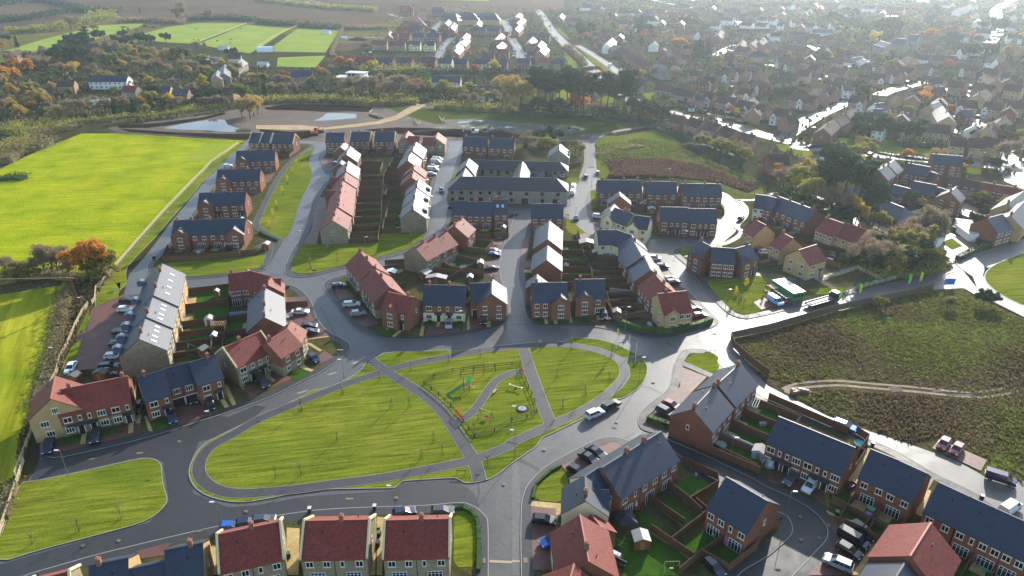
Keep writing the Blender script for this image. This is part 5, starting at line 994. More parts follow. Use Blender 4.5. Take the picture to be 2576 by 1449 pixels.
def tree_proto(kind, var):
    """unit: metres at a reference height given per kind"""
    key = (kind, var)
    if key in PROTO: return PROTO[key]
    rng = random.Random(hash(kind) % 1000 + var*17 if False else sum(map(ord, kind))*7+var*131)
    if kind in ('bare', 'gold'):
        H = 12; mb, tips = limb_tree(rng, H, .95 if kind == 'bare' else .85, 3, .26, 6, up=.75); tr = mb.mesh('trunk', M_bark)
        cen = [(t + Vector((rng.gauss(0, .4), rng.gauss(0, .4), rng.gauss(.1, .5))), 1.25) for t in tips]
        cr = leafquads(rng, cen, max(12, 3600//len(cen)), .9, .24 if kind == 'bare' else .3, 2.6, .5).mesh('crown', L_bare if kind == 'bare' else L_gold)
    elif kind in ('orange', 'yellow', 'green', 'olive', 'red', 'ever'):
        H = 10; mb, tips = limb_tree(rng, H, .8, 3, .24, 5, up=.55); tr = mb.mesh('trunk', M_bark)
        tips = [t for t in tips if t.z > 2.0]; cen = [(t + Vector((rng.gauss(0, .3), rng.gauss(0, .3), rng.gauss(.2, .4))), rng.uniform(.9, 1.5)) for t in tips]
        cr = leafquads(rng, cen, max(14, (5200 if kind in ('ever', 'green') else 4000)//len(cen)), .85, .31, 1.1).mesh('crown', {'orange': L_orange, 'yellow': L_yellow, 'green': L_green, 'olive': L_olive, 'red': L_red, 'ever': L_ever}[kind])
    elif kind == 'cone':
        H = 10; mb = MB(); mb.tube((0, 0, -.2), (0, 0, 9.5), .2, .04, 6); tr = mb.mesh('trunk', M_bark)
        cen = []
        for i in range(60):
            z = .8 + 9*(i/60)**.95; R = 2.3*(1-z/10.4)**.8; a = rng.uniform(0, 6.28); cen.append((Vector((R*math.cos(a)*.75, R*math.sin(a)*.75, z)), .75*(1-z/14)))
            cen.append((Vector((R*.3*math.cos(a+2), R*.3*math.sin(a+2), z)), .7*(1-z/14)))
        cr = leafquads(rng, cen, 40, .8, .24, 1.3).mesh('crown', L_ever)
    elif kind == 'pine':
        H = 20; mb = MB(); p = Vector((0, 0, -.2)); d = Vector((rng.gauss(0, .05), rng.gauss(0, .05), 1)).normalized(); q = p+d*17; mb.tube(p, q, .38, .14, 7); cen = []
        for i in range(13):
            z = rng.uniform(.42, 1.0)**.8; a = rng.uniform(0, 6.28); l = rng.uniform(2.0, 5.2)*(1.15-z*.45); b = p+d*17*z; e = b + Vector((math.cos(a)*l, math.sin(a)*l, rng.uniform(.6, 2.0))); mb.tube(b, e, .13, .05, 5)
            for t in (.55, .8, 1.0): cen.append((b.lerp(e, t)+Vector((rng.gauss(0, .4), rng.gauss(0, .4), .4)), rng.uniform(1.0, 1.6)))
        for _ in range(5): cen.append((q + Vector((rng.gauss(0, 1.2), rng.gauss(0, 1.2), rng.uniform(0, 1.4))), 1.4))
        tr = mb.mesh('trunk', M_barkp); cr = leafquads(rng, cen, 130, .45, .3, 1.5).mesh('crown', L_ever)
    elif kind == 'sapling':
        H = 4; mb = MB(); mb.tube((0, 0, -.1), (0, 0, 2.2), .05, .03, 5)
        for i in range(9):
            a = rng.uniform(0, 6.28); z = rng.uniform(1.5, 2.5); mb.tube((0, 0, z), (math.cos(a)*.5, math.sin(a)*.5, z+rng.uniform(.7, 1.4)), .022, .01, 3)
        tr = mb.mesh('trunk', M_bark); cr = leafquads(rng, [(Vector((0, 0, 2.9)), .8), (Vector((0, 0, 3.5)), .5)], 30, 1.2, .09, 1.8).mesh('crown', L_bare)
    elif kind == 'youngyellow':
        H = 4; mb = MB(); mb.tube((0, 0, -.1), (0, 0, 2.6), .06, .03, 5); tr = mb.mesh('trunk', M_bark); cr = leafquads(rng, [(Vector((0, 0, 2.6)), .75), (Vector((0, 0, 3.3)), .6), (Vector((.2, 0, 2.1)), .5)], 70, 1.3, .13, 1.2).mesh('crown', L_yellow)
    PROTO[key] = (tr, cr, H); return PROTO[key]
KN = {'bare': ('bare_tree', 'bare brown tree', 'tree'), 'gold': ('willow_tree', 'golden willow', 'tree'), 'orange': ('autumn_tree', 'orange tree', 'tree'), 'yellow': ('autumn_tree', 'yellow tree', 'tree'), 'green': ('broadleaf_tree', 'green leafy tree', 'tree'),
      'olive': ('broadleaf_tree', 'olive autumn tree', 'tree'), 'red': ('autumn_tree', 'rust-red tree', 'tree'), 'ever': ('evergreen_tree', 'dark evergreen', 'tree'), 'cone': ('conifer_tree', 'pointed conifer', 'tree'), 'pine': ('pine_tree', 'tall pine', 'tree'),
      'sapling': ('young_tree', 'thin staked sapling', 'sapling'), 'youngyellow': ('young_tree', 'bright young tree', 'sapling')}
rt = random.Random(11)
def tree(kind, g, h, zone, extra=None):
    nm, lb, cat = KN[kind]; var = rt.randrange(4); tr, cr, H = tree_proto(kind, var); s = h/H
    t = thing(nm, lb+' '+zone, cat, (g.x, g.y, .1), rt.uniform(0, 6.28), '%ss %s' % (lb, zone))
    t.scale = (s*rt.uniform(.9, 1.12), s*rt.uniform(.9, 1.12), s)
    ob('trunk', tr, t); ob('crown', cr, t)
    if kind in ('sapling', 'youngyellow'):
        def st():
            mb = MB()
            for a in range(3): mb.tube((.45*math.cos(a*2.1), .45*math.sin(a*2.1), -.1), (.45*math.cos(a*2.1), .45*math.sin(a*2.1), 1.1), .04, .04, 5)
            return mb.mesh('stake', M_woodg)
        ob('stake_frame', cached('stk', st), t)
    return t
def trees(zone, spec):
    k = kind = None; h = 8
    for tok in spec.split():
        if tok[0].isalpha() and ',' not in tok:
            if tok in ZK or tok == 'D': k = tok
            else: kind = tok
        elif ',' not in tok: h = float(tok)
        else:
            x, y = map(float, tok.split(',')); tree(kind, G(k, x, y), h*rt.uniform(.88, 1.1), zone)
trees('in the gardens beyond the meadow', 't00 gold 10 110,1130 330,1130 220,1230 bare 12 30,1180 690,1180 780,1200 900,1170 600,1240 1070,1150 1260,1130 cone 9 1160,1140 1235,1060 1350,1145 1530,1110 green 8 1640,1100 orange 8 1440,1080 bare 8 1810,1110 2120,1090 2200,1080 2060,1080 2300,1100 bare 7 960,1050 500,1120 420,1100 olive 7 430,1040 700,960 1150,960 1500,980')
trees('on the pond bank', 't00 gold 15 2440,1190 2520,1200 t10 gold 14 -20,1170 20,1150')
trees('at the far left edge', 't00 orange 12 20,800 100,840 200,760 300,750 170,820 olive 11 60,860 20,720 gold 10 40,900 bare 12 420,720 480,700 350,690 bare 9 560,740 640,760 orange 8 620,720 20,500 cone 10 180,480 20,1060 bare 12 120,660 280,640 ever 9 100,440 30,420')
trees('in the dark copse above the village', 't00 pine 17 620,640 780,650 920,600 740,540 880,450 ever 15 590,640 660,650 720,640 840,640 680,590 760,600 900,620 640,560 700,520 780,520 820,560 740,470 820,470 900,500 860,560 960,430 940,540 ever 12 1060,420 1180,450 1260,470 1340,450 1400,470 1460,460 1520,450 1670,430 1240,400 pine 13 1080,720 1180,740 960,740 780,700 1120,640 1750,660 1830,640 1900,650 bare 14 1100,570 1180,560 950,560 1010,640 gold 12 1300,560 1360,600 1230,720 1640,640 1700,650 1560,600 olive 11 1440,580 1500,640 1400,680 1540,720 1300,680 bare 11 1600,720 1480,740 1850,720 1700,760 1950,740 olive 7 1000,820 1440,820 2000,680 1380,760 cone 7 1480,860 ever 9 2100,740 2070,700 bare 8 1900,560 1980,500 2060,520 olive 6 560,620 600,660')
trees('along the far field hedges', 't00 bare 16 760,290 720,300 bare 22 1790,240 1830,200 bare 14 2080,200 2120,210 orange 8 830,350 red 8 950,320 yellow 8 640,50 cone 7 1000,90 1410,130 olive 6 1480,290 1560,300 1380,330 bare 6 1250,310 1300,330 yellow 6 2400,200 2480,205 t10 yellow 6 120,230 310,240 510,240 olive 6 30,220 400,260 720,280 bare 5 820,300')
trees('behind the mud bank', 't10 ever 12 610,940 cone 10 90,970 bare 10 180,960 280,970 400,970 500,950 340,900 240,880 olive 9 560,900 100,840 850,900 bare 13 1330,980 1080,960 1180,970 1250,930 1480,960 1400,940 1000,940 920,960 1560,980 olive 8 940,1010 1120,1020 1300,1040 1450,1040 red 11 1610,940 gold 15 2480,930 2560,960 2430,980 olive 11 2150,980 2250,1020 2330,1060 1900,960 1960,1000 2050,1020 yellow 6 1950,960 2020,1010 2440,1010 bare 9 1840,980 2400,1060 2200,1080 2100,1060 cone 11 2120,930 2200,940 olive 7 700,780')
trees('in front of the brick estate', 't10 orange 10 850,690 orange 9 950,700 orange 7 640,760 bare 9 790,640 yellow 11 1180,730 red 8 1730,700 red 9 2210,760 yellow 11 2390,750 olive 5 720,640 bare 6 760,720 270,780 red 6 290,800 orange 5 2250,560 1910,300 2140,560')
trees('in the pine belt above the marsh', 't20 pine 26 200,1110 260,1130 330,1150 400,1150 470,1140 390,1100 600,1160 640,1150 720,1170 790,1170 880,1190 940,1200 1010,1190 1060,1170 1120,1180 1200,1180 560,1120 ever 12 1280,1200 1310,1190 1400,1210 1440,1220 1500,1225 1190,1180 250,1150 430,1170 gold 20 20,1090 90,1110 orange 14 660,1150 700,1140 bare 10 550,1170 830,1190 900,1180 480,1170 ever 8 150,1150 350,1170 940,1210 1050,1210 olive 8 1100,1215 1380,1220')
trees('beside the straight lane', 't20 orange 12 400,170 red 9 590,120 bare 10 200,170 130,180 gold 8 280,210 300,260 330,320 olive 9 450,180 490,210 ever 15 720,380 680,340 780,370 red 10 740,400 olive 8 640,400 600,380 yellow 6 490,520 690,600 bare 7 620,560 580,520 700,640 red 7 750,790 850,740 gold 7 920,800 880,800 960,820 pine 12 500,760')
trees('among the upper town gardens', 't20 ever 16 1300,350 1370,370 1280,310 1340,290 cone 12 1300,480 1190,440 ever 13 1800,290 1760,250 1860,270 cone 16 1830,640 1900,650 1960,620 1870,600 cone 9 1540,620 orange 14 1660,520 1690,540 red 12 1300,440 1340,400 gold 10 1080,360 1120,340 bare 15 1600,220 1640,230 bare 14 1540,480 1580,500 1560,430 yellow 11 1340,120 1370,130 ever 12 1000,30 1030,40 olive 10 1140,90 1180,110 880,240 1020,290 960,330 ever 10 1930,330 1990,310 1700,240 1830,200 green 8 1900,700 1990,720 bare 9 1700,700 1620,760 1500,780 1640,800 1420,780 yellow 6 1310,780 olive 8 2120,660 2050,640 2280,640 ever 7 2200,700 yellow 7 2250,1200 red 7 2200,1180 2320,1180 olive 6 1600,1080 2440,660 bare 8 1250,250 1200,260 1480,300 gold 7 2080,640 1870,720')
trees('in the gardens along the light road', 't30 ever 11 500,640 540,620 880,960 920,980 yellow 8 610,620 red 8 1090,960 orange 9 1540,1050 1560,1080 1580,1000 orange 6 1930,960 1750,990 1700,1000 olive 7 1010,980 1430,810 bare 8 1420,850 600,1290 640,1270 ever 5 380,1420 370,1380 green 8 1800,790 red 9 1830,720 1790,700 yellow 7 1820,690 olive 7 90,1240 160,1260 20,1230 bare 7 240,640 ever 8 100,980 170,960 230,970 olive 6 860,1440 2440,1130 red 6 2420,1150 2480,1140 ever 8 2080,1440 2160,1430 olive 7 2400,1440 2500,1430')
trees('in the tall dark corner hedge', 't30 ever 12 880,1360 960,1380 1040,1390 1120,1390 1200,1400 900,1420 1290,1420 1380,1430 1460,1440 cone 12 860,1400 930,1350 1010,1340 olive 11 1180,1290 1230,1320')
trees('in the hazy upper right gardens', 't30 yellow 14 1030,460 1060,430 ever 22 1200,380 1260,370 1160,360 1230,340 orange 12 1640,420 1680,400 1600,410 red 14 500,180 1480,140 ever 14 1850,510 1820,480 1870,460 ever 14 2010,600 2050,590 1970,580 cone 14 2230,640 2180,600 2280,620 ever 16 550,260 620,260 700,290 780,290 860,300 940,330 860,220 760,180 1700,180 1680,140 2300,350 2340,310 2260,290 bare 14 660,220 640,180 2380,640 2450,600 2520,640 gold 9 390,310 300,150 1500,220 olive 12 900,420 820,400 700,420 1100,260 1000,340 1340,240 1400,280 1440,200 orange 9 2040,390 2510,440 2540,420 1900,350 yellow 8 600,620 1190,600 bare 10 1380,440 2100,440 2450,500 ever 12 1600,260 1640,230 1700,300 1850,300 2150,300 orange 11 1060,40 1090,30 ever 12 880,40 olive 8 1540,500 1480,460 1800,580 green 9 1250,600 1100,640 980,640 1340,640 red 9 1760,360 1800,330 olive 9 1500,330 1560,300 2000,250 2060,260')
trees('by the pines beside the buff terrace', 't31 pine 22 560,640 640,660 720,640 800,740 840,780 600,560 760,700 pine 17 1040,860 1010,840 gold 12 380,420 420,440 330,440 yellow 11 340,520 400,480 olive 12 470,540 300,460 430,600 yellow 9 880,800 930,780 bare 12 700,760 620,720 olive 9 1100,880 200,470 ever 8 730,820 790,850 660,800 540,700 bare 9 150,440 orange 7 50,350 80,330 yellow 7 180,450 240,470 860,240 900,250 olive 11 860,200 960,160 920,120')
trees('above the bannered fence', 't31 olive 13 1350,1200 1300,1240 1420,1180 bare 14 1480,1060 1560,1040 1620,1060 1400,1120 ever 11 1340,1260 1440,1220 1100,1240 1040,1280 bare 12 1060,1180 980,1280 1150,1260 yellow 7 1460,1180 1500,1140 olive 9 1240,1290 1180,1300 1560,1270 1620,1260')
trees('around the courtyard and main road', 't31 green 6 1370,600 1480,620 1600,640 gold 6 1540,680 olive 6 1650,680 ever 7 1720,270 1960,270 2240,270 orange 5 2170,240 1940,300 bare 10 2330,200 2400,160 2560,120 olive 6 2350,660 2200,620 2130,600 ever 4 2450,620 2500,620 2120,640')
trees('behind the barns and rough field', 'b bare 8 1640,500 1700,480 1760,540 1620,420 1680,400 olive 7 2000,440 2080,480 1950,420 2560,540 2480,500 ever 8 1860,330 2040,320 2140,360 olive 8 t21 1960,60 2030,90 2160,120 2240,150 2330,200 bare 8 1900,40 2100,80 2280,130 yellow 6 2350,130')
trees('between meadow and stubble', 't01 bare 10 540,1340 600,1330 460,1330 orange 13 950,1340 olive 9 1050,1330 bare 7 1100,1310 200,1350 80,1330 700,1350 olive 7 300,1370 180,1400 1000,1400')
trees('on the grass strip', 't11 youngyellow 4 125,870 178,760 212,665 272,520 320,410 372,315 407,235 460,180')
trees('on the central green', 't12 sapling 3.6 1245,930 1560,835 2255,700 1940,755 455,1240 870,1075 1360,1210 1545,1210 t22 sapling 3.6 282,640 595,630 1002,695 975,940 735,1090 505,1225 450,910 t13 sapling 3.6 820,90 1790,100 1875,240 1665,280 450,445 205,465 2195,20 2330,330')
trees('on the small west green', 't03 sapling 3.6 795,1000 335,1125 1220,880')
trees('on the curved lawn', 't11 sapling 3.6 550,1260 820,1180 730,1120 540,1210 1560,1000 t02 sapling 4 750,570 t32 sapling 4 -20,50 t22 youngyellow 4.5 2240,130 2350,30 sapling 4 2275,180 2320,220 2410,205')
trees('on the wild land', 't32 ever 5 2160,180 2240,190 olive 4 1110,200 1800,200')
ft = random.Random(21)
for zn, x0, x1, y0, y1, n in [('along the top of the town', 1480, 2100, 4, 60, 26), ('in the top right haze', 2100, 2570, 4, 80, 22), ('in the middle of the town', 1700, 2570, 90, 200, 30), ('in the lower town gardens', 1640, 2570, 200, 330, 24), ('left of the straight lane', 1010, 1400, 30, 160, 10), ('in the village gardens', 0, 640, 165, 290, 28), ('around the farmyard', 260, 620, 145, 235, 22), ('at the left village edge', -10, 140, 110, 300, 22), ('by the upper main road', 2000, 2570, 360, 420, 8)]:
    for _ in range(n):
        kd = ft.choice(['bare', 'bare', 'olive', 'olive', 'green', 'green', 'ever', 'ever', 'cone', 'bare', 'gold', 'gold', 'yellow', 'red', 'orange']); kd = ft.choice(['bare', 'bare', 'gold', 'gold', 'olive', 'olive', 'green', 'ever', 'yellow']) if x1 < 900 else kd; g = G('D', ft.uniform(x0, x1), ft.uniform(y0, y1))
        if not any((g.x-q[0])**2+(g.y-q[1])**2 < 36 for q in ROADP): tree(kd, g, ft.uniform(5, 10) if x1 > 900 else ft.uniform(6, 13), zn)
# hedges and scrub: one thing for each run
rh = random.Random(3)
def hedge(s, w, h, mat, label, name='hedge', key='D', dens=14, leaf=.2, cat='hedge', wob=.3, grp=None):
    p = pts(key, s); mb = MB(); tot = 0
    for a, b in zip(p, p[1:]):
        L = math.hypot(b[0]-a[0], b[1]-a[1]); n = max(1, int(L*dens*w))
        for _ in range(n):
            t = rh.random(); x = a[0]+(b[0]-a[0])*t; y = a[1]+(b[1]-a[1])*t; hh = h*(1+wob*math.sin(x*.7+y*.4)+rh.uniform(-wob, wob)*.5)
            q = Vector((x+rh.uniform(-.5, .5)*w, y+rh.uniform(-.5, .5)*w, hh*rh.random()**.6)); u = Vector((rh.gauss(0, 1), rh.gauss(0, 1), rh.gauss(0, 1))).normalized(); v = u.cross(Vector((rh.gauss(0, 1), rh.gauss(0, 1), rh.gauss(0, 1)))).normalized()
            s_ = leaf*rh.uniform(.6, 1.4); u *= s_; v *= s_*.7; mb.poly([q-u-v*.4, q+u*.3-v, q+u+v*.3, q-u*.2+v])
    k = .36 if wob < .2 else .3
    for a, b in zip(p, p[1:]):
        m_ = max(1, int(math.hypot(b[0]-a[0], b[1]-a[1])/(3 if wob > .2 else 50)))
        for i in range(m_):
            q0, q1 = [Vector((a[0]+(b[0]-a[0])*t, a[1]+(b[1]-a[1])*t, 0)) for t in (i/m_, (i+1)/m_+.03)]; an = math.atan2(q1.y-q0.y, q1.x-q0.x)
            mb.box(0, (q1-q0).length, -w*k, w*k, 0, h*(.86 if wob < .2 else rh.uniform(.45, .75)), 0, TM(q0.x, q0.y, 0, an), .8 if wob > .2 else None)
    o = mb.put(name, mat); tag(o, label, cat, grp); return o
for s, w, h, m, lb, ll in [('t12 260,20 t11 330,1449', 1, 1, L_hedge, 'low clipped hedge of the corner house by the junction', .14), ('t22 1090,365 1290,440 1450,455 1600,450 1850,400 2000,345', 1.6, 1.7, L_hedge, 'long clipped green hedge round the buff corner house', .16), ('t13 1955,790 2080,775 2170,820 2220,880 2240,960 2245,1100 2240,1400', .9, .9, L_hedge, 'low hedge round the lawn beside the right stone pair', .13),
        ('t11 40,900 210,980', 1.2, 1.0, L_hedge, 'short dark hedge at the tip of the tree strip', .15), ('t23 490,350 380,410 240,540 210,680', .7, .8, L_hedge, 'thin railing hedge round the small lawn by the curved bay', .12), ('t22 1360,1320 1500,1370 1590,1400', 1.4, 1.2, L_hedge, 'rounded shrubs beside the tan parking bay', .18),
        ('t20 530,740 810,700', 3, 2.5, L_hedge, 'broad clipped hedge below the straight lane', .5), ('t10 1620,920 1880,930', 3, 2.5, L_hedge, 'bright clipped hedge by the white gabled house', .5), ('t10 1680,860 1760,740', 3, 2.5, L_hedge, 'hedge with pale tips climbing beside the black-roofed white house', .5),
        ('t30 600,1360 830,1370', 3, 2.5, L_hedge, 'clipped hedge in front of the corner house', .4), ('t30 400,1050 560,1100', 2, 1.6, L_hedge, 'clipped hedge beside the light road bend', .4), ('t20 1080,750 1400,745', 3, 2.2, L_ever, 'dark clipped hedge along the end of the straight lane', .5),
        ('t20 1680,1080 1940,1140', 2.5, 2, L_hedge, 'garden hedge of the half-timbered row, upper run', .4), ('t20 2120,1210 2370,1255', 2, 1.6, L_hedge, 'garden hedge of the half-timbered row, lower run', .4), ('t31 1900,1170 2200,1030', 2, 1.8, L_ever, 'dark hedge along the tan drive', .25), ('t31 2030,720 2200,770', 2, 1.8, L_ever, 'dark hedge behind the tan courtyard', .25),
        ('t31 1850,860 2150,1010', 1.6, 1.6, L_ever, 'dark hedge beside the flat garage roof', .25), ('t31 2070,600 2380,700', 1.6, 1.4, L_olive, 'garden shrubs in front of the long barn row', .25), ('t31 1540,690 1740,640', 3, 2.5, L_hedge, 'tall clipped hedge beside the gable-on brick house', .3)]:
    hedge(s, w, h, m, lb, leaf=ll, wob=.12)
for s, w, h, m, lb, ll in [('t01 0,1400 300,1350 500,1330 750,1360 900,1370 1100,1330', 6, 3.2, L_scrub, 'dense scrubby hedge between meadow and stubble field', .35), ('t00 0,1270 300,1260 600,1250 900,1230 1200,1200 1600,1180 2000,1120 2300,1080', 5, 2.6, L_olive, 'long unclipped hedge behind the muddy pond', .35), ('t00 300,1400 600,1320 780,1290', 8, 3, L_scrub, 'thick bramble bank at the meadow corner', .35), ('t01 60,200 160,100 350,60 500,10', 10, 4, L_scrub, 'broad scrub bank left of the meadow', .4),
        ('t01 0,130 120,60 300,0', 10, 5, L_olive, 'darker scrub behind the meadow bank', .4), ('t00 0,1330 300,1350 500,1330 700,1300', 9, 4, L_olive, 'scrub belt above the meadow', .4), ('t01 0,370 120,345 240,360', 7, 2, L_hedge, 'green thicket island in the meadow', .3), ('t02 700,0 640,200 600,400 560,650 500,850 420,1050 380,1200', 5, 1.6, L_scrub, 'dry scrub strip beside the rail fence', .25), ('t03 120,560 80,700 20,900', 4, 1.4, L_scrub, 'scrub strip at the lower left fence', .22),
        ('t00 0,230 300,200 560,150 680,130', 14, 6, L_ever, 'field hedge in the far left distance', .9), ('t00 0,60 200,30', 14, 7, L_ever, 'dark far hedge at the top left corner', 1.0), ('t00 300,30 500,20 640,60 760,100 900,130 1200,130', 14, 6, L_ever, 'dark hedge curving across the far fields', .9), ('t00 100,340 350,330 600,290 800,250 1000,220 1150,190', 12, 6, L_olive, 'broad olive hedge above the long paddock', .9), ('t00 900,220 1160,180', 12, 9, L_olive, 'tall autumn thicket above the long paddock', 1.0),
        ('t00 1180,230 1500,220 1700,240 1830,250', 10, 5, L_bare, 'bare hedge above the horse paddock', .9), ('t00 1900,205 2200,200 2500,215 2576,215', 8, 6, L_ever, 'tall dark hedge behind the horse paddock', .8), ('t10 0,235 200,255 390,260', 8, 5, L_ever, 'dark hedge behind the middle paddock', .8), ('t10 430,270 600,285 850,300', 8, 5, L_ever, 'dark hedge behind the right paddock', .8), ('t10 0,10 300,40 600,80 900,100 1190,115', 12, 5, L_olive, 'long hedge between two ploughed fields', 1.0), ('t10 900,290 1100,300 1330,290', 10, 4, L_bare, 'bare scrub above the waste plot', .8),
        ('t10 880,290 800,450 760,560', 4, 2.5, L_scrub, 'bare hedge down the right side of the paddocks', .4), ('t10 1050,730 1400,740 1700,720', 9, 5, L_olive, 'thick hedge below the brick estate', .6), ('t10 1780,740 2100,735 2300,745 2576,740', 7, 4, L_ever, 'dark hedge below the lowest brick row', .6), ('t10 60,1040 400,1020 800,1020 1000,1040 1300,1060 1600,1040', 8, 3.5, L_olive, 'dense hedge behind the haul road', .45), ('t10 1800,1090 2200,1110 2576,1130', 8, 4, L_olive, 'thick undergrowth left of the pines', .45),
        ('t20 0,1150 400,1170 800,1200 1200,1215 1500,1240', 9, 3.5, L_ever, 'dark undergrowth beneath the pine belt', .45), ('t20 540,470 620,540 700,620 740,660', 5, 3, L_bare, 'scrub strip inside the straight lane', .45), ('t20 1360,1280 1600,1350 1800,1430', 5, 2.5, L_ever, 'dark hedge behind the stepped garden row', .35), ('t20 1700,740 2000,740', 8, 4, L_ever, 'dark hedge left of the timbered houses', .6), ('t20 1880,800 2000,860 2120,900', 5, 3, L_ever, 'dark hedge sloping behind the long low row', .5),
        ('t30 60,960 250,960', 9, 5, L_ever, 'dark garden thicket left of the light road', .5), ('t30 700,330 1000,380 1120,400', 12, 10, L_ever, 'dark wooded belt left of the manor block', .9), ('t31 120,500 400,580 560,700', 7, 2.5, L_hedge, 'green ivy bank behind the long navy terrace', .3), ('t31 950,1200 1100,1320 1300,1340 1600,1290 1800,1220', 5, 2.5, L_olive, 'undergrowth behind the bannered fence', .3), ('t31 700,1200 900,1180 1000,1130', 4, 1.5, L_hedge, 'low shrubs along the lane by the buff houses', .25), ('t31 900,60 1350,140 2000,210', 3, 1.5, L_ever, 'hedge along the upper main road', .35),
        ('t31 1350,30 1800,40 2300,40', 7, 3.5, L_ever, 'dark hedge behind the upper main road', .4), ('t21 850,120 1080,60 1300,30', 4, 1.2, L_scrub, 'dry weeds at the head of the rough field', .3), ('t21 1750,30 1950,60 2300,180', 6, 3.2, L_ever, 'dark bramble bank beside the old gardens', .35)]:
    hedge(s, w, h, m, lb, leaf=ll, dens=9 if ll < .35 else (5 if ll < .6 else 2.0), name='hedgerow', wob=.35)
# front-garden shrubs collected while the houses were built
for (x, y), w in SHRUBS:
    if w < .5: continue
    def sm():
        r = random.Random(2); return leafquads(r, [(Vector((r.uniform(-1, 1), r.uniform(-.3, .3), .35)), .5) for _ in range(7)], 30, .7, .12).mesh('shrub', L_hedge)
    o = ob('garden_shrubs', cached('shr', sm)); o.location = (x, y, .15); o.rotation_euler = (0, 0, rt.uniform(0, 3)); tag(o, 'low green shrubs under a front wall', 'shrub', 'front garden shrubs')
# uncountable rough growth
def tufts(name, polys, n, h, mat, label, size=.3, seed=1, sg_=1):
    r = random.Random(seed); mb = MB(); P = [pts('D', s) for s in polys]
    def inside(x, y, p):
        c = False; j = len(p)-1
        for i in range(len(p)):
            if (p[i][1] > y) != (p[j][1] > y) and x < (p[j][0]-p[i][0])*(y-p[i][1])/(p[j][1]-p[i][1])+p[i][0]: c = not c
            j = i
        return c
    for p in P:
        xs = [q[0] for q in p]; ys = [q[1] for q in p]; k = 0; t = 0
        while k < n and t < n*6:
            t += 1; x = r.uniform(min(xs), max(xs)); y = r.uniform(min(ys), max(ys))
            if not inside(x, y, p): continue
            cl = sg_*math.sin(x*.12+1.3*math.sin(y*.07))*math.cos(y*.1+x*.04)
            if r.random() > .22+.75*max(0, cl): continue
            k += 1; a = r.uniform(0, 6.28); s = size*r.uniform(.5, 1.5); hh = h*r.uniform(.4, 1.3)*(1+.6*max(0, cl)); dx = math.cos(a)*s; dy = math.sin(a)*s; lx, ly = r.gauss(0, .25)*hh, r.gauss(0, .25)*hh
            mb.poly([(x-dx, y-dy, 0), (x+dx, y+dy, 0), (x+dx*.7+lx, y+dy*.7+ly, hh), (x-dx*.7+lx, y-dy*.7+ly, hh)])
    o = mb.put(name, mat); o['kind'] = 'stuff'; o['label'] = label; return o
WL = 't22 2240,560 2576,460 t32 0,460 620,270 1650,40 2050,120 2576,330 D 2700,900 2700,1200 2520,1230 t33 2600,560 2250,300 1700,60 1450,120 1050,-20 t32 600,1270 200,1070 400,1060 700,1010 1000,1045 1400,1080 2000,1110 2070,1070 1700,1010 1300,960 700,900 200,960 0,900 t22 2300,680'
tufts('rough_weeds', [WL], 15000, .4, leafmat('dead weed stems', '604e3a', '706044', .4), 'rough dead weeds on the wild land', .22, 1)
tufts('rough_grass', [WL], 12000, .28, leafmat('rough grass blades', '5c6628', '74763a', .45), 'rough grass on the wild land', .25, 2, -1)
tufts('brambles', ['t21 940,180 1200,160 1550,150 1750,200 2100,290 2350,380 2480,440 2380,490 2100,390 1650,340 960,345 1000,280'], 9000, .9, leafmat('bramble stems', '5c4838', '6e5a46', .4), 'dead brambles behind the new terraces', .35, 3)
tufts('rough_grass', ['t21 830,10 1300,-50 1600,-10 1900,130 2400,340 2520,430 2400,380 1900,170 1550,130 1000,150 900,230'], 5000, .5, leafmat('rough grass blades', '5c6628', '74763a', .45), 'rough grass round the brambles', .35, 4)
tufts('field_edge_growth', ['D 170,705 285,680 245,745 210,800 150,920 100,1010 60,1160 40,1200 60,1060 100,985 130,880 160,760'], 9000, .8, leafmat('dry field edge stems', '5c4c34', '6e6040', .2), 'dry growth along the stubble field edge', .25, 5)
tufts('garden_growth', ['D 1400,330 1640,320 1900,470 2576,440 2620,200 2620,0 1480,0 1400,60 1560,180 1600,300'], 15000, 1.5, leafmat('mixed garden leaves', '3a4422', '544e30', .25), 'shrubs and borders between the town houses', .9, 6)
tufts('garden_growth', ['D 0,330 300,318 560,285 660,260 1290,270 1300,200 1000,185 700,170 400,180 0,150'], 4500, 1.5, leafmat('mixed garden leaves', '3a4422', '544e30', .25), 'undergrowth and borders of the village gardens', .8, 7)
tufts('garden_growth', ['D 880,180 1420,180 1400,20 1000,10 960,60 900,120'], 2500, 1.0, leafmat('mixed garden leaves', '3a4422', '544e30', .25), 'small borders of the brick estate', .6, 8)
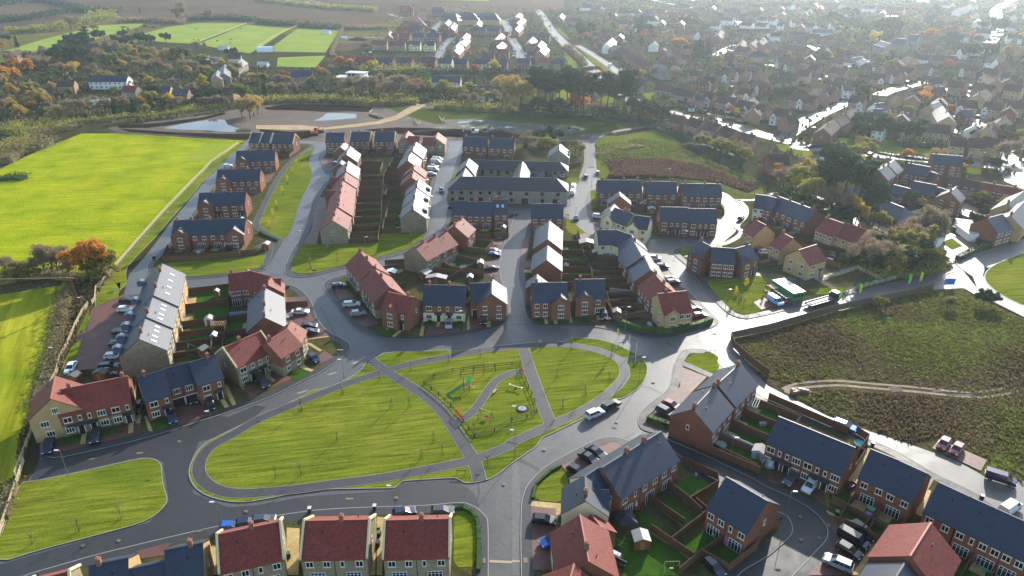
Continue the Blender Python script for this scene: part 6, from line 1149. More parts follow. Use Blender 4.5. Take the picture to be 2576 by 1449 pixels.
# ================================================================ FENCES
def fence_mesh(L, h):
    mb = MB(); n = max(1, int(L/1.8)); mb.box(0, L, -.03, .03, .06, h-.04); mb.box(0, L, -.05, .05, h-.04, h)
    for i in range(n+1): x = L*i/n; mb.box(x-.05, x+.05, -.06, .06, 0, h+.03)
    for z in (.35, h-.45): mb.box(0, L, .03, .06, z, z+.09)
    return mb
def near_phrase(x, y):
    b = None
    for o in HOUSES:
        d = (o.location.x-x)**2+(o.location.y-y)**2
        if b is None or d < b[0]: b = (d, o)
    return b[1]
HOUSES = [o for o in ALL if o.get('group') in (GN, GB)]
EXTRA_F = [(s, h, m) for s, h, m in [
 ('t22 2200,520 2230,610 2400,770 2576,900 t32 0,905', 2.0, M_wood), ('t22 2202,518 2576,436', 2.0, M_woodg), ('t32 0,437 620,255', 2.0, M_woodg), ('t32 622,252 1650,25', 2.0, M_woodg),
 ('t23 1960,165 2450,400', 1.8, M_wood), ('t23 1480,500 1760,720 1900,850', 1.8, M_wood), ('t23 1280,640 1730,960', 1.8, M_wood), ('t23 1720,330 2065,490 2070,560 1780,740', 1.8, M_wood), ('t23 1840,740 1970,850 1600,1140', 1.8, M_wood), ('t23 1390,1010 1830,1310 2150,1090', 1.8, M_wood), ('t23 1840,1310 1680,1449', 1.8, M_wood), ('t23 1900,1260 2170,1420 2470,1180', 1.8, M_wood),
 ('t33 720,560 630,720 1220,1050', 1.8, M_wood), ('t33 1170,760 1040,920', 1.8, M_wood), ('t32 0,1130 310,1265 800,1480', 1.8, M_wood), ('t33 880,20 1000,100 870,290', 1.8, M_wood), ('t11 930,965 1225,990', 1.8, M_wood), ('t01 1640,1190 2000,1180 2576,1110', 1.8, M_wood), ('t01 1700,1060 1640,1190', 1.8, M_wood),
 ('t02 720,905 980,885 1230,870', 1.8, M_wood), ('t02 1390,860 1720,790', 1.8, M_wood), ('t12 1000,100 t11 1500,1449', 1.8, M_wood), ('t11 1300,1225 1560,1210 1800,1300 t11 2290,1360', 1.8, M_wood), ('t11 1830,1200 1960,1290 2280,1330', 1.8, M_wood), ('t11 1950,1160 2290,1230', 1.8, M_wood), ('t21 660,900 720,1150 820,1340', 1.8, M_wood), ('t21 760,1160 1100,1190', 1.8, M_wood), ('t21 790,1260 1110,1310', 1.8, M_wood),
 ('t22 950,100 1010,330 1110,365', 1.8, M_wood), ('t22 1020,290 1450,330', 1.8, M_wood), ('t22 960,180 1410,250', 1.8, M_wood), ('t21 1450,660 1455,900', 1.8, M_wood), ('t31 520,1180 720,1260', 1.8, M_wood), ('t31 540,1060 900,1150', 1.8, M_wood), ('t11 230,140 330,110 390,70', 1.8, M_wood), ('t12 300,200 525,185', 1.6, M_wood), ('b 815,760 1080,850 1450,790', 1.8, M_wood), ('t21 540,250 690,220', 1.8, M_wood), ('t31 1230,790 1530,700', 1.8, M_pale), ('t31 1500,1070 1720,1180 1810,1200', 1.8, M_woodg)]]
for s, h, m in EXTRA_F:
    p = pts('D', s)
    for a, b in zip(p, p[1:]): fence_run(a, b, h, m)
seen = []
for a, b, h, m in FENCES:
    L = (b-a).length
    if L < .8: continue
    c = (a+b)/2
    if any((c-q).length < .6 for q in seen): continue
    seen.append(c); d = b-a; o = fence_mesh(L, h).put('garden_fence', m); o.location = (a.x, a.y, .16); o.rotation_euler = (0, 0, math.atan2(d.y, d.x))
    hs = near_phrase(c.x, c.y); tag(o, 'board fence at the ' + hs['label'].split(',')[0].split(' beside ')[0].split(' below ')[0].split(' with ')[0][:60].rsplit(' ', 1)[0] if False else 'brown board fence', 'fence', 'board fences of the gardens')
    o['near'] = hs.name
def rail_fence(s, label, mat, h=1.2, step=2.2, rails=3, name='rail_fence', maxp=100):
    p = pts('D', s); o = thing(name, label, 'fence', (p[0][0], p[0][1], .05)); base = Vector((p[0][0], p[0][1])); mb = MB(); post = MB(); post.box(-.07, .07, -.07, .07, 0, h+.1); pm = post.mesh('post', mat); n = 0; tot = sum(math.hypot(b[0]-a[0], b[1]-a[1]) for a, b in zip(p, p[1:])); step = max(step, tot/maxp*1.03)
    for a, b in zip(p, p[1:]):
        L = math.hypot(b[0]-a[0], b[1]-a[1]); an = math.atan2(b[1]-a[1], b[0]-a[0]); M = TM(a[0]-base.x, a[1]-base.y, 0, an); k = max(1, int(L/step))
        for r in range(rails): z = h*(r+1)/rails-.12; mb.box(0, L, -.03, .03, z, z+.11, 0, M)
        for i in range(k):
            q = M @ Vector((L*i/k, 0, 0)); ob('post', pm, o, TM(q.x, q.y, 0, an)); n += 1
    mb.put('rails', mat, o); return o
rail_fence('D 40,1200 t02 400,1260 450,1120 570,880 610,720 690,570 760,400 830,260 895,175', 'pale rail fence between scrub strip and red yard', M_pale, rails=4, h=1.3)
rail_fence('t02 930,165 960,130 970,20 t01 1010,1430 1160,1260', 'pale rail fence bending round the autumn tree', M_pale, rails=4, h=1.3)
rail_fence('t01 1165,1245 1390,980 1690,640 1880,440 2130,190 2400,0', 'long pale rail fence along the right side of the meadow', M_pale, rails=4, h=1.3)
rail_fence('D -30,1400 t03 0,1050 100,760 190,490 250,300', 'pale rail fence at the lower left edge', M_pale, rails=4, h=1.3)
rail_fence('t21 910,140 1080,125 1550,105 1750,160 2100,250 2400,350 2540,440 2550,500', 'dark post and rail fence round the dead brambles', M_woodg)
rail_fence('t21 2100,440 2250,500 2430,540', 'short dark rail fence above the white bend', M_woodg)
rail_fence('t31 470,1370 700,1330 900,1260 940,1290', 'post and rail fence along the lane above the site cabin', M_pale)
rail_fence('t31 480,1375 t32 680,40', 'pale rail fence behind the flatbed lorry', M_pale); rail_fence('t32 690,70 t31 1150,1400 1400,1330 1650,1270', 'rail fence hung with green banners along the main road', M_pale)
rail_fence('t31 900,1260 1150,1390', 'rail fence at the corner of the fenced pond plot', M_pale)
rail_fence('t00 1130,1240 1350,1220 1700,1190 2000,1160 2300,1110', 'pale fence on the far bank of the muddy pond', M_pale, h=1.5, step=5, name='post_fence')
rail_fence('t00 900,1320 1300,1350 1900,1400 2300,1420', 'thin fence at the top of the meadow', M_woodg, h=1.2, step=4)
rail_fence('t00 1960,445 2480,240', 'pale rail fence dividing the horse paddock', M_pale, h=1.4, step=6); rail_fence('t10 20,480 200,360 400,270', 'brown fence between the two right paddocks', M_pale, h=1.6, step=6); rail_fence('t10 230,565 450,565 700,560', 'dark rail fence below the bright paddock', M_woodg, h=1.4, step=6)
rail_fence('t10 880,300 800,450 750,570', 'pale fence right of the bright paddock', M_pale, h=1.5, step=6); rail_fence('t00 420,560 560,510', 'pale close-boarded fence by the long paddock', M_pale, h=1.8, step=6); rail_fence('t10 860,1030 1100,1055 1450,1060 1540,1030', 'thin wire fence behind the haul road', M_woodg, step=5); rail_fence('t20 0,1160 400,1180 800,1210 1290,1240', 'dark fence in front of the pine belt', M_woodg, step=5)
rail_fence('t10 1140,1140 1175,1115', 'short pale barrier by the far pond', M_pale, step=3); rail_fence('t10 1230,1195 1290,1180', 'short pale barrier beside the haul road', M_pale, step=3)
rail_fence('t10 1600,1215 1630,1260 1660,1240', 'pale timber headwall rails on the bank', M_pale, step=2); rail_fence('t10 1845,1185 1870,1225 1895,1200', 'pale timber headwall rails by the marsh', M_pale, step=2)
# ================================================================ VEHICLES
CAR = {}
PAINT = {'white': 'cfd0d0', 'silver': '8f959a', 'black': '0b0c0e', 'grey': '3c4046', 'blue': '14306e', 'red': '7c0e12', 'dark blue': '101a38', 'bright blue': '0f5cae', 'light blue': '9cc4dc', 'navy': '151a3e', 'dark red': '4a0a14'}
def car_meshes(kind, colr):
    if (kind, colr) in CAR: return CAR[(kind, colr)]
    paint = simple('paint '+colr, PAINT[colr], .32, .6, .0 if colr in ('white', 'red') else .25, var=.02, coat=.6)
    # side profile (x forward, z up): lower body and glasshouse; L, W
    P = {'hatch': (4.1, 1.76, [(-2.05, .35), (-2.05, .95), (-1.75, 1.0), (.95, .95), (1.85, .78), (2.05, .6), (2.05, .3)], [(-1.98, .97), (-1.55, 1.46), (.15, 1.48), (1.05, .93)]),
         'suv': (4.5, 1.86, [(-2.25, .4), (-2.25, 1.05), (-2.0, 1.1), (1.05, 1.05), (2.05, .95), (2.25, .75), (2.25, .38)], [(-2.15, 1.07), (-1.8, 1.66), (.3, 1.68), (1.15, 1.03)]),
         'saloon': (4.7, 1.82, [(-2.35, .35), (-2.35, .9), (-1.6, .98), (1.05, .92), (2.1, .78), (2.35, .58), (2.35, .3)], [(-1.75, .95), (-.9, 1.40), (.2, 1.42), (1.2, .9)]),
         'estate': (4.7, 1.82, [(-2.35, .35), (-2.35, .95), (-1.9, .98), (1.05, .92), (2.1, .8), (2.35, .6), (2.35, .3)], [(-2.3, .95), (-1.95, 1.44), (.2, 1.46), (1.2, .9)]),
         'van': (5.0, 1.95, [(-2.5, .4), (-2.5, 1.1), (-2.4, 1.12), (1.6, 1.12), (2.35, .95), (2.5, .7), (2.5, .35)], [(-2.46, 1.1), (-2.4, 1.92), (.9, 1.95), (1.8, 1.1)])}[kind]
    Lc, Wc, low, top = P; h = Wc/2
    def loft(prof, ws):
        mb = MB(); n = len(prof); rings = []
        for y, k in ws:
            rings.append(len(mb.v)); cx = sum(p[0] for p in prof)/n
            for x, z in prof: mb.v.append((cx+(x-cx)*k, y, z - (1-k)*.1))
        for a, b in zip(rings, rings[1:]):
            for i in range(n): j = (i+1) % n; mb.f.append((a+i, b+i, b+j, a+j)); mb.m.append(0)
        mb.f.append(tuple(rings[0]+i for i in range(n))); mb.m.append(0); mb.f.append(tuple(rings[-1]+i for i in reversed(range(n)))); mb.m.append(0); return mb
    body = loft(low, [(-h, .955), (-h*.93, .995), (-h*.5, 1.0), (h*.5, 1.0), (h*.93, .995), (h, .955)])
    # painted roof panel and pillars over a glass house
    gl = MB(); (x0, z0), (x1, z1), (x2, z2), (x3, z3) = top; a, b = h*.9, h*.72
    for y, k in ((1, 1), (-1, -1)): gl.poly([(x0, a*k, z0), (x3, a*k, z3), (x2, b*k, z2-.04), (x1, b*k, z1-.04)][::k])
    gl.poly([(x3, -a, z3), (x3, a, z3), (x2, b, z2-.04), (x2, -b, z2-.04)]); gl.poly([(x0, a, z0), (x0, -a, z0), (x1, -b, z1-.04), (x1, b, z1-.04)])
    rp = MB(); rp.box(x1-.03, x2+.03, -b-.02, b+.02, z1-.06, z1+.0); rp.v = [(v[0], v[1], v[2]+(.02 if abs(v[1]) < b*.8 else 0)) for v in rp.v]
    for k in (1, -1):
        for xa, za, xb, zb in ((x3, z3, x2, z2-.04), (x0, z0, x1, z1-.04)): rp.tube((xa, a*k, za), (xb, b*k, zb), .05, .045, 5)
        for t in ((.36, .62) if kind != 'van' else (.68,)): xm = x1+(x2-x1)*t; xl = x0+(x3-x0)*(t*.9+.05); rp.tube((xl, a*k+.005*k, z0), (xm, b*k+.005*k, z1-.05), .04, .035, 4)
    if kind == 'van':
        for k in (1, -1): rp.poly([(x0, (a+.02)*k, z0), (x0+3.0, (a+.02)*k, z0), (x1+2.85, (b+.02)*k, z1-.02), (x1, (b+.02)*k, z1-.02)][::k])
        rp.poly([(x0-.01, a, z0), (x0-.01, -a, z0), (x1-.01, -b, z1-.1), (x1-.01, b, z1-.1)])
    wh = MB(); wh.tube((0, -.11, 0), (0, .11, 0), .33, .33, 14); rim = MB(); rim.tube((0, -.125, 0), (0, .125, 0), .2, .2, 10)
    hl = MB(); hl.box(-.06, .05, -.2, .2, -.07, .07); nb = MB(); nb.box(-.01, .01, -.26, .26, -.06, .06)
    r = dict(L=Lc, W=Wc, low=low, body=body.mesh('body', paint, False), glass=gl.mesh('windows', M_glass), roof=rp.mesh('roof panel', paint), tyre=cached('tyre', lambda: wh.mesh('tyre', M_rub)), rim=cached('rim', lambda: rim.mesh('rim', simple('alloy', '8a8d90', .35, .5, .7))),
             hl=cached('hl', lambda: hl.mesh('headlight', simple('headlight lens', 'c8ccd0', .1, .8))), tl=cached('tl', lambda: hl.mesh('tail light', simple('tail lens', '7a0c0c', .2, .6))), np=cached('np', lambda: nb.mesh('plate', simple('number plate', 'b8a830', .5))))
    CAR[(kind, colr)] = r; return r
KIND = {'hatch': ('hatchback', 'car'), 'suv': ('tall car', 'car'), 'saloon': ('saloon', 'car'), 'estate': ('estate car', 'car'), 'van': ('van', 'van')}
NCAR = 0
def car(k, x1, y1, x2, y2, kind, colr, where, far=False):
    """rear and front ground points in the photo give place and heading"""
    a = G(k, x1, y1); b = G(k, x2, y2); c = (a+b)/2; rz = math.atan2(b.y-a.y, b.x-a.x); r = car_meshes(kind, colr)
    nm, cat = KIND[kind]; t = thing('parked_van' if kind == 'van' else 'parked_car', '%s %s %s' % (colr, nm, where), cat, (c.x, c.y, .2), rz, 'vehicles '+where)
    ob('body', r['body'], t); ob('windows', r['glass'], t); ob('roof_panel', r['roof'], t); L, Wd = r['L'], r['W']
    for sx in (-1, 1):
        for sy in (-1, 1):
            if far: ob('wheel', r['tyre'], t, TM(sx*L*.31, sy*(Wd/2-.1), .33))
            else: w = ob('wheel', r['tyre'], t, TM(sx*L*.31, sy*(Wd/2-.1), .33)); ob('rim', r['rim'], w)
    if not far:
        zf = r['low'][-2][1]+.03
        for sy in (-1, 1): ob('headlight', r['hl'], t, TM(L/2-.04, sy*Wd*.34, zf)); ob('tail_light', r['tl'], t, TM(-L/2+.02, sy*Wd*.36, zf+.15))
        ob('number_plate', r['np'], t, TM(-L/2-.02, 0, .6))
    return t
def cars(where, spec, far=False):
    for ln in spec.strip().split(';'):
        q = ln.split()
        if len(q) < 4: continue
        v = [float(z) for z in q[1].split(',')]; car(q[0], *v, q[2], ' '.join(q[3:]), where, far)
cars('in the red paved yard', 't02 1230,150,1360,140 saloon black; t02 1200,240,1340,235 hatch white; t02 1155,470,1290,460 hatch black; t02 1130,590,1250,575 hatch black; t02 1085,715,1215,705 hatch white; t02 1010,830,1200,810 suv black; t02 1000,885,1170,865 estate white; t02 740,790,700,865 saloon white')
cars('on a front drive of the brown and stone terraces', 't03 510,150,490,215 suv dark blue; t03 985,40,965,110 suv black; t02 1730,1290,1750,1380 hatch dark blue; t02 1950,1110,1955,1170 hatch black; t02 2110,1150,2130,1245 estate black; t12 40,930,110,1025 van black; t12 550,710,620,760 hatch dark blue; t02 1395,1220,1390,1240 hatch black')
cars('beside the T junction', 't12 380,265,520,260 saloon white; t12 460,410,600,405 saloon black; t12 480,470,610,460 saloon dark blue; t11 790,1449,890,1440 hatch dark blue; t12 900,190,1030,180 estate white; t12 970,285,1090,270 hatch silver')
cars('on a drive facing the central green', 't12 1940,360,1940,420 hatch silver; t12 2285,320,2285,380 suv black; t22 490,260,490,320 hatch dark red; t22 915,270,930,345 suv black; t22 1800,255,1880,225 hatch grey; t22 1840,305,1930,295 hatch red')
cars('parked on the road by the central green', 't22 770,1320,890,1270 suv white; t22 945,1230,1045,1180 estate black')
cars('beside the tan parking bay', 't22 1550,1185,1650,1230 hatch red; t22 1490,1250,1600,1310 suv grey; t23 790,200,900,270 saloon black; t23 720,260,830,330 saloon black; t23 610,400,700,450 hatch black; t23 230,910,410,930 hatch black; t23 440,1110,360,1140 hatch bright blue')
cars('in the lower right cul-de-sac', 't33 265,460,180,550 hatch grey; t33 460,520,370,630 hatch white; t33 870,970,1030,1090 estate black; t33 740,1050,960,1180 van black; t33 730,1180,880,1270 hatch black; t33 800,1400,590,1310 suv silver; t23 1970,1340,2080,1449 hatch black')
cars('off the service road', 't33 1790,110,1730,190 hatch red; t33 1920,170,1860,240 hatch red; t33 2230,470,2420,530 van navy; t32 700,1390,830,1440 estate bright blue')
cars('beside the red-roofed stepped row', 't11 1770,195,1855,200 van white; t11 1755,235,1830,245 hatch white; t11 1740,270,1825,275 van white; t11 1740,318,1800,318 hatch white; t11 1860,460,1875,505 hatch black; t01 2270,240,2320,235 hatch white; t11 1800,170,1860,175 van white')
cars('on the drives along the second street', 't11 2350,1090,2450,1100 hatch red; t11 2350,1130,2450,1135 hatch blue; t11 2310,1275,2430,1265 saloon black')
cars('on the bright street past the barns', 't21 745,360,735,325 hatch dark red; t21 860,315,860,290 hatch silver; t21 600,530,615,480 van white; t21 610,460,620,435 van white; t21 640,780,650,740 saloon dark blue; t21 820,745,920,755 suv white; b 1780,910,1900,880 suv silver; b 1850,918,1960,905 hatch silver; b 2010,915,2120,895 suv grey; b 2260,925,2262,890 hatch white; b 2190,1290,2265,1275 hatch dark red')
cars('round the bright crescent', 't21 1520,930,1520,890 hatch red; t21 1605,930,1605,890 hatch black; t21 2285,780,2320,745 hatch black; t21 1395,1170,1465,1175 suv white; t21 1475,1250,1545,1250 hatch dark blue; t21 1545,1390,1625,1375 suv grey; t21 1580,1420,1655,1410 suv dark blue; t21 2450,1080,2540,1085 hatch red; t21 2510,1110,2576,1100 hatch white')
cars('in the buff houses drive', 't31 665,1150,610,1195 suv grey'); cars('by the clipped lawn on the right', 't31 1690,1010,1740,1000 hatch silver; t32 10,120,125,190 van light blue')
cars('on the upper roads', 't31 430,30,500,35 saloon blue; t31 1000,130,1050,110 hatch dark red; t31 740,1140,740,1180 hatch grey; t33 2370,830,2470,760 van white', True)  # last entry: a white trailer-like structure at lower right, drawn as a van
cars('behind the bottom row', 't13 1460,850,1530,835 hatch dark blue; t13 1840,830,1920,825 hatch grey; t03 2300,990,2380,985 hatch bright blue; t03 2470,955,2530,945 hatch dark blue; t13 40,925,130,915 hatch grey')
cars('in the brick estate', 't10 1070,550,1110,545 hatch grey; t10 1135,540,1165,530 hatch white; t10 1180,535,1210,528 suv black; t10 1360,545,1390,540 hatch grey; t10 1850,480,1865,470 hatch white; t10 1870,460,1880,450 hatch dark blue; t10 1800,260,1815,250 hatch silver; t10 1975,440,2000,432 hatch white; t10 2520,200,2530,215 hatch silver; t20 5,520,50,515 hatch white; t20 0,550,40,545 saloon silver; t20 0,580,40,575 suv white; t20 130,545,140,560 hatch white; t20 180,585,235,580 estate white', True)
cars('along the straight lane houses', 't20 970,670,1010,655 van white; t20 1010,520,1030,525 hatch grey; t20 1000,580,1050,575 hatch silver; t20 1035,640,1100,630 saloon dark blue; t20 1085,715,1120,710 hatch white; t20 1175,665,1215,660 hatch grey; t20 1090,600,1130,595 hatch black; t20 1120,435,1160,430 hatch silver; t20 2190,535,2240,530 van white; t20 2080,540,2120,535 hatch black', True)
cars('by the timbered houses', 't20 2040,1120,2070,1110 hatch black; t20 2090,1135,2140,1115 hatch dark blue; t20 2200,840,2260,845 suv silver; t20 2190,895,2235,885 hatch grey; t20 2360,840,2410,830 hatch dark blue; t20 2420,1195,2470,1180 hatch dark blue; t30 90,710,140,700 hatch grey; t30 140,745,180,735 hatch black; t30 570,800,610,785 suv white; t30 430,1315,495,1305 hatch dark blue; t30 1370,850,1440,835 van black; t30 800,690,840,685 hatch white', True)
cars('in the upper right closes', 't30 1670,930,1740,920 van light blue; t30 1770,940,1810,925 hatch white; t30 1845,1200,1920,1195 hatch white; t30 2035,1195,2050,1165 hatch black; t30 2100,1200,2110,1170 hatch black; t30 2175,1210,2190,1180 hatch white; t30 1880,1300,1930,1270 hatch navy; t30 1930,1275,1970,1250 hatch grey; t30 2090,1310,2160,1305 hatch white; t30 1590,1190,1640,1180 hatch silver; t30 1490,800,1540,790 hatch blue; t30 2000,950,2050,940 hatch dark red; t30 2020,880,2060,875 hatch white; t30 500,470,530,460 hatch white', True)
# flatbed lorry
def lorry():
    a = G('t32', 400, 205); b = G('t32', 690, 120); rz = math.atan2(b.y-a.y, b.x-a.x); c = (a+b)/2; L = (b-a).length
    t = thing('flatbed_lorry', 'dark flatbed recovery lorry on the bright main road', 'lorry', (c.x, c.y, .06), rz); blk = simple('lorry black', '14141c', .4, .5, coat=.4)
    mb = MB(); mb.box(-L/2, L/2-2.2, -1.2, 1.2, .95, 1.15); mb.box(-L/2+.6, L/2-2.3, -.45, .45, 1.15, 1.3); mb.put('bed', [simple('bed metal', '6c6a78', .6, .4)], t)
    mb = MB(); mb.box(-L/2+.3, L/2-.2, -.5, .5, .6, .95); mb.put('chassis', blk, t)
    for y in (-1.28, 1.2): mb = MB(); mb.box(-L/2, L/2-2.2, y, y+.08, .55, 1.4); mb.put('side_panel', blk, t)
    mb = MB(); mb.box(L/2-2.1, L/2, -1.2, 1.2, .5, 2.4, 0); mb.box(L/2-1.9, L/2-.25, -1.1, 1.1, 2.4, 2.85, 0, None, .9); cb = mb.put('cab', blk, t); mb = MB(); mb.box(L/2-.02, L/2+.02, -1.05, 1.05, 1.5, 2.3); mb.box(L/2-1.2, L/2-.3, -1.22, 1.22, 1.5, 2.2); mb.put('cab_windows', M_glass, cb)
    for x in (-L*.33, -L*.18, L/2-1.0):
        for y in (-1.0, 1.0): mb = MB(); mb.tube((0, -.15, 0), (0, .15, 0), .5, .5, 14); w = mb.put('wheel', M_rub, t, TM(x, y, .5)); mb = MB(); mb.tube((0, -.16, 0), (0, .16, 0), .25, .25, 10); mb.put('rim', M_metal, w)
lorry()
# green site cabin, fencing panels, workers
def site():
    a = G('d', 1230, 940); b = G('d', 1460, 900); rz = math.atan2(b.y-a.y, b.x-a.x); grn = simple('cabin green', '1c7a44', .5, .5)
    t = thing('site_cabin', 'green site cabin with pale roof and steel side stairs', 'cabin', (a.x, a.y, .1), rz); W2 = (b-a).length
    mb = MB(); mb.box(0, W2, 0, 9, .3, 2.7); mb.put('walls', grn, t); mb = MB(); mb.box(-.1, W2+.1, -.1, 9.1, 2.7, 2.85)
    mb.put('roof', simple('cabin roof', 'b4b8b4', .4, .5), t)
    for i in range(3): mb = MB(); mb.box(0, W2*.22, -.03, .02, 1.3, 2.1); mb.put('window', M_glass, t, TM(W2*(.1+.3*i), 0, 0))
    t2 = thing('scaffold_rack', 'grey steel rack of site materials left of the green cabin', 'rack', (a.x, a.y, .1), rz); mb = MB()
    for i in range(8): mb.box(-2.2, -.4, i*1.1, i*1.1+.12, 1.6, 1.75); mb.box(-2.2, -2.08, i*1.1, i*1.1+.1, 0, 1.7)
    mb.box(-2.2, -2.1, 0, 8.6, 1.6, 1.7); mb.box(-.5, -.4, 0, 8.6, 1.6, 1.7); mb.put('frame', M_metal, t2); mb = MB(); mb.box(-2.3, -.4, 5.6, 8.2, 1.76, 1.95); mb.put('boards', simple('ply boards', 'b49c74', .8), t2)
    t3 = thing('timber_stack', 'planks stacked right of the green cabin', 'timber', (a.x, a.y, .1), rz); mb = MB(); mb.box(W2+.5, W2+1.4, 4, 8, .8, 1.2); mb.box(W2+.6, W2+1.3, 3, 3.2, 0, .8); mb.box(W2+.6, W2+1.3, 7, 7.2, 0, .8); mb.put('planks', simple('ply boards', 'b49c74', .8), t3)
    def mesh_fence(s, label):
        p = pts('D', s); o = thing('site_fence', label, 'fence', (p[0][0], p[0][1], .1)); mb = MB()
        for u, v in zip(p, p[1:]):
            u = Vector((u[0]-p[0][0], u[1]-p[0][1], 0)); v = Vector((v[0]-p[0][0], v[1]-p[0][1], 0))
            for z in (.1, 1.0, 1.95): mb.tube(u+Vector((0, 0, z)), v+Vector((0, 0, z)), .025, .025, 4)
            n = max(1, int((v-u).length/.5))
            for i in range(n+1): q = u.lerp(v, i/n); mb.tube(q, q+Vector((0, 0, 1.95)), .012 if i else .03, .012 if i else .03, 3)
        mb.put('panels', M_metal, o)
    mesh_fence('d 790,880 1240,1010 1480,960', 'steel mesh site fence in front of the green cabin'); mesh_fence('d 770,560 800,700 850,760', 'steel mesh site fence left of the green cabin'); mesh_fence('d 800,480 1300,590', 'steel mesh site fence behind the green cabin')
    for s in ('d 1500,880', 'd 1440,600'):
        pass
    for i, (x, y, lb) in enumerate([(1100, 990, 'dark red plastic barrier stack lying by the pale blue van'), (1010, 860, 'dark red plastic barrier beside the planks')]):
        g = G('d', x, y); mb = MB(); mb.box(-1, 1, -.15, .15, .1, 1.0); mb.box(-1, 1, .3, .6, .1, .9); mb.box(-1.05, -.9, -.3, .7, 0, .12); mb.box(.9, 1.05, -.3, .7, 0, .12); o = mb.put('barrier', simple('barrier red', '7a1430', .5)); o.location = g+Vector((0, 0, .15)); o.rotation_euler = (0, 0, .4); tag(o, lb, 'barrier')
    g = G('d', 880, 790); mb = MB(); mb.box(-3, 3, -.5, .5, 0, .5); o = mb.put('board_stack', simple('ply boards', 'b49c74', .8)); o.location = g; o.rotation_euler = (0, 0, -.9); tag(o, 'long pale board stack beside the pale blue van', 'timber')
    for x, y in [(540, 700), (300, 680), (405, 775), (540, 875), (445, 590)]:
        g = G('d', x, y); mb = MB(); mb.lathe([(.22, 0), (.22, .04), (.12, .05), (.03, .6), (0, .6)], 8); o = mb.put('traffic_cone', simple('cone orange', 'd8581c', .6)); o.location = g+Vector((0, 0, .2)); tag(o, 'small orange marker on the small public lawn', 'cone', 'orange markers on the lawn')
site()
def person(g, rz, label, coat, legs, s=1.0):
    """standing worker grown as one skinned body"""
    V = [(0, 0, .95), (0, .0, 1.2), (0, .02, 1.42), (0, .02, 1.52), (0, .04, 1.66), (.19, 0, 1.42), (.27, .05, 1.14), (.25, .2, .95), (-.19, 0, 1.42), (-.27, .03, 1.14), (-.27, .1, .9), (.1, 0, .9), (.11, .02, .5), (.12, .0, .08), (.12, .14, .04), (-.1, 0, .9), (-.12, .06, .5), (-.13, .1, .08), (-.13, .24, .04)]
    E = [(0, 1), (1, 2), (2, 3), (3, 4), (2, 5), (5, 6), (6, 7), (2, 8), (8, 9), (9, 10), (0, 11), (11, 12), (12, 13), (13, 14), (0, 15), (15, 16), (16, 17), (17, 18)]
    R = [.16, .16, .17, .065, .105, .075, .055, .042, .075, .055, .042, .1, .075, .055, .05, .1, .075, .055, .05]
    me = bpy.data.meshes.new('person'); me.from_pydata(V, E, []); o = bpy.data.objects.new('person', me); S.collection.objects.link(o)
    m = o.modifiers.new('skin', 'SKIN'); sk = me.skin_vertices[0].data if me.skin_vertices else None
    if sk is None:
        bm = bmesh.new(); bm.from_mesh(me); bm.verts.layers.skin.verify(); bm.to_mesh(me); bm.free(); sk = me.skin_vertices[0].data
    for i, r in enumerate(R): sk[i].radius = (r, r*.8); sk[i].use_root = (i == 0)
    o.modifiers.new('sub', 'SUBSURF').levels = 1
    body = simple('work trousers', legs, .8); me.materials.append(body); o.location = g; o.rotation_euler = (0, 0, rz); tag(o, label, 'person')
    mb = MB(); mb.lathe([(.19, .88), (.22, 1.0), (.21, 1.25), (.235, 1.42), (.12, 1.5), (.07, 1.51)], 12, 0, Matrix.Scale(.82, 4, (0, 1, 0))); 
    for sx in (-1, 1): mb.tube((sx*.2, 0, 1.43), (sx*.275, .05, 1.14), .085, .07, 8); mb.tube((sx*.275, .05, 1.14), (sx*.255, .17, .99), .07, .055, 8)
    mb.put('jacket', simple('hi-vis '+coat, coat, .7), o); mb = MB(); mb.lathe([(.13, 1.68), (.12, 1.76), (.06, 1.82), (0, 1.83)], 10); mb.put('hard_hat', M_white, o); return o
person(G('t22', 2530, 75)+Vector((0, 0, .16)), 2.4, 'worker in orange jacket standing behind the other by the pale blue van', 'd8641c', '1a1c24')
person(G('t22', 2522, 122)+Vector((0, 0, .16)), 1.0, 'worker in orange jacket standing at the edge of the tan parking place', 'd8641c', '1a1c24')
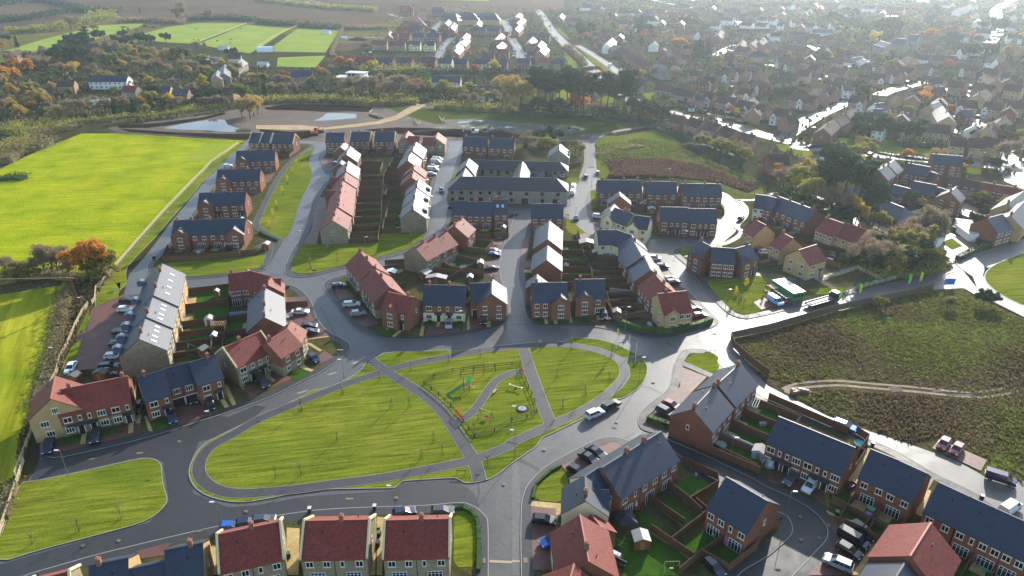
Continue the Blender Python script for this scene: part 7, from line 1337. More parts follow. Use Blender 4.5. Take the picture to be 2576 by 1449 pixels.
# ================================================================ STREET FURNITURE
def lamp(k, x, y, x2, h, label):
    g = G(k, x, y); t = thing('street_lamp', label, 'street lamp', (g.x, g.y, .15)); mb = MB(); mb.tube((0, 0, 0), (0, 0, 1.2), .09, .09, 8); mb.tube((0, 0, 1.2), (0, 0, h), .055, .045, 8); mb.put('pole', M_metal, t)
    s = 1 if x2 > 0 else -1; mb = MB(); mb.tube((0, 0, h), (s*.35, 0, h+.05), .04, .04, 6); mb.box(s*.25 if s > 0 else -1.0, s*1.0 if s > 0 else -.25, -.15, .15, h, h+.1); mb.put('lantern', simple('lamp head', 'b8bcc0', .4, .5), t)
for a in [('t03', 690, 445, -1, 5.9, 'lamp standing on the small west green'), ('t03', 2232, 980, -1, 5.9, 'lamp behind the left red-roofed pair'), ('t13', 1397, 810, -1, 5.9, 'lamp between the two right red-roofed pairs'), ('t12', 888, 925, -1, 5.3, 'lamp beside the diagonal footpath junction'), ('t03', 2165, 40, -1, 5.9, 'lamp at the west tip of the central green'), ('t02', 595, 790, -1, 5.0, 'lamp in the scrub beside the rail fence'), ('t02', 865, 270, -1, 5.0, 'lamp beside the red yard'),
          ('t23', 2190, 300, 1, 5.6, 'lamp beside the blue-grey garden fence'), ('t33', 185, 838, 1, 5.2, 'lamp in the dark cul-de-sac'), ('t22', 1137, 418, 1, 6.4, 'lamp at the clipped hedge corner'), ('t22', 1275, 970, 1, 7, 'thin lamp on the right side of the central green'), ('t22', 2145, 215, 1, 5.9, 'lamp on the small public lawn'), ('t21', 1725, 1030, 1, 5.2, 'lamp on the inside of the crescent'), ('t21', 640, 780, 1, 5.6, 'lamp by the dark saloon on the bright street'), ('t21', 797, 445, -1, 5.6, 'lamp beside the left navy terrace'),
          ('t11', 1107, 1090, 1, 5.2, 'lamp on the curved lawn'), ('t11', 440, 1025, 1, 5.2, 'lamp at the foot of the long red terrace'), ('t12', 2093, 440, -1, 5.9, 'lamp outside the cream-fronted pair'), ('t01', 1740, 830, -1, 5.2, 'lamp beside the meadow road'), ('t01', 2080, 400, -1, 5.2, 'lamp further up the meadow road'), ('t23', 30, 260, -1, 6.5, 'slim lamp at the lower tip of the central green'), ('t31', 2115, 270, 1, 8, 'tall lamp by the main road junction'), ('b', 1080, 1270, 1, 6, 'lamp in front of the long barn'), ('t20', 820, 560, 1, 8, 'tall lamp on the straight lane verge'), ('t12', 825, 120, -1, 5, 'lamp beside the left red row drive'), ('t21', 1590, 370, -1, 5, 'lamp behind the left navy terraces'), ('t22', -10, 1440, 1, 6, 'lamp on the lower green path')]: lamp(*a)
for i, (x, y, y2, cl, lb) in enumerate([(1050, 622, 445, 'b4a41c', 'flagpole with a yellow-green flag, leftmost of three'), (1167, 692, 505, 'c8bc60', 'middle flagpole of three with a furled pale flag'), (1237, 770, 575, 'c8bc60', 'right flagpole of three with a furled pale flag')]):
    g = G('t22', x, y); t = thing('flagpole', lb, 'flagpole', (g.x, g.y, .1)); mb = MB(); mb.tube((0, 0, 0), (0, 0, 6), .06, .04, 8); mb.put('pole', M_white, t)
    mb = MB(); w = .7 if i == 0 else .25; pp = [(0, 0, 5.9), (.1, 0, 5.9), (w*.7, .06, 5.0), (w, .1, 4.0), (0, 0, 3.9)]; mb.poly(pp); mb.poly([(p[0], p[1]+.02, p[2]) for p in pp][::-1]); mb.put('flag', simple('flag %d' % i, cl, .7), t)
GRF = simple('banner green', '2c9a48', .7)
for i, (x, y, cl) in enumerate([(905, 1445, 0), (985, 1430, 0), (1065, 1410, 0), (1240, 1370, 0), (1312, 1345, 0), (1390, 1325, 0), (1465, 1305, 0), (1540, 1285, 0)]):
    g = G('t31', x, y); o = thing('banner', 'green banner tied to the main road fence', 'banner', (g.x, g.y, .15), rad(22), 'green banners along the main road fence'); mb = MB(); mb.box(-.9, .9, -.12, -.09, .35, 1.3); mb.put('cloth', GRF, o)
for i, (k, x, y, h, cl) in enumerate([('t32', 900, 95, 4.2, 'a8c43c'), ('t31', 1510, 1420, 4.2, 'a8c43c'), ('t31', 1395, 1445, 4.2, '6cb848'), ('t32', 700, 150, 4.2, 'a8c43c'), ('t31', 1640, 1250, 5, '2c9a48')]):
    g = G(k, x, y); t = thing('feather_flag', ['lime feather flag by the main road', 'lime feather flag nearest the junction', 'green feather flag on the main road kerb', 'lime feather flag in front of the lorry cab', 'tall green flag at the end of the bannered fence'][i], 'flag', (g.x, g.y, .15)); mb = MB(); mb.tube((0, 0, 0), (0, 0, h), .04, .02, 6); mb.put('pole', M_metal, t)
    mb = MB(); q = [(0, 0, h), (.5, 0, h-.15), (.85, .1, h-.7), (.8, .1, 1.2), (0, 0, 1.0)]; mb.poly(q); mb.poly([(p[0], p[1]+.02, p[2]) for p in q][::-1]); mb.put('cloth', simple('flag cloth '+cl, cl, .7), t)
def sign(k, x, y, w, h, z, cl, label, name='sign_board', rz=0, legs=2, text=None):
    g = G(k, x, y); t = thing(name, label, 'sign', (g.x, g.y, .12), rz); mb = MB(); mb.box(-w/2, w/2, -.03, .03, z, z+h); mb.put('board', simple('board '+cl, cl, .5), t); mb = MB()
    for s in ((-1, 1) if legs == 2 else (0,)): mb.box(s*w*.4-.04, s*w*.4+.04, .03, .1, 0, z+h*.9)
    mb.put('posts', M_black, t)
for a in [('t12', 850, 650, 1.4, .3, .5, 'c8c8c0', 'white street name plate on the road corner by the yellow shrub'), ('t12', 1145, 790, 1.5, .12, .9, '151515', 'low black rail frame at the diagonal path end'), ('t12', 820, 535, 1.0, .12, .9, '151515', 'low black rail frame above the yellow shrub'), ('t13', 2065, 430, 1.9, .14, .8, '1c241c', 'low black rail frame near the lower path crossing'), ('t13', 2035, 770, 1.9, .14, .8, '151515', 'low black rail frame at the corner hedge'),
          ('t22', 1095, 585, 1.4, .14, .8, '151515', 'low black rail frame between the flagpoles'), ('t22', 2020, 660, 1.6, .14, .8, '151515', 'low black rail frame on the bright green triangle'), ('t11', 590, 1300, 1.3, .3, .6, '202020', 'dark street name plate on the curved lawn corner'), ('t11', 70, 1240, 1.3, .3, .6, 'a8b838', 'pale street name plate opposite the bent red house'), ('t02', 1165, 30, 1.8, .5, .5, 'a8b890', 'pale board beside the red yard lawn'), ('t31', 1815, 1445, 3.0, 2.0, .8, '2c6ab0', 'blue board on legs at the junction'), ('t21', 555, 735, 1.2, .3, .6, '3c6a3c', 'small green plate by the bright street bend')]: sign(*a)
# playground
def place(k, x, y): g = G(k, x, y); return (g.x, g.y, .18)
t = thing('slide_tower', 'green slide tower with leaf-shaped roof in the play area', 'slide', place('e', 1340, 880), rad(8)); mb = MB()
for x, y in ((-.6, -.6), (.6, -.6), (.6, .6), (-.6, .6)): mb.tube((x, y, 0), (x, y, 3.0), .07, .07, 6)
mb.box(-.65, .65, -.65, .65, 1.45, 1.55); mb.put('tower', M_woodg, t); gn = simple('slide green', '15925a', .35, .5); mb = MB(); M = Matrix.Rotation(rad(200), 4, 'Z')
for i in range(8):
    a = Vector((.6+i*.5, 0, 1.5-i*.19)); b = a+Vector((.5, 0, -.19))
    for y0, y1, z in ((-.35, .35, 0), (-.4, -.34, .25), (.34, .4, .25)): mb.poly([M @ (a+Vector((0, y0, 0))), M @ (b+Vector((0, y0, 0))), M @ (b+Vector((0, y1, z))), M @ (a+Vector((0, y1, z)))])
mb.put('slide', gn, t); mb = MB(); mb.poly([(-.2, -.8, 2.5), (.9, -.9, 2.7), (1.1, .5, 3.4), (.2, .9, 3.1)]); mb.poly([(-.2, -.8, 2.45), (.2, .9, 3.05), (1.1, .5, 3.35), (.9, -.9, 2.65)]); mb.put('leaf_roof', simple('leaf green', '24c03c', .4, .5), t)
mb = MB()
for i in range(5): mb.tube((.7+i*.25, -.4, 1.4-i*.28), (.7+i*.25, .4, 1.4-i*.28), .03, .03, 5)
mb.put('ladder', M_pale, t)
for k, x, y, h in [('e', 1232, 620, 2.4), ('e', 1475, 590, 2.6), ('e', 1690, 555, 2.8), ('e', 1922, 515, 2.2)]:
    mb = MB(); mb.tube((0, 0, 0), (0, 0, h), .09, .09, 6); o = mb.put('timber_post', M_woodg); o.location = place(k, x, y); tag(o, 'dark upright play post behind the slide', 'post', 'play posts behind the slide')
g1 = Vector(place('e', 1475, 590)); g2 = Vector(place('e', 1690, 555)); mb = MB(); mb.tube(g1+Vector((0, 0, 2.5)), g2+Vector((0, 0, 2.7)), .06, .06, 6)
for i in range(1, 8): q = g1.lerp(g2, i/8); mb.tube(q+Vector((0, 0, .8)), q+Vector((0, 0, 2.55)), .02, .02, 3)
o = mb.put('climbing_net', M_woodg); tag(o, 'climbing bar with hanging net behind the slide', 'climbing frame')
t = thing('roundabout', 'pale grey spinning disc roundabout in the play area', 'roundabout', place('e', 2460, 1270)); mb = MB(); mb.lathe([(0, .28), (.9, .25), (.95, .12), (.3, .05), (.2, 0)], 20); mb.put('disc', simple('disc grey', '8c9094', .8, .3), t); mb = MB(); mb.tube((0, 0, .2), (0, 0, 1.0), .06, .06, 8); mb.tube((0, 0, 1.0), (.5, 0, .6), .03, .03, 5); mb.put('handle', M_metal, t)
mb = MB(); mb.lathe([(0, .0), (1.5, .0), (1.5, -.1)], 24); o = mb.put('safety_surface', G_plot); o.location = place('e', 2460, 1270); o.location.z = .195; o['kind'] = 'structure'
t = thing('seesaw', 'pale springy seesaw beam in the play area', 'seesaw', place('e', 2330, 860), rad(-28)); mb = MB(); mb.box(-1.6, 1.6, -.1, .1, .55, .72); mb.put('beam', simple('beam cream', 'b4b080', .5), t)
for x in (-1.5, 1.5): mb = MB(); mb.lathe([(.22, .55), (.22, .8), (0, .85)], 8); mb.put('seat', M_white, t, TM(x, 0)); 
mb = MB(); mb.tube((0, 0, 0), (0, 0, .55), .2, .14, 8); mb.put('spring', M_black, t)
t = thing('basket_swing', 'basket swing on tall slanted legs near the orange gate', 'swing', place('t12', 2310, 1330), rad(-28)); mb = MB()
for s in (-1, 1):
    for y in (-.9, .9): mb.tube((s*1.5, y, 0), (s*1.35, 0, 2.4), .06, .06, 6)
mb.put('legs', M_woodg, t); mb = MB(); mb.tube((-1.45, 0, 2.4), (1.45, 0, 2.4), .09, .09, 8); mb.put('crossbar', simple('beam cream', 'b4b080', .5), t); mb = MB(); mb.lathe([(0, .45), (.5, .48), (.6, .58), (.6, .5), (.4, .4)], 14); mb.put('basket', simple('basket red', '6a241c', .7), t)
mb = MB()
for x in (-.5, .5): mb.tube((x, 0, .55), (x*.9, 0, 2.35), .02, .02, 4)
mb.put('chains', M_metal, t)
def gate(k, x1, y1, x2, y2, lb, hw=1.3):
    a = Vector(place(k, x1, y1)); b = Vector(place(k, x2, y2)); d = b-a; t = thing('play_gate', lb, 'gate', a, math.atan2(d.y, d.x)); L = d.length; mb = MB(); og = simple('gate orange', 'c4481c', .5)
    for z in (.15, hw-.1): mb.box(0, L, -.03, .03, z, z+.08)
    n = int(L/.12)
    for i in range(n+1): mb.box(L*i/n-.015, L*i/n+.015, -.015, .015, .15, hw)
    mb.put('bars', og, t); mb = MB(); mb.box(-.06, .06, -.06, .06, 0, hw+.1); mb.box(L-.06, L+.06, -.06, .06, 0, hw+.1); mb.put('posts', og, t)
gate('t12', 2015, 1275, 2085, 1350, 'orange railing gate where the curved path enters the play area'); gate('t22', 88, 830, 110, 880, 'orange railing gate on the right side of the play area')
rail_fence('t12 1690,975 1790,905 1980,850 2200,820 2400,800 t22 0,780 85,765 90,830', 'thin dark bow-top fence along the top of the play area', M_black, h=1.0, step=2.5, rails=2, name='play_fence'); rail_fence('t12 1690,975 1840,1090 1960,1200 2015,1275', 'thin dark fence down the left of the play area', M_black, h=1.0, step=2.5, rails=2, name='play_fence')
rail_fence('t12 2085,1360 2140,1430 t13 2200,60 2400,0 t22 0,1345 150,1310 250,1260 230,1150 110,880', 'thin dark fence round the lower play area', M_black, h=1.0, step=2.5, rails=2, name='play_fence')
t = thing('bench', 'small wooden bench beside the curved play path', 'bench', place('e', 1910, 935), rad(65)); mb = MB(); mb.box(-.8, .8, -.2, .2, .42, .48); mb.put('seat', simple('bench wood', 'b08a5c', .7), t)
for s in (-1, 1): mb = MB(); mb.box(-.06, .06, -.18, .18, 0, .42); mb.put('leg', M_metal, t, TM(s*.6, 0))
# garden things
def shed(k, x, y, rz, w, d, lb, wall=None, roof=None, name='garden_shed'):
    g = G(k, x, y); t = thing(name, lb, 'shed', (g.x, g.y, .18), rz); wall = wall or simple('shed boards', '6e4a2c', .85, .2, var=.2, scale=3); roof = roof or simple('felt roof', '5c5c58', .8)
    mb = MB(); x0, x1, y0, y1 = -w/2, w/2, -d/2, d/2; mb.box(x0, x1, y0, y1, 0, 1.9)
    for yy in (y0, y1): mb.poly([(x0, yy, 1.9), (x1, yy, 1.9), (0, yy, 2.4)])
    mb.put('wall', wall, t); mb = MB()
    for s in (-1, 1):
        q = [(s*(w/2+.12), y0-.1, 1.85), (s*(w/2+.12), y1+.1, 1.85), (0, y1+.1, 2.46), (0, y0-.1, 2.46)]; mb.poly([(p[0], p[1], p[2]+.05) for p in q]); mb.poly(q)
    mb.put('roof', roof, t); mb = MB(); mb.box(-.4, .4, y0-.03, y0, .05, 1.75); mb.put('door', simple('shed door', '8a5e38', .8), t)
fl = simple('blue-grey paint', '7c98a8', .6); wr = simple('pale shed roof', '9a9890', .6)
for a in [('t23', 1290, 1140, rad(4), 2.6, 2.4, 'wooden shed with pale ribbed roof on the big dark lawn', None, wr), ('t23', 2480, 260, rad(-32), 2.4, 2.4, 'pale blue playhouse shed with grey roof', fl, wr), ('t02', 2115, 370, rad(8), 1.9, 2.0, 'tall white-fronted shed in the long row gardens', M_white, wr), ('t02', 2165, 540, rad(5), 1.3, 1.6, 'narrow white-topped shed beyond the pergola', fl, simple('white shed roof', 'd0d4d6', .5)), ('t02', 2050, 680, rad(-20), 2, 2.2, 'dark shed near the small plastic slide', M_woodg, None),
          ('t02', 2190, 95, rad(5), 1.4, 1.4, 'little grey shed behind the bent red house', M_woodg, wr), ('t02', 1820, 470, rad(20), 1.2, 1.4, 'little buff shed in the third garden of the long row', M_pale, None), ('t02', 770, 950, rad(-12), 2.4, 2.0, 'brown shed behind the red terrace, left', None, None), ('t02', 1030, 920, rad(-5), 3, 1.8, 'flat brown shed behind the red terrace, right', None, None), ('t11', 2260, 1250, rad(0), 1.8, 2.2, 'red-brown shed with bright roof by the second street', None, simple('white shed roof', 'd0d4d6', .5)),
          ('t11', 1365, 1345, rad(-8), 3, 2.4, 'shed with blazing white roof behind the red row', M_woodg, simple('white shed roof', 'd0d4d6', .5)), ('t11', 1700, 1350, rad(-30), 3, 3, 'grey-roofed shed in the corner garden', M_woodg, wr), ('t11', 1820, 1400, rad(-5), 6, 2.4, 'long pale roofed store behind the navy pairs', M_woodg, wr), ('t21', 745, 1040, rad(0), 4.6, 3.2, 'timber garden bar with pale flat roof', None, wr), ('t21', 860, 1140, rad(0), 3.4, 2, 'low grey shed beside the cream house garden', M_woodg, wr), ('t21', 1400, 700, rad(0), 2.6, 2.2, 'pale-topped shed behind the crescent row', M_woodg, wr), ('t21', 1310, 650, rad(0), 2, 1.8, 'small shed behind the left navy terrace', M_woodg, wr), ('t21', 1350, 625, rad(0), 2, 1.8, 'small shed between the navy terraces', M_woodg, wr), ('t22', 1050, 300, rad(-5), 2, 2, 'small red-brown shed inside the hedge corner', None, wr), ('t11', 2155, 1395, rad(0), 1.6, 1.8, 'small white-roofed shed above the navy pair', M_woodg, simple('white shed roof', 'd0d4d6', .5)), ('t11', 2490, 890, rad(-10), 1.6, 1.8, 'small pale shed beyond the stone-ended pair', M_woodg, wr), ('t11', 110, 1060, rad(-5), 2.2, 2.4, 'grey-roofed shed beside the tree strip end', None, wr)]: shed(*a)
# blue-grey fences, pergola, gazebo, parasol, tables, trampoline
for s, m, lb in [('t23 2080,60 2440,220', fl, 'pale blue-grey painted garden fence'), ('t02 2320,310 2500,300', fl, 'grey rendered garden wall with pale top'), ('t22 980,60 1280,90', simple('grey fence', '8a8e88', .7), 'pale grey fence of the walled garden by the red-topped row')]:
    p = pts('D', s); a = Vector((*p[0], .16)); b = Vector((*p[1], .16)); o = fence_mesh((b-a).length, 1.8).put('painted_fence', m); o.location = a; o.rotation_euler = (0, 0, math.atan2(b.y-a.y, b.x-a.x)); tag(o, lb, 'fence')
def pergola(k, x, y, rz, w, d, m, lb):
    g = G(k, x, y); t = thing('pergola', lb, 'pergola', (g.x, g.y, .18), rz); mb = MB()
    for i in range(7): mb.box(-w/2+w*i/6-.04, -w/2+w*i/6+.04, -d/2, d/2, 2.3, 2.42)
    mb.box(-w/2, w/2, -d/2, -d/2+.08, 2.2, 2.3); mb.box(-w/2, w/2, d/2-.08, d/2, 2.2, 2.3); mb.put('roof_slats', m, t)
    for sx in (-1, 1):
        for sy in (-1, 1): mb = MB(); mb.box(-.06, .06, -.06, .06, 0, 2.2); mb.put('post', m, t, TM(sx*(w/2-.1), sy*(d/2-.1)))
pergola('t02', 2215, 440, rad(5), 3.4, 2.2, simple('pergola pine', 'a8845c', .8), 'open pine pergola between two gardens'); pergola('t01', 2350, 1060, rad(2), 4.4, 2.8, M_white, 'white pergola at the end of the lowest slate terrace'); pergola('t22', 2390, 1240, rad(-30), 3.0, 3.2, simple('pergola grey', '9aa0a4', .6), 'pale metal pergola behind the slate pairs'); pergola('t31', 590, 990, rad(-20), 3.2, 3, M_white, 'white glazed lean-to on the buff terrace')
g = G('t23', 1130, 960); t = thing('gazebo', 'dark pointed fabric gazebo between the houses', 'gazebo', (g.x, g.y, .18), rad(10)); mb = MB()
for i in range(4):
    a0, a1 = i*math.pi/2+.78, (i+1)*math.pi/2+.78; mb.poly([(2.4*math.cos(a0), 2.4*math.sin(a0), 2.0), (2.4*math.cos(a1), 2.4*math.sin(a1), 2.0), (0, 0, 3.0)])
mb.put('canopy', simple('gazebo cloth', '1c2028', .8), t)
for i in range(4): a0 = i*math.pi/2+.78; mb = MB(); mb.tube((0, 0, 0), (0, 0, 2.0), .04, .04, 6); mb.put('post', M_black, t, TM(2.35*math.cos(a0), 2.35*math.sin(a0)))
def parasol(k, x, y, cl, lb, shut=False, h=2.3):
    g = G(k, x, y); t = thing('parasol', lb, 'parasol', (g.x, g.y, .2)); mb = MB(); mb.tube((0, 0, 0), (0, 0, h), .03, .03, 6); mb.put('pole', M_metal, t); mb = MB(); mb.lathe([(.22, h*.4), (.16, h*.7), (0, h)] if shut else [(1.2, h-.35), (.6, h-.15), (0, h)], 10); mb.put('canopy', simple('parasol '+cl, cl, .7), t)
parasol('t23', 1245, 790, 'c4beb0', 'closed cream parasol on the long terrace patio', True); parasol('t23', 1635, 470, '2428a8', 'closed blue parasol beside the last french doors', True)
def table(k, x, y, cl, lb, r=.6, n=4):
    g = G(k, x, y); t = thing('garden_table', lb, 'table', (g.x, g.y, .2)); m = simple('furniture '+cl, cl, .5); mb = MB(); mb.lathe([(0, .72), (r, .72), (r, .68), (0, .68)], 14); mb.put('tabletop', m, t); mb = MB(); mb.tube((0, 0, 0), (0, 0, .7), .05, .04, 6); mb.put('leg', m, t)
    for i in range(n):
        a = i*6.28/n+.4; cg = g+Vector((math.cos(a)*(r+.5), math.sin(a)*(r+.5), 0)); c = thing('garden_chair', 'chair drawn up to the '+lb, 'chair', (cg.x, cg.y, .2), a-math.pi/2, 'chairs round the '+lb); mb = MB(); mb.box(-.22, .22, -.22, .22, .4, .45); mb.put('seat', m, c); mb = MB(); mb.box(-.22, .22, .2, .24, .45, .9); mb.put('backrest', m, c)
        for sx in (-1, 1):
            for sy in (-1, 1): mb = MB(); mb.box(-.02, .02, -.02, .02, 0, .4); mb.put('leg', m, c, TM(sx*.2, sy*.2))
table('t23', 2080, 1040, 'c8ccc8', 'white round table behind the cul-de-sac pair'); table('t23', 1250, 800, '6e4426', 'brown round table under the cream parasol', n=3)
table('t33', 890, 660, 'a01838', 'red plastic table on the second pair patio', .5, 2); table('t33', 2140, 1320, '8a5a9c', 'purple plastic table in the corner garden', .5, 2)
t = thing('trampoline', 'round blue-edged trampoline in the centre block', 'trampoline', G('t11', 2095, 1265)+Vector((0, 0, .18))); mb = MB(); mb.lathe([(1.5, .8), (1.3, .82)], 20); mb.put('pad', simple('pad blue', '1c3e7c', .6), t); mb = MB(); mb.lathe([(1.3, .8), (0, .78)], 20); mb.put('mat', M_black, t)
for i in range(6): a = i*1.047; mb = MB(); mb.tube((0, 0, 0), (0, 0, 1.9 if False else .8), .03, .03, 5); mb.put('leg', M_metal, t, TM(1.45*math.cos(a), 1.45*math.sin(a)))
g = G('t33', 10, 330); t = thing('garden_dome', 'clear garden dome tent beside the slate terrace of four', 'dome', (g.x, g.y, .18)); mb = MB(); mb.lathe([(1.5, 0), (1.45, .6), (1.1, 1.3), (.6, 1.75), (0, 1.9)], 12); mb.put('cover', simple('clear sheet', '8ea0a4', .15, .6), t)
def bin_(k, x, y, lid, lb):
    g = G(k, x, y); t = thing('wheelie_bin', lb, 'bin', (g.x, g.y, .2), rt.uniform(-.4, .4)); mb = MB(); mb.box(-.26, .26, -.32, .32, .1, 1.0, taper=1.12); mb.put('body', simple('bin black', '141618', .5), t); mb = MB(); mb.box(-.31, .31, -.38, .38, 1.0, 1.08); mb.put('lid', simple('lid '+lid, lid, .5), t); mb = MB(); mb.tube((-.25, .3, .1), (.25, .3, .1), .1, .1, 8); mb.put('wheel', M_rub, t)
for k, x, y, l, z in [('t33', 688, 850, '2c7a48', 'green-lidded bin on the tan path of the cul-de-sac'), ('t33', 2140, 690, '8fa890', 'pale-lidded bin at the lower service road kerb'), ('t33', 1045, 155, 'c0c4c0', 'white-lidded bin at the head of the second pair'), ('t13', 1242, 1060, '2c6a40', 'green-lidded bin between the two right stone pairs'), ('t13', 1232, 1160, '24364c', 'dark bin between the two right stone pairs'), ('t13', 335, 1270, '2c6a40', 'green-lidded bin between the two left stone pairs'), ('t13', 545, 815, 'c0b8b4', 'bin at the back of the middle stone pair'), ('t13', 1197, 790, 'c0b8b4', 'bin at the pavement behind the stone pairs'), ('t22', 985, 350, '141618', 'black bin at the start of the clipped hedge'), ('t01', 1552, 1165, '2c7a48', 'green bin at the head of the dark footway'), ('t11', 1420, 830, '141618', 'bin behind the last stone row house'), ('t31', 2500, 950, '2c6a40', 'green-lidded bin at the right main road corner'), ('t12', 1390, 0, '141618', 'bin behind the corner garden fence'), ('t21', 1400, 905, '141618', 'bin beside the cream crescent end'), ('t12', 1700, 370, 'c8ccc0', 'white waste sacks on the cream pair path')]: bin_(k, x, y, l, z)
# garden clutter
def clutter(kind, k, x, y, cl, lb):
    g = G(k, x, y); m = simple('clutter '+cl, cl, .6); mb = MB()
    if kind == 'barbecue': mb.lathe([(.12, 0), (.1, .6), (.32, .75), (.36, 1.0), (.2, 1.18), (0, 1.2)], 10)
    elif kind == 'planter': mb.lathe([(.2, 0), (.28, .35), (.28, .4)], 10); mb.v += []; [mb.tube((0, 0, .35), (.3*math.cos(i*1.3), .3*math.sin(i*1.3), .75), .05, .02, 4) for i in range(5)]
    elif kind == 'storage_box': mb.box(-.7, .7, -.35, .35, 0, .65); mb.box(-.74, .74, -.39, .39, .65, .74)
    elif kind == 'toy_house': mb.box(-.6, .6, -.5, .5, 0, 1.0); mb.poly([(-.7, -.6, 1.0), (.7, -.6, 1.0), (.7, 0, 1.5), (-.7, 0, 1.5)]); mb.poly([(-.7, .6, 1.0), (.7, .6, 1.0), (.7, 0, 1.5), (-.7, 0, 1.5)][::-1])
    elif kind == 'garden_sofa': mb.box(-1.1, 1.1, -.4, .4, .1, .42); mb.box(-1.1, 1.1, .3, .45, .42, .85); mb.box(-1.1, -.95, -.4, .3, .42, .62); mb.box(.95, 1.1, -.4, .3, .42, .62)
    elif kind == 'paddling_pool': mb.lathe([(1.0, 0), (1.05, .35), (.95, .36), (.9, .2), (0, .2)], 16)
    elif kind == 'toy_slide': mb.box(-.1, .1, -.25, .25, 0, 1.1); mb.poly([(.1, -.22, 1.05), (1.5, -.22, .1), (1.5, .22, .1), (.1, .22, 1.05)]); mb.poly([(.1, -.22, 1.0), (1.5, -.22, .05), (1.5, .22, .05), (.1, .22, 1.0)][::-1])
    elif kind == 'clothes_dryer':
        mb.tube((0, 0, 0), (0, 0, 1.8), .03, .03, 6)
        for i in range(4): mb.tube((0, 0, 1.5), (1.1*math.cos(i*1.57), 1.1*math.sin(i*1.57), 1.85), .02, .02, 4)
    elif kind == 'swing_frame':
        for s_ in (-1, 1): mb.tube((s_*1.2, -.7, 0), (s_*1.2, 0, 1.9), .05, .05, 5); mb.tube((s_*1.2, .7, 0), (s_*1.2, 0, 1.9), .05, .05, 5)
        mb.tube((-1.2, 0, 1.9), (1.2, 0, 1.9), .05, .05, 5); mb.box(-.3, .3, -.12, .12, .45, .5); mb.tube((-.25, 0, .5), (-.25, 0, 1.9), .015, .015, 3); mb.tube((.25, 0, .5), (.25, 0, 1.9), .015, .015, 3)
    o = mb.put(kind, m); o.location = (g.x, g.y, .2); o.rotation_euler = (0, 0, rt.uniform(-1, 1)); tag(o, lb, kind.replace('_', ' '))
for a in [('barbecue', 't23', 1455, 600, '15161a', 'black covered barbecue on the long terrace middle patio'), ('garden_sofa', 't23', 1080, 1340, '2c2f33', 'dark corner sofa beside the pink-roofed house'), ('storage_box', 't23', 1045, 1260, 'c8ccce', 'white-topped box above the dark corner sofa'), ('clothes_dryer', 't23', 1100, 1190, '7c9a80', 'thin line post on the big dark lawn'), ('swing_frame', 't23', 1600, 1400, 'a88c64', 'small wooden swing frame at the bottom of the dark lawn'), ('toy_house', 't23', 2165, 1130, 'c06a8c', 'pink toy house behind the cul-de-sac pair'), ('planter', 't23', 1800, 400, '6c7078', 'grey pot by the corner of the first terrace garden'), ('planter', 't23', 1850, 450, 'b8bcc0', 'white ornament against the first garden fence'), ('planter', 't23', 1340, 750, '8a8c80', 'stone pots beside the cream parasol patio'), ('planter', 't23', 1010, 780, '6c7078', 'grey pot beside the cream house wall'),
          ('storage_box', 't23', 2130, 75, '2c3036', 'dark storage box against the pale blue fence'), ('paddling_pool', 't23', 2105, 140, 'a8b0a4', 'round pale fire bowl on the blue-fenced patio'), ('paddling_pool', 't33', 1055, 780, '9ec4a4', 'pale green paddling pool behind the second pair'), ('toy_house', 't33', 1010, 885, 'b060a8', 'purple toy in the fence corner behind the second pair'), ('toy_slide', 't33', 2170, 1330, 'a87cc4', 'lilac toy slide in the corner terrace garden'), ('paddling_pool', 't33', 2200, 1385, '4cb48c', 'green-rimmed tray in the corner terrace garden'), ('paddling_pool', 't33', 920, 130, '58b0b0', 'turquoise covered pool at the end of the slate terrace of four'), ('barbecue', 't33', 1060, 700, '15161a', 'black barbecue between the second pair patios'), ('storage_box', 't33', 1190, 770, '22262a', 'dark box behind the second pair right half'), ('garden_sofa', 't33', 830, 560, '22262e', 'dark shelter sofa at the left side of the second pair'),
          ('toy_slide', 't02', 1900, 700, '2cb070', 'small green slide with red ladder behind the linked pair'), ('toy_house', 't02', 1810, 490, 'a83030', 'red toys in the fourth garden of the pale terrace'), ('garden_sofa', 't02', 2270, 330, '8088a0', 'covered blue-grey furniture beside the grey wall'), ('storage_box', 't02', 1830, 575, '20242a', 'dark box in the fifth garden of the pale terrace'), ('toy_slide', 't02', 1900, 605, 'c0c0c8', 'pale toy on the fifth garden lawn'), ('garden_sofa', 't12', 330, 300, 'b8b4a8', 'cream furniture beside the white saloon'), ('toy_slide', 't21', 850, 1240, 'd05030', 'red and orange toy slide in the crescent gardens'), ('toy_house', 't21', 550, 1245, 'c8b8c0', 'small white toy house in the side street gardens'), ('barbecue', 't22', 1410, 390, '24262a', 'dark bins beside the buff corner house'), ('storage_box', 't22', 1385, 385, 'a8aca8', 'pale box inside the clipped hedge'),
          ('garden_sofa', 't22', 1190, 290, '4c4c50', 'dark bench seat in the hedge corner garden'), ('planter', 't22', 1040, 150, 'c8cc70', 'pale yellow plant by the grey-fenced garden'), ('garden_sofa', 't22', 2490, 1330, '8c98a8', 'pale sun lounger behind the tan bay pair'), ('storage_box', 't22', 2520, 1390, '9a9c9c', 'grey roofed box behind the tan bay pair'), ('garden_sofa', 't01', 2310, 1080, '30343a', 'dark seating under the white pergola'), ('storage_box', 't01', 2000, 1110, 'b8c4c0', 'pale sandpit tray behind the lowest slate terrace'), ('barbecue', 't01', 1925, 1080, '505458', 'grey statue-like urn behind the lowest slate terrace'), ('planter', 't13', 1235, 1000, '2a4020', 'dark plant between the two right stone pairs'), ('storage_box', 't11', 2450, 970, '303438', 'dark boxes on the gravel beyond the stone-ended pair'), ('barbecue', 't11', 2370, 860, '15161a', 'dark store behind the two-skylight terrace')]: clutter(*a)
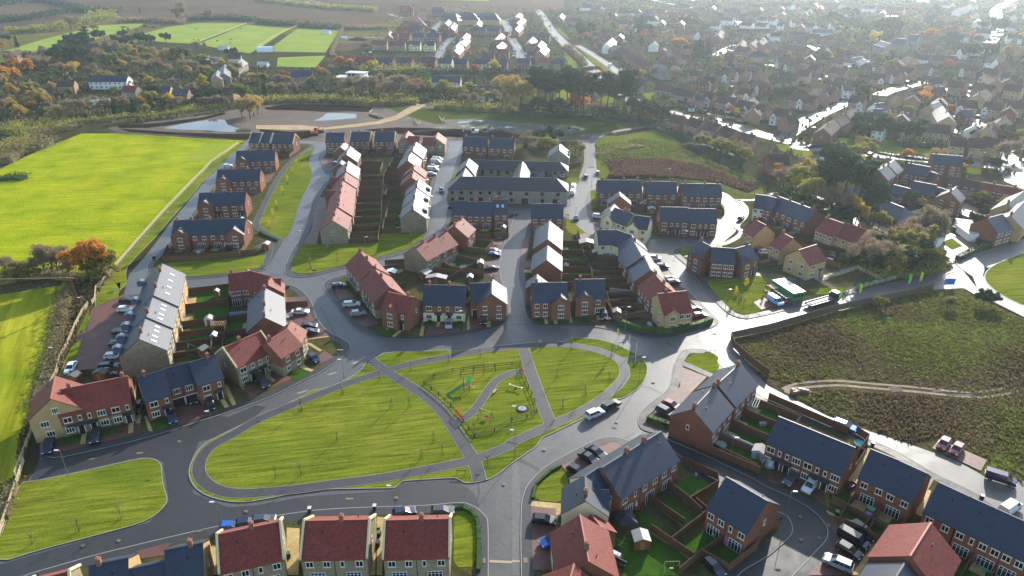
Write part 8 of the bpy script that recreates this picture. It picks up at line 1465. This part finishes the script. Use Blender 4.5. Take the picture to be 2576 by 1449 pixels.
# power pole and wires
g = G('t02', 785, 172); t = thing('power_pole', 'twin-legged timber power pole beside the autumn tree', 'pole', (g.x, g.y, 0)); mb = MB(); mb.tube((0, 0, 0), (-.2, 0, 8.2), .16, .12, 8); mb.tube((.6, 0, 0), (.1, 0, 8.2), .16, .12, 8); mb.put('legs', M_barkp, t); mb = MB(); mb.box(-1.1, 1.0, -.08, .08, 8.0, 8.15); mb.put('crossarm', M_woodg, t); mb = MB()
for dx in (-.9, 0, .8):
    mb.tube((dx, 0, 8.4), (-70+dx, -2, 7.6), .03, .03, 3)
    mb.tube((dx, 0, 8.1), (dx, 0, 8.45), .06, .04, 6)
mb.put('wires', M_pale, t)
for k, x, y, h, lb in [('t31', 1340, 210, 9, 'tall pole by the walled garden road'), ('t31', 250, 130, 8, 'pole on the verge of the upper road'), ('t00', 2350, 830, 9, 'pole beside the small farmyard'), ('t30', 190, 1410, 7, 'pole at the light road fork'), ('t30', 910, 1449, 8, 'pole in front of the tall dark hedge')]:
    mb = MB(); mb.tube((0, 0, 0), (0, 0, h), .13, .09, 7); mb.box(-.8, .8, -.05, .05, h-.5, h-.38); o = mb.put('utility_pole', M_woodg); o.location = G(k, x, y); tag(o, lb, 'pole')
# horses
def horse(k, x, y, rz, cl, lb):
    V = [(0, 0, 1.25), (.55, 0, 1.22), (.85, 0, 1.15), (1.15, 0, .8), (1.35, 0, .4), (1.5, 0, .2), (-.5, 0, 1.25), (-.8, 0, 1.05), (-.9, 0, .6), (.5, .16, .9), (.52, .17, .5), (.5, .17, .05), (.5, -.16, .9), (.6, -.17, .5), (.62, -.17, .05), (-.55, .17, .85), (-.45, .18, .65), (-.62, .18, .42), (-.58, .18, .05), (-.55, -.17, .85), (-.5, -.18, .65), (-.7, -.18, .42), (-.66, -.18, .05)]
    E = [(0, 1), (1, 2), (2, 3), (3, 4), (4, 5), (0, 6), (6, 7), (7, 8), (1, 9), (9, 10), (10, 11), (1, 12), (12, 13), (13, 14), (6, 15), (15, 16), (16, 17), (17, 18), (6, 19), (19, 20), (20, 21), (21, 22)]
    R = [.33, .32, .24, .15, .13, .08, .34, .1, .05, .14, .08, .06, .14, .08, .06, .18, .1, .07, .06, .18, .1, .07, .06]
    if 'horse' not in PM:
        me = bpy.data.meshes.new('horse'); me.from_pydata(V, E, []); o = bpy.data.objects.new('tmp', me); S.collection.objects.link(o); o.modifiers.new('s', 'SKIN')
        if not me.skin_vertices:
            bm = bmesh.new(); bm.from_mesh(me); bm.verts.layers.skin.verify(); bm.to_mesh(me); bm.free()
        for i, r in enumerate(R): me.skin_vertices[0].data[i].radius = (r, r*.85); me.skin_vertices[0].data[i].use_root = (i == 0)
        o.modifiers.new('b', 'SUBSURF').levels = 1; dg = bpy.context.evaluated_depsgraph_get(); PM['horse'] = bpy.data.meshes.new_from_object(o.evaluated_get(dg)); bpy.data.objects.remove(o)
    me = PM['horse'].copy(); me.materials.clear(); me.materials.append(simple('coat '+cl, cl, .8)); o = ob('horse', me); g = G(k, x, y); o.location = (g.x, g.y, .08); o.rotation_euler = (0, 0, rz); o.scale = (1.15,)*3; tag(o, lb, 'horse')
for a in [('t00', 1970, 302, .3, '3c2418', 'brown horse alone at the top of the horse paddock'), ('t00', 1955, 408, 2.9, '8c8478', 'pale horse grazing left of the paddock fence'), ('t00', 2000, 416, -.3, '2c1c14', 'dark brown horse beside the pale one'), ('t00', 2190, 420, 2.8, '3c2a1c', 'small brown horse right of the dividing rail'), ('t00', 2322, 410, .2, '54341c', 'chestnut horse above the field shelter'), ('t00', 2322, 440, 3.0, '9a9080', 'pale horse beside the field shelter'), ('t00', 2420, 298, .1, '3c2818', 'brown horse near the end of the dividing rail')]: horse(*a)
# excavators and site clutter
def digger(k, x, y, rz, cl, lb, s=1.0):
    g = G(k, x, y); t = thing('excavator', lb, 'excavator', (g.x, g.y, .1), rz); t.scale = (s,)*3; m = simple('plant '+cl, cl, .5)
    for sy in (-1, 1): mb = MB(); mb.box(-1.7, 1.7, sy*1.0-.25, sy*1.0+.25, 0, .75, taper=.85); mb.put('track', M_black, t)
    mb = MB(); mb.box(-1.6, 1.2, -1.1, 1.1, .9, 1.9); mb.put('body', m, t); mb = MB(); mb.box(0, 1.2, .15, 1.1, 1.9, 2.9); mb.put('cab', M_glass, t); mb = MB(); mb.box(-.05, 1.25, .1, 1.15, 2.9, 3.0); mb.put('cab_roof', m, t)
    mb = MB(); mb.tube((1.0, -.3, 1.6), (2.8, -.3, 3.9), .22, .18, 6); mb.tube((2.8, -.3, 3.9), (4.4, -.3, 2.0), .17, .13, 6); mb.put('arm', m, t); mb = MB(); mb.box(4.1, 4.8, -.7, .1, 1.2, 2.0, taper=.7); mb.put('bucket', M_metal, t)
digger('b', 800, 205, rad(185), 'b4b4a8', 'pale excavator working behind the slate pair', 1.3); digger('t10', 590, 1360, rad(10), 'c45a24', 'orange excavator on the churned ground', 1.2); digger('b', 985, 215, rad(60), '2c2c2c', 'dark excavator with raised arm by the earth mound', 1.2)
def mound(k, x, y, rx, ry, h, lb):
    g = G(k, x, y); r = random.Random(int(x)); mb = MB(); mb.lathe([(1, 0), (.86, .22), (.66, .5), (.42, .8), (.2, .96), (0, 1)], 18); mb.v = [(v[0]*rx*(1+r.uniform(-.08, .08)), v[1]*ry*(1+r.uniform(-.08, .08)), v[2]*h*(1+r.uniform(-.1, .1))) for v in mb.v]; o = mb.put('soil_mound', simple('dark soil', '2c231c', .95, .1, var=.35, scale=.8), smooth=True); o.location = g; tag(o, lb, 'mound')
mound('b', 1220, 235, 12, 6, 3.5, 'dark soil mound behind the barns'); mound('t10', 1030, 405, 12, 7, 3, 'dark soil mound on the waste plot'); mound('t10', 1100, 465, 6, 5, 2, 'small pale mound on the waste plot'); mound('b', 450, 180, 30, 5, 2.2, 'long dark soil bank above the street end'); mound('t10', 300, 1400, 6, 3, 1.2, 'rubble heap behind the raised-coping pairs')
for k, x, y, cl, w, h, lb in [('b', 1810, 1300, 'c8d0d4', 2.2, .9, 'white sacks in the builders yard'), ('b', 1950, 1320, 'c8b468', 2.0, .7, 'yellow sand bags in the builders yard'), ('b', 1400, 1310, 'a8943c', 2.6, .8, 'yellow pallets beside the navy row'), ('b', 2050, 1330, 'b8c0c0', 1.6, .7, 'pale sacks at the right of the builders yard'), ('t11', 1565, 840, '2c7a58', 1.6, 1.0, 'green sacks at the stone row end wall'), ('t11', 1500, 850, 'a8c0d0', 1.8, .5, 'pale sheets at the stone row end wall'), ('t11', 1640, 860, '8a2420', 1.2, .5, 'red crates at the stone row end wall'), ('t32', 330, 1060, '8a6c50', 4.0, 1.0, 'stack of brick pallets beside the muddy track'), ('t20', 985, 680, 'c8c8c4', 2, 2, 'white trailer at the lane side'), ('t10', 160, 520, 'c4c4bc', 3, 1, 'white sheeted bales by the dome')]:
    g = G(k, x, y); r = random.Random(int(x+y)); mb = MB()
    for i in range(7): cx, cy2 = r.uniform(-w/2, w/2), r.uniform(-.6, .6); s = r.uniform(.35, .6); mb.box(cx-s, cx+s, cy2-s*.8, cy2+s*.8, 0, h*r.uniform(.6, 1), 0, None, .85)
    o = mb.put('material_stack', simple('stack '+cl, cl, .6)); o.location = (g.x, g.y, .16); tag(o, lb, 'stack')
g = G('t10', 100, 520); t = thing('polytunnel', 'white domed polytunnel at the paddock corner', 'tunnel', (g.x, g.y, .1), rad(8)); mb = MB()
for i in range(12):
    a0, a1 = math.pi*i/12, math.pi*(i+1)/12; q = lambda a, x: (x, 5*math.cos(a), 4.6*math.sin(a)); mb.poly([q(a0, -7), q(a0, 7), q(a1, 7), q(a1, -7)]); mb.poly([q(a0, -7), q(a1, -7), (-8, 0, 0)])
mb.put('cover', simple('tunnel cover', 'd0d4d4', .5), t)
mb = MB(); mb.box(-3, 3, -1.2, 1.2, 0, 2.6); o = mb.put('container', simple('container', 'b8c4cc', .5)); o.location = G('t10', 887, 395); tag(o, 'pale storage container on the waste plot', 'container')
# ================================================================ AIR
mb = MB(); mb.box(-3500, 3500, -60, 6500, -2, 130); m = bpy.data.materials.new('haze'); m.use_nodes = True; nt_ = m.node_tree; nt_.nodes.clear(); out = nt_.nodes.new('ShaderNodeOutputMaterial'); pv = nt_.nodes.new('ShaderNodeVolumePrincipled')
pv.inputs['Color'].default_value = (.76, .88, 1.0, 1); pv.inputs['Density'].default_value = HAZE; pv.inputs['Anisotropy'].default_value = .68; nt_.links.new(pv.outputs[0], out.inputs['Volume']); hz = mb.put('haze', m); hz['kind'] = 'stuff'
end_sheets()
# ================================================================ LABELS: tell look-alikes apart by what they stand near, then by place in the photo
bpy.context.view_layer.update()
ORD = ['leftmost', 'second from left', 'third from left', 'fourth from left', 'fifth from left', 'sixth from left', 'seventh from left', 'eighth from left', 'ninth from left', 'tenth from left', 'eleventh from left', 'twelfth from left', 'thirteenth from left', 'fourteenth from left', 'fifteenth from left', 'sixteenth from left', 'seventeenth from left', 'eighteenth from left', 'nineteenth from left', 'twentieth from left']
ORD += ['%s from left' % w for w in 'twenty-first twenty-second twenty-third twenty-fourth twenty-fifth twenty-sixth twenty-seventh twenty-eighth twenty-ninth thirtieth'.split()]
WHERE = {}
LM = [('D', 500, 640, 'lowest terrace beside the meadow'), ('D', 560, 540, 'second terrace by the meadow'), ('D', 620, 470, 'third terrace beside the meadow'), ('D', 690, 380, 'terrace nearest the pond'), ('D', 480, 780, 'long pale stone terrace'), ('D', 560, 860, 'lower pale stone terrace'), ('D', 650, 790, 'bright-roofed slate pair'), ('D', 230, 960, 'red terrace by the rail fence'), ('D', 430, 920, 'linked slate pair'), ('D', 920, 400, 'haul road top row'), ('D', 940, 480, 'upper middle block gardens'), ('D', 960, 560, 'lower middle block gardens'), ('D', 1020, 580, 'stone row with dormers'), ('D', 1060, 440, 'white vans'), ('D', 1150, 700, 'trampoline garden'), ('D', 1230, 600, 'terrace with two skylights'), ('D', 1000, 720, 'red row by the junction'), ('D', 1190, 740, 'pair with cream ground floor'),
      ('D', 1430, 620, 'side street brick pairs'), ('D', 1540, 690, 'cream bent house'), ('D', 1560, 730, 'red-topped stepped row'), ('D', 1620, 800, 'buff hedge-corner house'), ('D', 1480, 760, 'two houses facing the green'), ('D', 1560, 500, 'left navy terrace'), ('D', 1750, 510, 'right navy terrace'), ('D', 1850, 650, 'curved slate row'), ('D', 2000, 640, 'red-roofed buff houses'), ('D', 2120, 590, 'buff terrace'), ('D', 1280, 430, 'stone barns'), ('D', 1900, 1010, 'upper slate pair'), ('D', 1860, 1100, 'pair beside the tan bay'), ('D', 2050, 1070, 'slate terrace of four'), ('D', 1900, 1000, 'service road'), ('D', 2200, 730, 'main road'), ('D', 1700, 1240, 'slate terrace by curved bay'), ('D', 1700, 1340, 'big dark lawn'), ('D', 1880, 1370, 'cul-de-sac pair'), ('D', 2230, 1290, 'pair by the two red cars'), ('D', 2400, 1400, 'corner terrace'), ('D', 2150, 1420, 'broad red-roofed house'), ('D', 1000, 1340, 'bottom row')]
LMP = [(G(a, x, y), s) for a, x, y, s in LM]
for o in ALL:
    if o.name.startswith(('garden_fence', 'garden_shrubs', 'shrub')):
        c = o.matrix_world.translation; s = min(LMP, key=lambda q: (q[0]-c).length)[1]
        o['label'] = ('brown board fence' if o.name.startswith('garden_fence') else 'low green shrubs') + ' by the ' + s; o['group'] = ('board fences by the ' if 'fence' in o.name else 'shrubs by the ') + s
    if 'near' in o.keys(): del o['near']
groups = {}
for o in ALL: groups.setdefault(o['label'], []).append(o)
for lb, os_ in groups.items():
    if len(os_) < 2: continue
    def cen(o):
        c = Vector(o.matrix_world.translation)
        if o.type == 'MESH': c = o.matrix_world @ (sum((Vector(b) for b in o.bound_box), Vector())/8)
        return proj(c)
    P = sorted(((cen(o), o) for o in os_), key=lambda q: q[0][0])
    # more than eight: split into upper and lower ranks first
    if len(P) > 8:
        P.sort(key=lambda q: q[0][1]); R_ = -(-len(P)//7) if len(P) > 14 else 2; k = -(-len(P)//R_); names = {2: ['upper', 'lower'], 3: ['top', 'middle', 'bottom'], 4: ['highest', 'upper', 'lower', 'lowest']}.get(R_) or ['rank %d' % i for i in range(R_)]
        if R_ > 4: names = ['topmost', 'second-highest', 'third-highest', 'fourth-highest', 'fifth-highest', 'sixth-highest', 'seventh-highest', 'eighth-highest'][:R_]
        for i in range(R_):
            for j, (_, o) in enumerate(sorted(P[i*k:(i+1)*k], key=lambda q: q[0][0])): o['label'] = '%s, %s rank, %s' % (lb, names[min(i, len(names)-1)], ORD[min(j, 29)])
    else:
        for j, (_, o) in enumerate(P):
            w = ORD[j] if j < len(P)-1 or len(P) == 1 else 'rightmost'; o['label'] = '%s, %s' % (lb, w)
print('things', len(ALL), 'objects', len(S.objects), 'faces', sum(len(m.polygons) for m in bpy.data.meshes))
